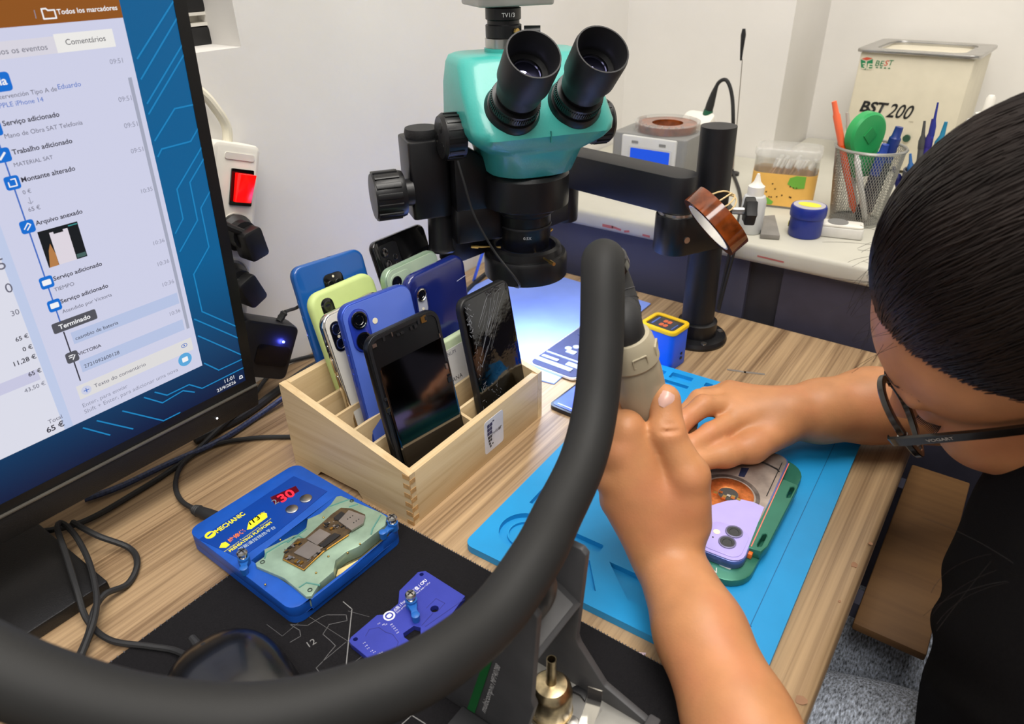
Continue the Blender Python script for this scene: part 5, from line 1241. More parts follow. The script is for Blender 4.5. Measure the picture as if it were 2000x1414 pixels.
# sloping bridge with a raised frame between the plates
A, B = PY(1046, 1272, CYN + .003), PY(1113, 1186, CYF - .003)
bz = .088
MB().prism([(.013, .083), (.011, .080), (-.012, .092), (-.010, .096)], CYN - .228 + .002, CYF - .228 - .002, frame((1, 0, 0), (0, 0, 1), (0, -1, 0)) @ Matrix.Diagonal((1, 1, -1, 1))).build('bridge', M_crd, cr, bevel=.0008)
MB().prism(rrect(.019, .036, .001, 2), 0, .0012, Matrix.Translation((.0015, 0, .0894)) @ Matrix.Rotation(R(29), 4, 'Y')).build('bridge_pad', mat('cradle_light', (96, 96, 97), .5, .2), cr)
hk = smooth_path([ci @ p for p in (PY(1010, 1225, .218), PY(1045, 1195, .222), PY(1065, 1170, .226), PY(1073, 1145, .226), PY(1068, 1120, .226))], 5)
MB().tube(hk, [.0062 - .0026 * i / len(hk) for i in range(len(hk))], 14).build('hook', mat('cast_grey', (84, 84, 84), .45, .5, bump=.2, bscale=400), cr)
# print on the near plate
cpx = lambda u, v: (lambda p: (p.x, p.z))(ci @ PY(u, v, CYN - .0027))
NP = frame((1, 0, 0), (0, 0, 1), (0, -1, 0), (0, CYN - .228 - .0027, 0))
g_ = [cpx(740 + x * .2928, 1000 + y * .2928) for x, y in ((700, 990), (755, 995), (640, 1340), (590, 1310))]
MB().prism(g_, 0, .0002, NP).build('green_stripe', mat('green_print', (14, 92, 40), .5, var=0.0), cr)
def ctext(body, a, b, hk):
    (x0, y0), (x1, y1) = cpx(740 + a[0] * .2928, 1000 + a[1] * .2928), cpx(740 + b[0] * .2928, 1000 + b[1] * .2928)
    text('lettering', body, mat('plate_print', (196, 196, 196), .5, var=0.0), cr, NP @ Matrix.Translation((x0, y0, .0003)) @ Matrix.Rotation(math.atan2(y1 - y0, x1 - x0), 4, 'Z'), width=math.hypot(x1 - x0, y1 - y0), height=hk, shear=.2)
ctext('multicomp', (712, 1340), (760, 1195), .0040); ctext('PRO', (762, 1190), (772, 1160), .0026); ctext('MP740788', (776, 1150), (812, 1032), .0034)
# spare nozzle, steel strip, screw and offcut in the tray
nz = thing('spare_nozzle', 'stained steel air nozzle standing in the cradle tray', 'nozzle', T(-.1415, .2265, .0125))
M_noz = mat('stained_steel', (176, 160, 128), .3, 1.0, var=.3, vscale=120)
MB().lathe([(.0125, 0), (.0130, .001), (.0130, .019), (.0122, .0225), (.0095, .0260), (.0035, .0275)], 36).build('barrel', M_noz, nz)
MB().lathe([(.0034, .0265), (.0030, .029), (.0029, .048), (.0024, .048), (.0023, .030)], 20, cap=False).build('tip', M_noz, nz)
MB().lathe([(.0136, .0), (.0136, .0035), (.0130, .0035)], 36, cap=False).build('base_band', M_noz, nz)
ss = thing('spring_strip', 'curved steel spring strip behind the spare nozzle', 'spring', T(0, 0, 0))
A = [PD(1160, 1345, .40), PD(1158, 1370, .402), PD(1150, 1395, .41), PD(1138, 1425, .42)]
sp_ = smooth_path(A, 6); mb = MB()
vs = []; 
for p in sp_: vs += [p + Vector((.0045, .001, 0)), p + Vector((-.0035, -.001, 0)), p + Vector((-.0035, -.0004, 0)), p + Vector((.0045, .0016, 0))]
fs = [(i * 4 + a, i * 4 + (a + 1) % 4, i * 4 + 4 + (a + 1) % 4, i * 4 + 4 + a) for i in range(len(sp_) - 1) for a in range(4)] + [(0, 1, 2, 3), tuple(len(vs) - 4 + a for a in (3, 2, 1, 0))]
mb.add(vs, fs).build('strip', M_chrome, ss)
c0 = PD(1118, 1412, .425)
MB().lathe([(.0045, 0), (.0045, .0015), (.0035, .003), (.0001, .0034)], 16, Matrix.Translation((c0.x, c0.y, .0125))).build('screw', M_steel, ss)
MB().box((c0.x - .010, c0.y - .010, .0122), (c0.x + .010, c0.y + .018, .0132)).build('foot_plate', M_steel, ss)
of = PZ(1130, 1352, .013); tag(MB().prism([(of.x - .006, of.y - .003), (of.x + .002, of.y - .002), (of.x + .007, of.y - .004), (of.x + .005, of.y + .003), (of.x - .003, of.y + .003)], .0122, .0150).build('plastic_offcut', M_black, None, bevel=.0008), 'black plastic offcut lying in the cradle tray', 'offcut')
sc_ = PZ(1254, 1276, .0005); tag(MB().prism([(sc_.x - .003, sc_.y - .001), (sc_.x + .003, sc_.y - .002), (sc_.x + .002, sc_.y + .002)], .0001, .0006).build('paper_scrap', mat('pink_scrap', (214, 190, 200), .8), None), 'tiny pale pink scrap on the wood by the blue mat', 'scrap')
# ================================================================ things on the white counter
SZ = SH + .0003
def SPZ(u, v): p = PZ(u, v, SZ); return p
# soldering station with blue display
stn = thing('solder_station', 'grey and white station with a blue display behind the boom', 'station', T(-.440, .945, SZ, R(0)))
M_lgr = mat('light_grey_plastic', (196, 196, 194), .4, var=.02); M_mgr = mat('mid_grey_plastic', (128, 128, 126), .45, var=.02)
MB().prism(rrect(.114, .07, .006, 4, -.004, .030), .006, .082, inset=.003).build('case', M_mgr, stn)
MB().prism(rrect(.084, .010, .003, 3, -.002, -.004), .008, .080, inset=.002).build('front_panel', M_lgr, stn)
FP = frame((1, 0, 0), (0, 0, 1), (0, -1, 0), (0, -.0092, 0))
MB().prism(rrect(.066, .030, .002, 3, .002, .052), 0, .0006, FP).build('display_frame', M_lgr, stn)
MB().prism(rrect(.060, .024, .001, 3, .002, .052), .0006, .0010, FP).build('display', glow('blue_lcd', (20, 88, 236), .85), stn)
for x in (-.022, .020): MB().prism(rrect(.010, .0035, .0005, 2, x, .0722), 0, .0004, FP).build('print_mark', M_mgr, stn)
for x in (-.05, .05): MB().box((x - .010, -.004, 0), (x + .010, .09, .006)).build('foot', M_black, stn)
# clear case with an amber tape roll on the station
tr2 = thing('tape_roll', 'amber tape roll in a clear case on the grey station', 'tape roll', T(-.437, .985, SZ + .0825))
MB().lathe([(.022, 0), (.041, 0), (.041, .010), (.022, .010), (.022, 0)], 40, cap=False).build('tape', mat('amber_film', (120, 56, 18)), tr2)
for k in range(10):
    a = R(200 + k * 14); MB().box((.036, -.001, .0098), (.0405, .001, .0125), Matrix.Rotation(a, 4, 'Z')).build('tooth', mat('clear_plastic', (220, 222, 220), .1, trans=.7, alpha=.6, var=0.0), tr2)
MB().lathe([(.0425, -.0), (.045, .0), (.046, .013), (.0445, .013)], 40, cap=False).build('clear_rim', mat('clear_plastic', (220, 222, 220), .1), tr2)
# solder iron holder: white block with green and black iron
b0 = SPZ(1368, 340)
ih = thing('iron_holder', 'white iron holder with a green handled iron in it', 'iron holder', T(SPZ(1372, 322).x, SPZ(1372, 322).y, SZ, R(-6)))
MB().prism(rrect(.062, .06, .010, 4, 0, 0), 0, .058, inset=.004).build('body', M_whitepl, ih)
MB().prism(rrect(.050, .030, .010, 5), 0, .026, Matrix.Translation((-.002, -.018, .058)) @ Matrix.Rotation(R(30), 4, 'X'), inset=.004).build('funnel', M_whitepl, ih)
MB().prism(rrect(.030, .050, .012, 4, .010, .026), 0, .001, frame((1, 0, 0), (0, 0, 1), (0, -1, 0), (0, -.0305, 0))).build('opening', mat('brass_wool', (96, 88, 74), .6, var=.3, vscale=200), ih)
MB().box((.002, -.045, .0), (.034, -.0315, .010)).build('red_foot', mat('red_plastic', (206, 48, 40), .4), ih)
iron = thing('solder_iron', 'green and black iron handle stuck in the white holder', 'iron', None)
_iy = SPZ(1372, 322).y - .02
P_i = [PY(1374, 250, _iy), PY(1384, 215, _iy), PY(1395, 180, _iy), PY(1405, 160, _iy)]
MB().tube(smooth_path([P_i[0], P_i[1]], 4), [.0085, .0082, .0088, .0076, .0070], 14).build('grip', mat('dark_green_plastic', (26, 92, 66), .45), iron)
MB().tube(smooth_path([P_i[1], P_i[2], P_i[3], PY(1420, 158, _iy), PY(1430, 190, _iy), PY(1432, 250, _iy), PZ(1430, 318, SZ + .003)], 8), [.0062] * 4 + [.0058 - .0004 * i for i in range(8)] + [.0028] * 45, 10).build('cord', M_rubber, iron)
cable('station_cable', 'black cable draped over the counter beside the post', [PZ(1428, 330, SZ + .003), PZ(1444, 372, SZ + .003), PZ(1446, 410, SZ + .003), PZ(1440, 440, SZ + .003), Vector((-.268, .826, SZ - .004)), Vector((-.270, .8235, .05)), Vector((-.272, .822, .004))], .0022)
cable('hanging_cable', 'thin black cable hanging in front of the slate panel', [Vector((-.262, .826, SZ + .001)), Vector((-.264, .8225, .07)), Vector((-.268, .821, .03)), Vector((-.270, .820, .003))], .0018)
an = thing('antenna', 'thin rod antenna with a black tip standing behind the post', 'antenna', None)
A, B = PY(1452, 58, 1.10), PY(1436, 300, 1.10); B.z = max(B.z, SZ + .001)
MB().cyl(PY(1432, 330, 1.10), PY(1450, 115, 1.10), .0010, .0007, 8).build('rod', M_steel, an)
MB().tube([PY(1447, 118, 1.10), PY(1449, 95, 1.10), PY(1452, 68, 1.10), PY(1453, 56, 1.10)], [.0014, .0024, .0036, .0022], 10).build('tip', M_black, an)
q0_ = PY(1432, 330, 1.10); MB().lathe([(.010, 0), (.010, .004), (.003, .006)], 16, Matrix.Translation((q0_.x, q0_.y, SZ))).cyl((q0_.x, q0_.y, SZ), tuple(q0_), .0012, None, 8).build('base', M_black, an)
# cotton swab tub
c0 = SPZ(1530, 405)
sw_ = thing('swab_tub', 'clear tub of cotton swabs with an orange and green label', 'tub', T(c0.x - .010, c0.y + .018, SZ, R(12)))
M_clr = mat('clear_tub', (236, 236, 232), .15, trans=.85, alpha=.45, var=0.0)
MB().ring(rrect(.082, .050, .014, 6), rrect(.080, .048, .013, 6), 0, .066).build('wall', M_clr, sw_)
MB().prism(rrect(.080, .048, .013, 6), 0, .0015).build('bottom', M_clr, sw_)
MB().prism(rrect(.085, .053, .014, 6), .066, .078, inset=.003).build('lid', mat('clear_lid', (240, 240, 238), .2, trans=.6, alpha=.40, var=0.0), sw_)
M_lbo = mat('orange_label', (236, 184, 92), .55, var=.03)
MB().ring(rrect(.0828, .0508, .0142, 6), rrect(.0822, .0502, .0140, 6), .003, .046).build('label', M_lbo, sw_)
LF = frame((1, 0, 0), (0, 0, 1), (0, -1, 0), (0, -.0255, 0)); M_lgn = mat('green_label', (112, 176, 62), .55, var=.02)
MB().prism([(.006, .034), (.016, .028), (.028, .030), (.028, .0455), (.016, .0455), (.008, .042)], 0, .0004, LF).build('label_patch', M_lgn, sw_)
MB().prism([(-.028, .004), (-.010, .004), (-.008, .008), (-.016, .013), (-.028, .015)], 0, .0004, LF).build('label_patch', M_lgn, sw_)
rg = random.Random(4)
dots = MB()
for k in range(12): dots.prism(circ(.0011, 8, rg.uniform(-.022, .022), rg.uniform(.012, .034)), 0, .0004, LF)
dots.build('label_dots', mat('brown_dots', (98, 66, 24), .6), sw_)
M_stick = mat('swab_stick', (216, 172, 122), .6); M_cot = mat('cotton', (246, 242, 236), .9)
for k in range(26):
    a = Vector((rg.uniform(-.030, .026), rg.uniform(-.016, .016), rg.uniform(.004, .03))); d = Vector((rg.uniform(.2, .6), rg.uniform(-.15, .15), 1)).normalized(); L = min(.06, (.062 - a.z) / d.z)
    e = a + d * L; e.x = max(-.035, min(.035, e.x))
    s_o = MB().cyl(a, e, .0012, None, 6).build('swab', M_stick, sw_)
    MB().cyl(e - d * .011, e + d * .001, .0024, .0017, 8).build('cotton_tip', M_cot, s_o)
# dropper bottle
c0 = SPZ(1464, 452)
db = thing('dropper_bottle', 'translucent dropper bottle with a white pointed cap', 'bottle', T(c0.x, c0.y, SZ))
MB().lathe([(.0130, 0), (.0142, .002), (.0145, .040), (.0125, .046), (.0085, .048)], 28).build('body', mat('milky_plastic', (226, 228, 228), .3, trans=.3, var=0.0), db)
MB().lathe([(.0098, .046), (.0098, .058), (.0070, .060), (.0040, .064), (.0016, .073), (.0001, .0735)], 24).build('cap', M_whitepl, db)
# grey sharpening block
a_, b_, c_ = SPZ(1484, 466), SPZ(1524, 469), SPZ(1490, 430)
gb = MB().prism([tuple(SPZ(*p)[:2]) for p in ((1484, 466), (1522, 469), (1512, 428), (1488, 430))], SZ, SZ + .006); tag(gb.build('grey_block', mat('grey_foam', (128, 124, 118), .8), None, bevel=.0008), 'small grey block lying beside the dropper bottle', 'block')
# blue jar
c0 = SPZ(1570, 458)
jr = thing('paste_jar', 'round blue paste jar with a yellow topped lid', 'jar', T(c0.x, c0.y, SZ))
M_jb = mat('jar_blue', (26, 44, 132), .35, var=.02)
MB().lathe([(.0185, 0), (.0195, .002), (.0195, .024)], 32).build('body', M_jb, jr)
MB().lathe([(.0208, .0245), (.0212, .026), (.0212, .035), (.0200, .0375)], 32).build('lid', M_jb, jr)
MB().lathe([(.0185, .0375), (.0185, .0379)], 32).build('lid_label', mat('grey_label', (176, 172, 178), .5), jr)
MB().prism([(.0135 * math.cos(t), .0085 * math.sin(t)) for t in [i * .314 for i in range(20)]], .0379, .0383).build('lid_print', mat('lemon_print', (236, 222, 60), .5), jr)
MB().prism(rrect(.008, .008, .003, 3), 0, .0004, frame((0, -1, 0), (0, 0, 1), (-1, 0, 0), (-.0192, -.002, .012))).build('side_print', mat('lemon_print', (236, 222, 60), .5), jr)
# small white dispenser under the cup
c0 = SPZ(1640, 462)
wd_ = thing('label_dispenser', 'small white plastic dispenser in front of the pen cup', 'dispenser', T(c0.x - .002, c0.y + .004, SZ, R(14)))
MB().prism(rrect(.052, .024, .004, 4), 0, .013, inset=.002).build('body', mat('grey_white', (206, 204, 198), .45), wd_)
MB().prism(rrect(.050, .022, .004, 4), .013, .016, inset=.001).build('cover', M_whitepl, wd_)
MB().lathe([(.012, .016), (.012, .0165)], 24, Matrix.Translation((-.004, .002, 0))).build('window', M_mgr, wd_)
# wire mesh pen cup
c0 = SPZ(1655, 436)
CUP = Vector((c0.x + .004, c0.y + .016, SZ))
pc_ = thing('pen_cup', 'silver wire mesh cup full of pens', 'pen cup', Matrix.Translation(CUP))
M_wire = mat('silver_wire', (176, 176, 172), .35, .9, var=0.0)
r0, r1, hc = .0300, .0405, .094
wires = MB(); nw = 72
for k in range(nw):
    for sg in (1, -1):
        pts = []
        for i in range(7):
            t = i / 6; a = 2 * math.pi * k / nw + sg * t * 1.15; rr = r0 + (r1 - r0) * t; pts.append((rr * math.cos(a), rr * math.sin(a), .002 + t * (hc - .002)))
        wires.tube(pts, .00035, 3, caps=False)
tag(wires.build('wire_mesh', M_wire, pc_), kind='stuff')
MB().lathe([(r0 - .001, 0), (r0 + .001, 0), (r0 + .001, .003), (r0 - .001, .003)], 40, cap=False).build('base_ring', M_wire, pc_)
MB().prism(circ(r0, 32), 0, .0008).build('base_disc', mat('grey_disc', (120, 118, 114), .5), pc_)
MB().tube([((r1) * math.cos(a), (r1) * math.sin(a), hc) for a in [i * 2 * math.pi / 40 for i in range(41)]], .0018, 8, caps=False).build('top_ring', M_wire, pc_)
def incup(name, lab, cat, u, v, uv_b, yoff=0.0):
    """a stick standing in the cup from its foot to the sight line of its top"""
    top = PY(u, v, CUP.y + yoff); bot = PY(uv_b[0], uv_b[1], CUP.y + yoff * .4)
    M = Matrix.Translation(bot) @ basis(top - bot); return thing(name, lab, cat, M, 'pens and tools in the mesh cup'), (top - bot).length
def pen(lab, u, v, b_, r, cols, yoff=0.0, nm='pen', cat='pen'):
    t, L = incup(nm, lab, cat, u, v, b_, yoff)
    MB().lathe([(r * .3, 0), (r, L * .06), (r, L * .62)], 16).build('barrel', mat('pen_' + nm + str(cols[0]), cols[0], .35, var=0.0), t)
    MB().lathe([(r * 1.02, L * .62), (r * 1.05, L * .88), (r * .8, L * .90), (r * .7, L)], 16).build('cap', mat('pen_' + nm + str(cols[1]), cols[1], .35, var=0.0), t)
    return t
pen('orange highlighter pen standing in the mesh cup', 1629, 198, (1668, 415), .0042, ((236, 84, 16), (240, 110, 70)), -.020, 'highlighter', 'highlighter')
pen('thin white pen leaning beside the orange highlighter', 1655, 220, (1672, 420), .0030, ((226, 222, 214), (180, 170, 160)), .004)
pen('dark blue capped marker leaning right in the mesh cup', 1757, 248, (1690, 420), .0065, ((40, 44, 60), (26, 50, 120)), .006, 'marker', 'marker')
pen('second dark blue marker lower in the mesh cup', 1730, 282, (1675, 430), .0060, ((40, 44, 60), (30, 62, 150)), -.010, 'marker', 'marker')
pen('white stick standing low in the mesh cup', 1672, 298, (1690, 430), .0036, ((230, 228, 222), (236, 234, 230)), -.020)
gt = thing('tape_dispenser', 'round green tape dispenser standing in the mesh cup', 'tape dispenser', Matrix.Translation(PY(1690, 262, CUP.y - .002)) @ frame(Vector((.55, .83, 0)), (0, 0, 1), Vector((.83, -.55, 0))), 'pens and tools in the mesh cup')
M_gt = mat('leaf_green_plastic', (42, 158, 86), .4, var=.02)
MB().lathe([(.0001, -.0075), (.024, -.0075), (.0268, -.005), (.0268, .005), (.024, .0075), (.0001, .0075)], 40, cap=False).build('shell', M_gt, gt)
MB().prism([(-.024, -.006), (.024, -.006), (.016, -.052), (-.008, -.052)], -.0070, .0070).build('lower_shell', M_gt, gt, bevel=.002)
MB().prism([(.0, .010), (.010, 0), (0, -.010), (-.010, 0)], .0075, .0088).build('raised_mark', mat('green_mark', (34, 140, 74), .45), gt)
# pens in a second cup behind the head
cu2 = SPZ(1790, 392); CU2 = Vector((-.098, 1.03, SZ))
cp2 = thing('pen_pot', 'dark pot of blue tools half hidden by the hair', 'pen pot', Matrix.Translation(CU2))
MB().lathe([(.026, 0), (.028, .002), (.031, .062), (.029, .062), (.027, .003)], 28, cap=False).build('pot', mat('pot_grey', (70, 72, 84), .5), cp2)
for lab, u, v, r, c in (('blue tool with a thin blue tip behind the head', 1832, 200, .0030, (48, 62, 170)), ('turquoise capped pen behind the head', 1848, 238, .0055, (34, 150, 196)), ('grey tweezers standing behind the head', 1806, 236, .0040, (92, 92, 92)), ('sky blue pen leaning behind the head', 1778, 300, .0040, (70, 136, 214)), ('navy pen low beside the mesh cup', 1745, 325, .0050, (36, 42, 120)), ('violet pen between the navy pen and tweezers', 1822, 232, .0042, (60, 50, 150))):
    tp_ = PY(u, v, CU2.y); bt = CU2 + Vector(((tp_.x - CU2.x) * .25, 0, .004)); L = (tp_ - bt).length
    t = thing('bench_tool', lab, 'tool', Matrix.Translation(bt) @ basis(tp_ - bt), 'tools in the dark pot')
    MB().lathe([(r * .4, 0), (r, .006), (r, L * .72)], 14).build('shaft', mat('tool_%d_%d_%d' % c, c, .4, var=0.0), t)
    MB().lathe([(r * 1.1, L * .72), (r * 1.1, L * .80), (r * .55, L * .86), (r * .35, L)], 14).build('tip', mat('tip_%d_%d_%d' % c, tuple(int(x * .8) for x in c), .4, var=0.0), t)
# ultrasonic cleaner
uc = thing('ultrasonic_cleaner', 'cream ultrasonic cleaner with a steel tank rim', 'cleaner', T(-.178, 1.245, SZ, R(-3)))
M_crm = mat('cream_enamel', (216, 208, 186), .45, var=.02)
UW, UD, UH = .152, .14, .168
MB().prism([(-UW / 2, 0), (UW / 2, 0), (UW / 2, UD), (-UW / 2, UD)], 0.004, UH).build('body', M_crm, uc, bevel=.003)
MB().ring(rrect(UW + .012, UD + .010, .012, 4, 0, UD / 2), rrect(UW - .030, UD - .030, .02, 4, 0, UD / 2), UH, UH + .005).build('tank_rim', M_steel, uc, bevel=.001)
MB().ring(rrect(UW - .030, UD - .030, .02, 4, 0, UD / 2), rrect(UW - .038, UD - .038, .02, 4, 0, UD / 2), UH - .05, UH + .003).prism(rrect(UW - .036, UD - .036, .02, 4, 0, UD / 2), UH - .05, UH - .048).build('tank', M_steel, uc)
UF = frame((1, 0, 0), (0, 0, 1), (0, -1, 0), (0, -.0002, 0)); ui = uc.matrix_world.inverted()
fy = (uc.matrix_world @ Vector((0, 0, 0)))
nF = (uc.matrix_world.to_3x3() @ Vector((0, -1, 0)))
def ux(u, v): p = ui @ PP(u, v, fy, nF); return (p.x, p.z)
M_gpr = mat('logo_green', (30, 128, 82), .5, var=0.0); M_rpr = mat('logo_red', (214, 86, 60), .5, var=0.0); M_kpr = mat('black_ink', (24, 24, 26), .5, var=0.0)
u7 = lambda pts: [ux(1440 + x * .3111, 40 + y * .3111) for x, y in pts]
MB().prism(u7([(775, 245), (805, 255), (808, 310), (778, 300)]), 0, .0003, UF).prism(u7([(815, 256), (852, 243), (848, 298), (815, 310)]), 0, .0003, UF).build('logo_cube', M_gpr, uc)
MB().prism(u7([(780, 240), (815, 230), (850, 238), (812, 250)]), 0, .0003, UF).build('logo_cube', M_rpr, uc)
def utext(body, a, b, m, bold=0.0, shear=0.0, hk=None):
    (x0, y0), (x1, y1) = u7([a, b]); text('lettering', body, m, uc, UF @ Matrix.Translation((x0, (y0 + y1) / 2, .0004)), width=x1 - x0, bold=bold, shear=shear, height=hk)
utext('3E', (778, 305), (846, 305), mat('logo_white', (220, 214, 190), .5, var=0.0), .02, 0, .008)
utext('BE', (864, 285), (915, 285), M_gpr, .0, .15, .0075); utext('S', (918, 283), (940, 283), M_rpr, .0, .3, .0075); utext('T', (945, 282), (972, 282), M_gpr, .0, .15, .0075)
utext('★★★★', (864, 302), (965, 302), M_gpr, 0, 0, .0022)
utext('BST', (765, 575), (925, 575), M_kpr, .035, .25, .0150); utext('200', (930, 612), (1078, 612), M_kpr, .012, .3, .0200)
utext('ULTRASONIC', (1075, 640), (1105, 640), mat('grey_ink', (140, 130, 112), .5), 0, 0, .0018)
x, y = u7([(1065, 738)])[0]; MB().prism(circ(.0052, 20, x, y), 0, .004, UF).build('start_button', mat('dark_green_button', (36, 74, 56), .4), uc)
utext('ON/OFF', (965, 875), (1040, 875), mat('grey_ink', (140, 130, 112), .5), 0, 0, .004)
for x in (-.06, .06): MB().box((x - .008, .01, 0), (x + .008, .03, .004)).build('foot', M_black, uc)
# white squeeze bottle at the right
bt = thing('squeeze_bottle', 'white squeeze bottle with a pointed nozzle beside the cleaner', 'bottle', T(-.062, 1.10, SZ))
MB().lathe([(.020, 0), (.0215, .003), (.0215, .105), (.019, .115), (.010, .120)], 28).build('body', mat('bottle_white', (226, 224, 222), .35), bt)
MB().lathe([(.012, .119), (.012, .124), (.006, .126), (.0050, .143), (.0032, .146), (.0001, .1465)], 20).build('nozzle', M_whitepl, bt)
MB().prism(circ(.0048, 16, -.009, .098), 0, .0006, frame((1, 0, 0), (0, 0, 1), (0, -1, 0), (0, -.0206, 0))).build('blue_emblem', mat('emblem_blue', (60, 92, 190), .5), bt)
text('lettering', 'BLUE', mat('emblem_blue', (60, 92, 190), .5), bt, frame((1, 0, 0), (0, 0, 1), (0, -1, 0), (-.002, -.0217, .0965)), width=.012)
# ================================================================ the person
def V3(p): return np.array((p[0], p[1], p[2]), float)
class SDF:
    """smoothly joined rounded cones and ellipsoids, skinned as one continuous surface"""
    def __init__(s): s.p = []
    def cone(s, a, b, ra, rb, k=.006, op=1):
        a, b = V3(a), V3(b); s.p.append(('c', a, b, ra, rb, k, op, (a + b) / 2, np.linalg.norm(b - a) / 2 + max(ra, rb))); return s
    def chain(s, pts, rs, k=.004, op=1):
        for i in range(len(pts) - 1): s.cone(pts[i], pts[i + 1], rs[i], rs[i + 1], k, op)
        return s
    def ell(s, c, ax, rad, k=.01, op=1):
        """ax: 3x3 rows = axes"""
        s.p.append(('e', V3(c), np.array(ax, float), np.array(rad, float), None, k, op, V3(c), max(rad))); return s
    @staticmethod
    def _one(q, P):
        if q[0] == 'c':
            _, a, b, r1, r2 = q[:5]; ba = b - a; l2 = ba @ ba; rr = r1 - r2; a2 = max(l2 - rr * rr, 1e-12); il2 = 1.0 / l2
            pa = P - a; y = pa @ ba; z = y - l2; x2 = ((pa * l2 - y[:, None] * ba) ** 2).sum(1); y2 = y * y * l2; z2 = z * z * l2
            kk = np.sign(rr) * rr * rr * x2
            d = (np.sqrt(x2 * a2 * il2) + y * rr) * il2 - r1
            m1 = np.sign(z) * a2 * z2 > kk; d = np.where(m1, np.sqrt(x2 + z2) * il2 - r2, d)
            m2 = (~m1) & (np.sign(y) * a2 * y2 < kk); d = np.where(m2, np.sqrt(x2 + y2) * il2 - r1, d)
            return d
        _, c, ax, rad = q[:4]; L = (P - c) @ ax.T; k0 = np.sqrt(((L / rad) ** 2).sum(1)); k1 = np.sqrt(((L / rad ** 2) ** 2).sum(1)) + 1e-9
        return k0 * (k0 - 1) / k1
    def ev(s, P, idx):
        d = np.full(len(P), .5)
        for i in idx:
            q = s.p[i]; e = s._one(q, P); k = q[5]
            if q[6] > 0:
                h = np.clip(.5 + .5 * (d - e) / k, 0, 1); d = d * (1 - h) + e * h - k * h * (1 - h)
            else:
                h = np.clip(.5 - .5 * (d + e) / k, 0, 1); d = d * (1 - h) - e * h + k * h * (1 - h)
        return d
    def mesh(s, name, h, warp=None):
        B = 14; add = [q for q in s.p if q[6] > 0]
        lo = np.min([q[7] - q[8] for q in add], axis=0) - .02; hi = np.max([q[7] + q[8] for q in add], axis=0) + .02
        nb = np.ceil((hi - lo) / (h * B)).astype(int); Rb = h * B * .866
        C = np.array([q[7] for q in s.p]); Rd = np.array([q[8] for q in s.p])
        NX, NY = nb[0] * B + 4, nb[1] * B + 4
        ids, pos, quads = [], [], []
        ar = np.arange(B + 1); G = np.stack(np.meshgrid(ar, ar, ar, indexing='ij'), -1).reshape(-1, 3)
        def gid(i, j, k): return (i + 1) + NX * ((j + 1) + NY * (k + 1))
        for bi in range(nb[0]):
            for bj in range(nb[1]):
                for bk in range(nb[2]):
                    b0 = np.array((bi, bj, bk)) * B; c = lo + (b0 + B / 2) * h
                    dist = np.linalg.norm(C - c, axis=1) - Rd
                    if not (dist < Rb).any(): continue
                    idx = np.nonzero(dist < Rb + .03)[0]
                    dc = s.ev(c[None], idx)[0]
                    if abs(dc) > Rb * 2.2: continue
                    P = lo + (G + b0) * h; Vv = s.ev(P, idx)
                    if warp is not None: Vv = Vv + warp(P)
                    Vv = Vv.reshape(B + 1, B + 1, B + 1)
                    if Vv.min() > 0 or Vv.max() < 0: continue
                    S = Vv < 0
                    cn = [S[x:B + x, y:B + y, z:B + z] for x in (0, 1) for y in (0, 1) for z in (0, 1)]
                    tot = sum(a.astype(np.int8) for a in cn); act = np.argwhere((tot > 0) & (tot < 8))
                    if len(act):
                        acc = np.zeros((len(act), 3)); cnt = np.zeros(len(act))
                        for axis in range(3):
                            o1, o2 = [a for a in range(3) if a != axis]
                            for u in (0, 1):
                                for v in (0, 1):
                                    p0 = act.copy(); p0[:, o1] += u; p0[:, o2] += v; p1 = p0.copy(); p1[:, axis] += 1
                                    a = Vv[p0[:, 0], p0[:, 1], p0[:, 2]]; b = Vv[p1[:, 0], p1[:, 1], p1[:, 2]]
                                    m = (a < 0) != (b < 0); t = np.where(m, a / np.where(m, a - b, 1), 0)
                                    pt = p0.astype(float); pt[:, axis] += t; acc[m] += pt[m]; cnt += m
                        ids.append(gid(act[:, 0] + b0[0], act[:, 1] + b0[1], act[:, 2] + b0[2])); pos.append(lo + (acc / cnt[:, None] + b0) * h)
                    for axis in range(3):
                        o1, o2 = (axis + 1) % 3, (axis + 2) % 3
                        s0 = [slice(0, B)] * 3; s1 = [slice(0, B)] * 3; s1[axis] = slice(1, B + 1)
                        A_, B_ = S[tuple(s0)], S[tuple(s1)]
                        for flip, M in ((False, A_ & ~B_), (True, ~A_ & B_)):
                            e = np.argwhere(M)
                            if not len(e): continue
                            e = e + b0; q4 = []
                            for (u, v) in ((0, 0), (-1, 0), (-1, -1), (0, -1)):
                                w_ = e.copy(); w_[:, o1] += u; w_[:, o2] += v; q4.append(gid(w_[:, 0], w_[:, 1], w_[:, 2]))
                            q4 = np.stack(q4, 1); quads.append(q4[:, ::-1] if flip else q4)
        ids = np.concatenate(ids); pos = np.concatenate(pos); quads = np.concatenate(quads)
        o = np.argsort(ids); ids = ids[o]; pos = pos[o]
        f = np.searchsorted(ids, quads); f = np.clip(f, 0, len(ids) - 1); ok = (ids[f] == quads).all(1); f = f[ok]
        me = bpy.data.meshes.new(name)
        me.vertices.add(len(pos)); me.vertices.foreach_set('co', pos.ravel())
        me.loops.add(len(f) * 4); me.loops.foreach_set('vertex_index', f.ravel().astype(np.int32))
        me.polygons.add(len(f)); me.polygons.foreach_set('loop_start', np.arange(0, len(f) * 4, 4, dtype=np.int32)); me.polygons.foreach_set('use_smooth', np.ones(len(f), bool))
        me.update(calc_edges=True); me.validate()
        return me

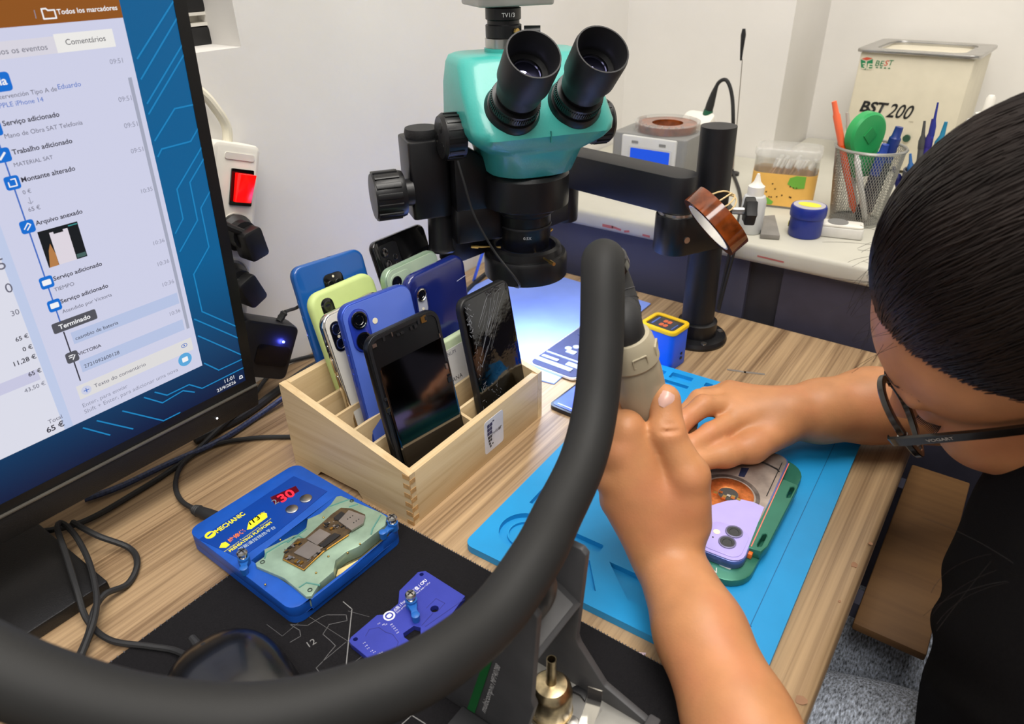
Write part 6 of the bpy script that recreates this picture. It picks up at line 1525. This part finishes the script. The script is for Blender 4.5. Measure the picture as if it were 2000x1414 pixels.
per = thing('person', 'person in black shirt and glasses bent over the desk holding the hot air handle', 'person', T(.16, .47, FZ))
peri = per.matrix_world.inverted()
def skin_obj(name, me, m, parent=per):
    me.transform(peri); return link(name, me, m, parent)
M_skin = mat('skin', (192, 134, 90), .46, var=.05, vscale=45, bump=.12, bscale=700, sss=.12, spec=.4)
_nt = M_skin.node_tree; _b = _nt.nodes['Principled BSDF']; _lk = _b.inputs['Base Color'].links[0].from_socket      # ruddy blotches
_n = _nt.nodes.new('ShaderNodeTexNoise'); _n.inputs['Scale'].default_value = 22; _n.inputs['Detail'].default_value = 2
_rp = _nt.nodes.new('ShaderNodeValToRGB'); _rp.color_ramp.elements[0].position = .45; _rp.color_ramp.elements[1].position = .75; _rp.color_ramp.elements[1].color = (.45, .45, .45, 1)
_mx = _nt.nodes.new('ShaderNodeMix'); _mx.data_type = 'RGBA'; _mx.inputs[7].default_value = lin((198, 118, 88)) + (1,)
_nt.links.new(_nt.nodes['Texture Coordinate'].outputs['Object'], _n.inputs['Vector']); _nt.links.new(_n.outputs['Fac'], _rp.inputs[0]); _nt.links.new(_rp.outputs[0], _mx.inputs[0]); _nt.links.new(_lk, _mx.inputs[6]); _nt.links.new(_mx.outputs[2], _b.inputs['Base Color'])
B_ = SDF()
# ---- head frame
hF, hL, hU = Vector((-.8134, -.0123, -.5816)), Vector((.2528, -.9078, -.3345)), Vector((-.5239, -.4191, .7415))
hO = Vector((.045, .4849, .2166))
HAX = [hF, hL, hU]
def Hd(f, l, u): return hO + hF * f + hL * l + hU * u
B_.ell(Hd(-.006, 0, .034), HAX, (.094, .073, .080), .01)
B_.ell(Hd(.030, 0, -.030), HAX, (.060, .058, .075), .02)
B_.ell(Hd(.045, 0, .025), HAX, (.046, .060, .040), .02)
B_.cone(Hd(.052, -.012, -.088), Hd(.052, .012, -.088), .024, .024, .02)
for sg in (-1, 1):
    B_.ell(Hd(.056, sg * .036, -.034), HAX, (.027, .024, .028), .015)
    B_.cone(Hd(-.005, sg * .055, -.055), Hd(.045, sg * .024, -.088), .015, .018, .02)
    B_.ell(Hd(.086, sg * .032, -.004), HAX, (.012, .017, .011), .008, -1)
    B_.ell(Hd(.0725, sg * .0315, -.004), HAX, (.0135, .0145, .012), .003)
    B_.cone(Hd(.087, sg * .012, .018), Hd(.076, sg * .046, .020), .0065, .0055, .008)
    B_.ell(Hd(-.008, sg * .077, -.008), HAX, (.014, .006, .028), .004)
    B_.ell(Hd(-.004, sg * .082, -.004), HAX, (.007, .004, .016), .003, -1)
    B_.ell(Hd(.094, sg * .011, -.036), HAX, (.009, .007, .007), .005)
B_.cone(Hd(.086, 0, .008), Hd(.104, 0, -.032), .0065, .0095, .007)
B_.ell(Hd(.106, 0, -.034), HAX, (.0095, .0100, .0085), .004)
B_.cone(Hd(.088, -.016, -.062), Hd(.088, .016, -.062), .006, .006, .008); B_.cone(Hd(.087, -.014, -.072), Hd(.087, .014, -.072), .0065, .0065, .006)
# ---- neck, upper body inside the shirt
NB = Vector((.165, .495, .125))
B_.cone(Hd(-.045, 0, -.035), NB, .052, .056, .03)
SL, SR = Vector((.185, .325, .115)), Vector((.185, .665, .115))
B_.cone(SL, SR, .05, .05, .04); B_.cone(NB, (.24, .49, -.08), .095, .11, .05)
# ---- near (left) arm and hand
WL = PD(1303, 1085, .492); FL = PD(1445, 1414, .410)
EL = FL + (FL - WL).normalized() * .11 + Vector((.0, .0, -.004))
EL.z = max(EL.z, .015)
B_.chain([SL, Vector((.165, .245, .070)), EL], [.046, .044, .036], .02)
B_.chain([EL, FL, (FL + WL) / 2, WL], [.036, .0305, .0275, .0225], .01)
MC = [PD(1222, 838, .4700), PD(1202, 885, .4710), PD(1194, 932, .4770), PD(1205, 978, .4850)]     # knuckles, index to little finger
for i, m_ in enumerate(MC):
    w0 = WL + (MC[0] - MC[3]).normalized() * (.012 - .008 * i)
    B_.cone(w0, m_, .0180 - .001 * i, .0128 - .0008 * i, .010)
# thumb: saddle, base, joint, tip along the handle
tb_ = [PD(1336, 1020, .486), PD(1345, 930, .4700), PD(1304, 850, .4690), PD(1298, 781, .4705)]
B_.chain(tb_[:2], [.0185, .0138], .008)
B_.chain(tb_[1:], [.0132, .0110, .0106], .004)
B_.ell(PD(1300, 838, .4665), [RT, UP, FW], (.0112, .009, .0098), .005)
B_.cone(PD(1262, 960, .4820), PD(1325, 975, .4800), .013, .014, .010)      # web of skin
# fingers wrap round the handle
ha = -hd                                                              # towards the hose
def on_handle(sd, ang, off):
    """point beside the handle axis: sd along it from the top, ang round it (0 = facing the viewer)"""
    c = HT + hd * sd; v = (CAM - c); v = (v - hd * v.dot(hd)).normalized(); w_ = hd.cross(v)
    return c + (v * math.cos(ang) + w_ * math.sin(ang)) * off
_s = [(p - HT).dot(hd) for p in MC]
def side(sgn):
    p = on_handle(.06, sgn * 1.57, .02); return (p - HT).dot(RT)
SG = -1 if side(1) > side(-1) else 1                                  # sign that turns towards the viewer's left
for i, (m_, r) in enumerate(zip(MC, (.0098, .0100, .0095, .0085))):
    s0 = .062 + i * .0185
    pts = [m_] + [on_handle(s0 + j * .002, SG * R(a), .0150 + r * .95) for j, a in enumerate((70, 110, 150, 185, 205))]
    B_.chain(pts, [r * 1.22, r * 1.1, r * 1.04, r, r * .95, r * .86], .003)
# creases of the thumb
for (u0, v0, u1, v1) in ((1281, 822, 1322, 816), (1279, 834, 1326, 827), (1283, 846, 1326, 840)):
    B_.cone(PD(u0, v0, .4572), PD(u1, v1, .4572), .0013, .0013, .002, -1)
# ---- far (right) arm and hand
WR = PD(1538, 808, .640); ER = Vector((.105, .735, .040))
B_.chain([SR, Vector((.17, .70, .07)), ER], [.046, .042, .036], .02)
B_.chain([ER, PD(1700, 792, .652), PD(1600, 803, .646), WR], [.038, .0335, .0275, .0215], .01)
MR = [PD(1436, 822, .6300), PD(1424, 795, .6400), PD(1420, 775, .6520), PD(1425, 765, .6640)]
for i, m_ in enumerate(MR): B_.cone(WR, m_, .0180 - .0015 * i, .0122 - .0006 * i, .014)
B_.chain([MR[0], PD(1388, 846, .6130), PD(1352, 868, .6040), PD(1326, 884, .5990)], [.0105, .0092, .0082, .0072], .003)
B_.chain([MR[1], PD(1374, 792, .6260), PD(1335, 822, .6160), PD(1310, 858, .6080)], [.0105, .0096, .0086, .0076], .003)
B_.chain([MR[2], PD(1366, 780, .6430), PD(1335, 812, .6340), PD(1325, 850, .6230)], [.0100, .0090, .0082, .0074], .003)
B_.chain([MR[3], PD(1378, 774, .6560), PD(1352, 806, .6470), PD(1345, 840, .6370)], [.0090, .0082, .0074, .0068], .003)
B_.chain([PD(1520, 838, .6320), PD(1468, 874, .6150), PD(1418, 888, .6060), PD(1362, 902, .5960)], [.0170, .0125, .0098, .0082], .008)
body = skin_obj('body', B_.mesh('body', .0019), M_skin)
# thumb nail
NLc = PD(1300, 780, .4596)
nn_ = (CAM - NLc).normalized(); nup = (PD(1300, 757, .4612) - PD(1293, 806, .4605)).normalized(); nup = (nup + RT * .30).normalized(); nsd = nup.cross(nn_).normalized()
nv = []; nfc = []
for i in range(9):
    for j in range(9):
        a = (i - 4) / 4; b = (j - 4) / 4; wd = .0056 * (1 - .14 * (b < -.3) * (abs(b) - .3))
        rr = math.sqrt(max(0, 1 - .28 * b * b)); p = NLc + nsd * (wd * a * rr) + nup * (.0054 * b * math.sqrt(max(.2, 1 - .30 * a * a))) - nn_ * (.0028 * a * a + .0010 * b * b) + nn_ * .0004
        nv.append(p)
for i in range(8):
    for j in range(8): nfc.append((i * 9 + j, i * 9 + 9 + j, i * 9 + 10 + j, i * 9 + 1 + j))
me = MB().add(nv, nfc).mesh('thumb_nail', angle=80)
o = skin_obj('thumb_nail', me, mat('nail', (216, 172, 158), .28, var=.02, coat=.2))

# ---- hair
M_hair = mat('dark_hair', (24, 18, 17), .45, var=.25, vscale=60, spec=.3, stretch=(1, 1, 1))
H_ = SDF()
H_.ell(Hd(-.017, 0, .047), HAX, (.096, .0785, .096), .01)
H_.ell(Hd(-.060, 0, .010), HAX, (.055, .070, .065), .02)
H_.cone(Hd(-.105, 0, .040), Hd(-.150, 0, .010), .030, .024, .02)
H_.cone(Hd(-.150, 0, .010), Hd(-.165, 0, -.10), .024, .016, .02)
nH = np.array(hF * -.55 + hU * .835); cH = np.array(hO)
def hairline(P):
    """keep only what lies behind the hairline: lifts the field in front of it"""
    L = P - cH; l = L @ np.array(hL); d = L @ nH - .0085 - 2.2 * np.abs(l) ** 2 * .6
    return np.clip(-(d) * .8, 0, .05)
hm = H_.mesh('hair', .0032, hairline)
hair = skin_obj('hair', hm, M_hair)
# combed strands over the scalp
rh = random.Random(21)
def scalp(th, l, off):
    """th: angle in the front-back arc, l: sideways"""
    lf = max(-.98, min(.98, l / .0785)); k = math.sqrt(1 - lf * lf)
    return Hd(-.017 + (.096 + off) * k * math.cos(th), l * (1 + off / .08), .047 + (.096 + off) * k * math.sin(th))
EC = Hd(-.017, 0, .047)
sv = MB()
def start_angle(l):
    t = R(-25)
    while t < R(70):
        p = scalp(t, l, 0) - hO
        if p.dot(hF) * -.55 + p.dot(hU) * .835 > .0035 + 1.32 * l * l: return t
        t += R(1)
    return R(70)
sa = {}
for k in range(6500):
    l = rh.uniform(-.076, .077); key = round(l, 3)
    if key not in sa: sa[key] = start_angle(key)
    t0 = sa[key] + rh.uniform(-.09, .05) + (rh.random() ** 2) * 2.0; n = 7; off0 = rh.uniform(-.0008, .0014); dl = rh.uniform(-.004, .004)
    lift = rh.uniform(.05, .34); st_ = rh.uniform(.006, .013); wv = rh.uniform(-.10, .10)
    p = scalp(t0, l, off0 - .0012); pts = [p]
    for i in range(1, n):                                    # combed backwards along the skull
        q = p - EC; L3 = Vector((q.dot(hF) / .096 ** 2, q.dot(hL) / .0785 ** 2, q.dot(hU) / .096 ** 2)).normalized()
        nr = hF * L3.x + hL * L3.y + hU * L3.z
        d = -hF + hU * (lift + max(0, nr.dot(hF)) * .5) + hL * (wv + .25 * nr.dot(hL) * (nr.dot(hF) > .3)); d = (d - nr * d.dot(nr)).normalized()
        p = p + d * st_; q = p - EC
        kk = 1 / math.sqrt((q.dot(hF) / .096) ** 2 + (q.dot(hL) / .0785) ** 2 + (q.dot(hU) / .096) ** 2)
        p = EC + q * kk + nr * (off0 + .0010 * math.sin(math.pi * i / (n - 1))); pts.append(p)
    sv.tube(pts, [(.00008, .0003, .00048, .00055, .0005, .0004, .0002)[i] for i in range(n)], 3, caps=False)
me = sv.mesh('hair_strands', angle=180); o = skin_obj('hair_strands', me, mat('hair_strand', (28, 21, 19), .42, var=.3, vscale=30, spec=.35), hair); tag(o, kind='stuff')
fl = MB()
for k in range(46):
    l = rh.uniform(-.05, .04); t0 = start_angle(round(l, 3)) + rh.uniform(-.02, .5); p = scalp(t0, l, .0005); d = (hF * rh.uniform(.3, 1) + hU * rh.uniform(-.5, .7) + hL * rh.uniform(-.5, .5)).normalized(); L = rh.uniform(.008, .035); pts = [p]
    bend = (hU * rh.uniform(-1, .6) + hL * rh.uniform(-.8, .8)) * .6
    for i in range(7): d = (d + bend * .22).normalized(); pts.append(pts[-1] + d * L / 7)
    fl.tube(pts, [.00011] * 8, 3, caps=False)
for k in range(7):
    p = Hd(-.02, .06, -.06) + Vector((rh.uniform(-.02, .02), rh.uniform(-.03, .0), rh.uniform(-.04, -.01))); p = PD(1955 + rh.uniform(-20, 25), 1100 + rh.uniform(-20, 40), .36); d = Vector((rh.uniform(-.9, .2), rh.uniform(-.4, .3), rh.uniform(-.8, .3))).normalized(); pts = [p]
    bend = Vector((rh.uniform(-.2, .8), rh.uniform(-.3, .3), rh.uniform(-.8, .2)))
    for i in range(9): d = (d + bend * .15).normalized(); pts.append(pts[-1] + d * .005)
    fl.tube(pts, [.00010] * 10, 3, caps=False)
o = skin_obj('flyaway_hairs', fl.mesh('flyaway_hairs', angle=180), mat('hair_strand', (40, 31, 27)), hair); tag(o, kind='stuff')
# eyebrows and lashes
bw = MB()
for sg in (-1, 1):
    for k in range(120):
        t = rh.random(); p = Hd(.0925 - .018 * t * t, sg * (.012 + .036 * t), .0215 + .004 * math.sin(t * 2.6) + rh.uniform(-.0022, .0022)); d = (hL * sg * .8 + hU * rh.uniform(.0, .5) - hF * .4 * t).normalized()
        bw.tube([p - hF * .0012, p + d * .004 + hF * .0003, p + d * .0075 - hF * .0008], [.0003, .00026, .00008], 3, caps=False)
skin_obj('eyebrows', bw.mesh('eyebrows', angle=180), mat('hair_strand', (40, 31, 27)), hair)
ls = MB()
for sg in (-1, 1):
    for k in range(26):
        t = k / 25; p = Hd(.0855 - .010 * abs(t - .4) * 2, sg * (.0205 + .025 * t), -.0090 - .002 * math.sin(math.pi * t)); d = (hF * .8 - hU * (.75) + hL * sg * (.5 * (t - .3))).normalized()
        ls.tube([p, p + d * .005, p + d * .0095 + hU * .0016], [.0005, .00036, .0001], 3, caps=False)
skin_obj('eyelashes', ls.mesh('eyelashes', angle=180), mat('lash', (22, 18, 17), .5), hair)

# ---- glasses (a thing of its own)
gl = thing('eyeglasses', 'tortoiseshell glasses with round rims on the face', 'glasses', frame(hL, hU, hF, Hd(.100, 0, -.004)))
M_tor = mat('tortoiseshell', (15, 9, 6), .22, var=.9, vscale=70, coat=.3)
def rim(sg):
    n = 44; mb = MB(); pts = []
    for i in range(n + 1):
        a = 2 * math.pi * i / n; x = .0258 * math.copysign(abs(math.cos(a)) ** .92, math.cos(a)); y = .0236 * math.copysign(abs(math.sin(a)) ** .88, math.sin(a)); pts.append((sg * .0335 + x, y - .002, -.0035 * ((sg * .0335 + x) / .05) ** 2 * 2))
    return pts
for sg in (-1, 1):
    pts = rim(sg); mb = MB(); n = len(pts) - 1; c_ = Vector((sg * .0335, -.002, 0))
    outer, inner = [], []
    for p in pts[:-1]:
        d = (Vector(p) - c_); d.z = 0; d.normalize(); outer.append(Vector(p) + d * .0026); inner.append(Vector(p) - d * .0022)
    vs = []; fs = []
    for ringp, z in ((outer, -.0022), (outer, .0018), (inner, .0018), (inner, -.0022)): vs += [tuple(q + Vector((0, 0, z))) for q in ringp]
    for a in range(4):
        for i in range(n): j = (i + 1) % n; b = (a + 1) % 4; fs.append((a * n + i, a * n + j, b * n + j, b * n + i))
    mb.add(vs, fs).build('rim', M_tor, gl, bevel=.0005, seg=1)
    MB().add([tuple(q) for q in inner] + [tuple(c_)], [(i, (i + 1) % n, n) for i in range(n)]).build('lens', mat('spectacle_glass', (245, 245, 248), .02, trans=1.0, alpha=.12, var=0.0, spec=.3), gl, angle=80)
    # temple arm from hinge to ear
    x0 = sg * .0605; A = Vector((x0, .006, -.006)); Bq = Vector((sg * .0745, .008, -.098)); C_ = Vector((sg * .073, -.022, -.125))
    path = smooth_path([Vector((sg * .0570, .005, -.001)), A, (A + Bq) / 2, Bq, C_], 6); vs = []; fs = []
    for i, p in enumerate(path):
        hh = .0040 - .0010 * i / len(path); vs += [tuple(p + Vector((sg * .0011, hh, 0))), tuple(p + Vector((-sg * .0011, hh, 0))), tuple(p + Vector((-sg * .0011, -hh, 0))), tuple(p + Vector((sg * .0011, -hh, 0)))]
    for i in range(len(path) - 1):
        for a in range(4): b = (a + 1) % 4; fs.append((i * 4 + a, i * 4 + b, i * 4 + 4 + b, i * 4 + 4 + a))
    fs += [(0, 1, 2, 3), tuple(len(vs) - 4 + a for a in (3, 2, 1, 0))]
    ta = MB().add(vs, fs).build('temple_arm', M_tor, gl, bevel=.0004, seg=1)
    MB().box((sg * .0575 - .0015, .003, -.012), (sg * .0575 + .0015, .0075, -.006)).build('hinge', M_chrome, gl)
    if sg > 0:
        A2, B2 = path[9], path[16]; dz = (B2 - A2).normalized(); up_ = Vector((0, 1, 0)); up_ = (up_ - dz * up_.dot(dz)).normalized(); nrm = dz.cross(up_)
        text('lettering', 'VOGART', mat('silver_letters', (206, 200, 190), .3, .5, var=0.0), ta, frame(dz, up_, nrm, A2 + nrm * (.0014 if nrm.x < 0 else .0014) - up_ * .0011 + dz * -.004), width=.0155, bold=.02)
MB().tube([(-.0105, .003, .0), (-.004, .0065, .0012), (.004, .0065, .0012), (.0105, .003, .0)], .0019, 8).build('bridge', M_tor, gl)
for sg in (-1, 1): MB().sphere((sg * .0095, -.008, -.005), .0034, 10, 6, (.6, 1.3, .8)).build('nose_pad', mat('clear_pad', (230, 226, 220), .2, trans=.6, alpha=.5, var=0.0), gl)

# ---- black shirt and jeans
M_shirt = mat('black_cotton', (16, 15, 16), .95, spec=.1, var=.10, vscale=700, bump=.25, bscale=1400); M_sleeve = M_shirt
S_ = SDF()
S_.cone(NB + Vector((-.032, -.01, -.020)), (.19, .49, -.02), .099, .125, .05)
S_.cone((.160, .45, .02), (.20, .47, -.24), .122, .135, .05)
S_.cone(SL + Vector((0, .02, .0)), SR + Vector((0, -.02, 0)), .062, .062, .04)
S_.chain([SL, Vector((.163, .248, .072)), Vector((.135, .215, .055))], [.060, .060, .062], .03)
S_.chain([SR, Vector((.168, .71, .08)), Vector((.155, .74, .06))], [.058, .056, .056], .03)
S_.cone(Hd(-.045, 0, -.06), Hd(-.02, 0, -.02), .050, .058, .006, -1)
S_.cone((.135, .215, .055), (.09, .170, .02), .052, .050, .004, -1)
def folds(P):
    return .0022 * np.sin(P[:, 1] * 95 + P[:, 2] * 60 + 2.2 * np.sin(P[:, 2] * 38)) * np.clip(.7 + .5 * np.sin(P[:, 0] * 40), 0, 1)
skin_obj('shirt', S_.mesh('shirt', .005, folds), M_shirt)
M_den = mat('denim', (172, 180, 194), .9, var=.40, vscale=420, bump=.3, bscale=1500, stretch=(1.6, .5, 1))
J_ = SDF()
J_.chain([Vector((.30, .415, -.225)), Vector((.06, .440, -.205)), Vector((-.13, .425, -.200)), Vector((-.15, .405, -.62))], [.098, .086, .068, .056], .03)
J_.chain([Vector((.30, .575, -.225)), Vector((.09, .62, -.26)), Vector((-.02, .62, -.26)), Vector((-.03, .62, -.62))], [.098, .083, .068, .056], .03)
J_.cone((.30, .42, -.20), (.30, .57, -.20), .11, .11, .04)
skin_obj('jeans', J_.mesh('jeans', .006), M_den)
for y in (.405, .63):
    f_ = MB().prism(rrect(.24, .09, .04, 5, -.18, y), FZ + .001, FZ + .075, inset=.02); me = f_.mesh('shoe'); skin_obj('shoe', me, M_black)
ch = thing('stool', 'black round stool under the person', 'stool', T(.30, .495, FZ + .0005))
MB().lathe([(.17, .37), (.18, .385), (.18, .400), (.165, .405)], 32).build('seat', M_black, ch); MB().lathe([(.03, .03), (.03, .37)], 20).build('column', M_steel, ch); MB().lathe([(.20, 0), (.20, .015), (.04, .035)], 32).build('foot_plate', M_steel, ch)
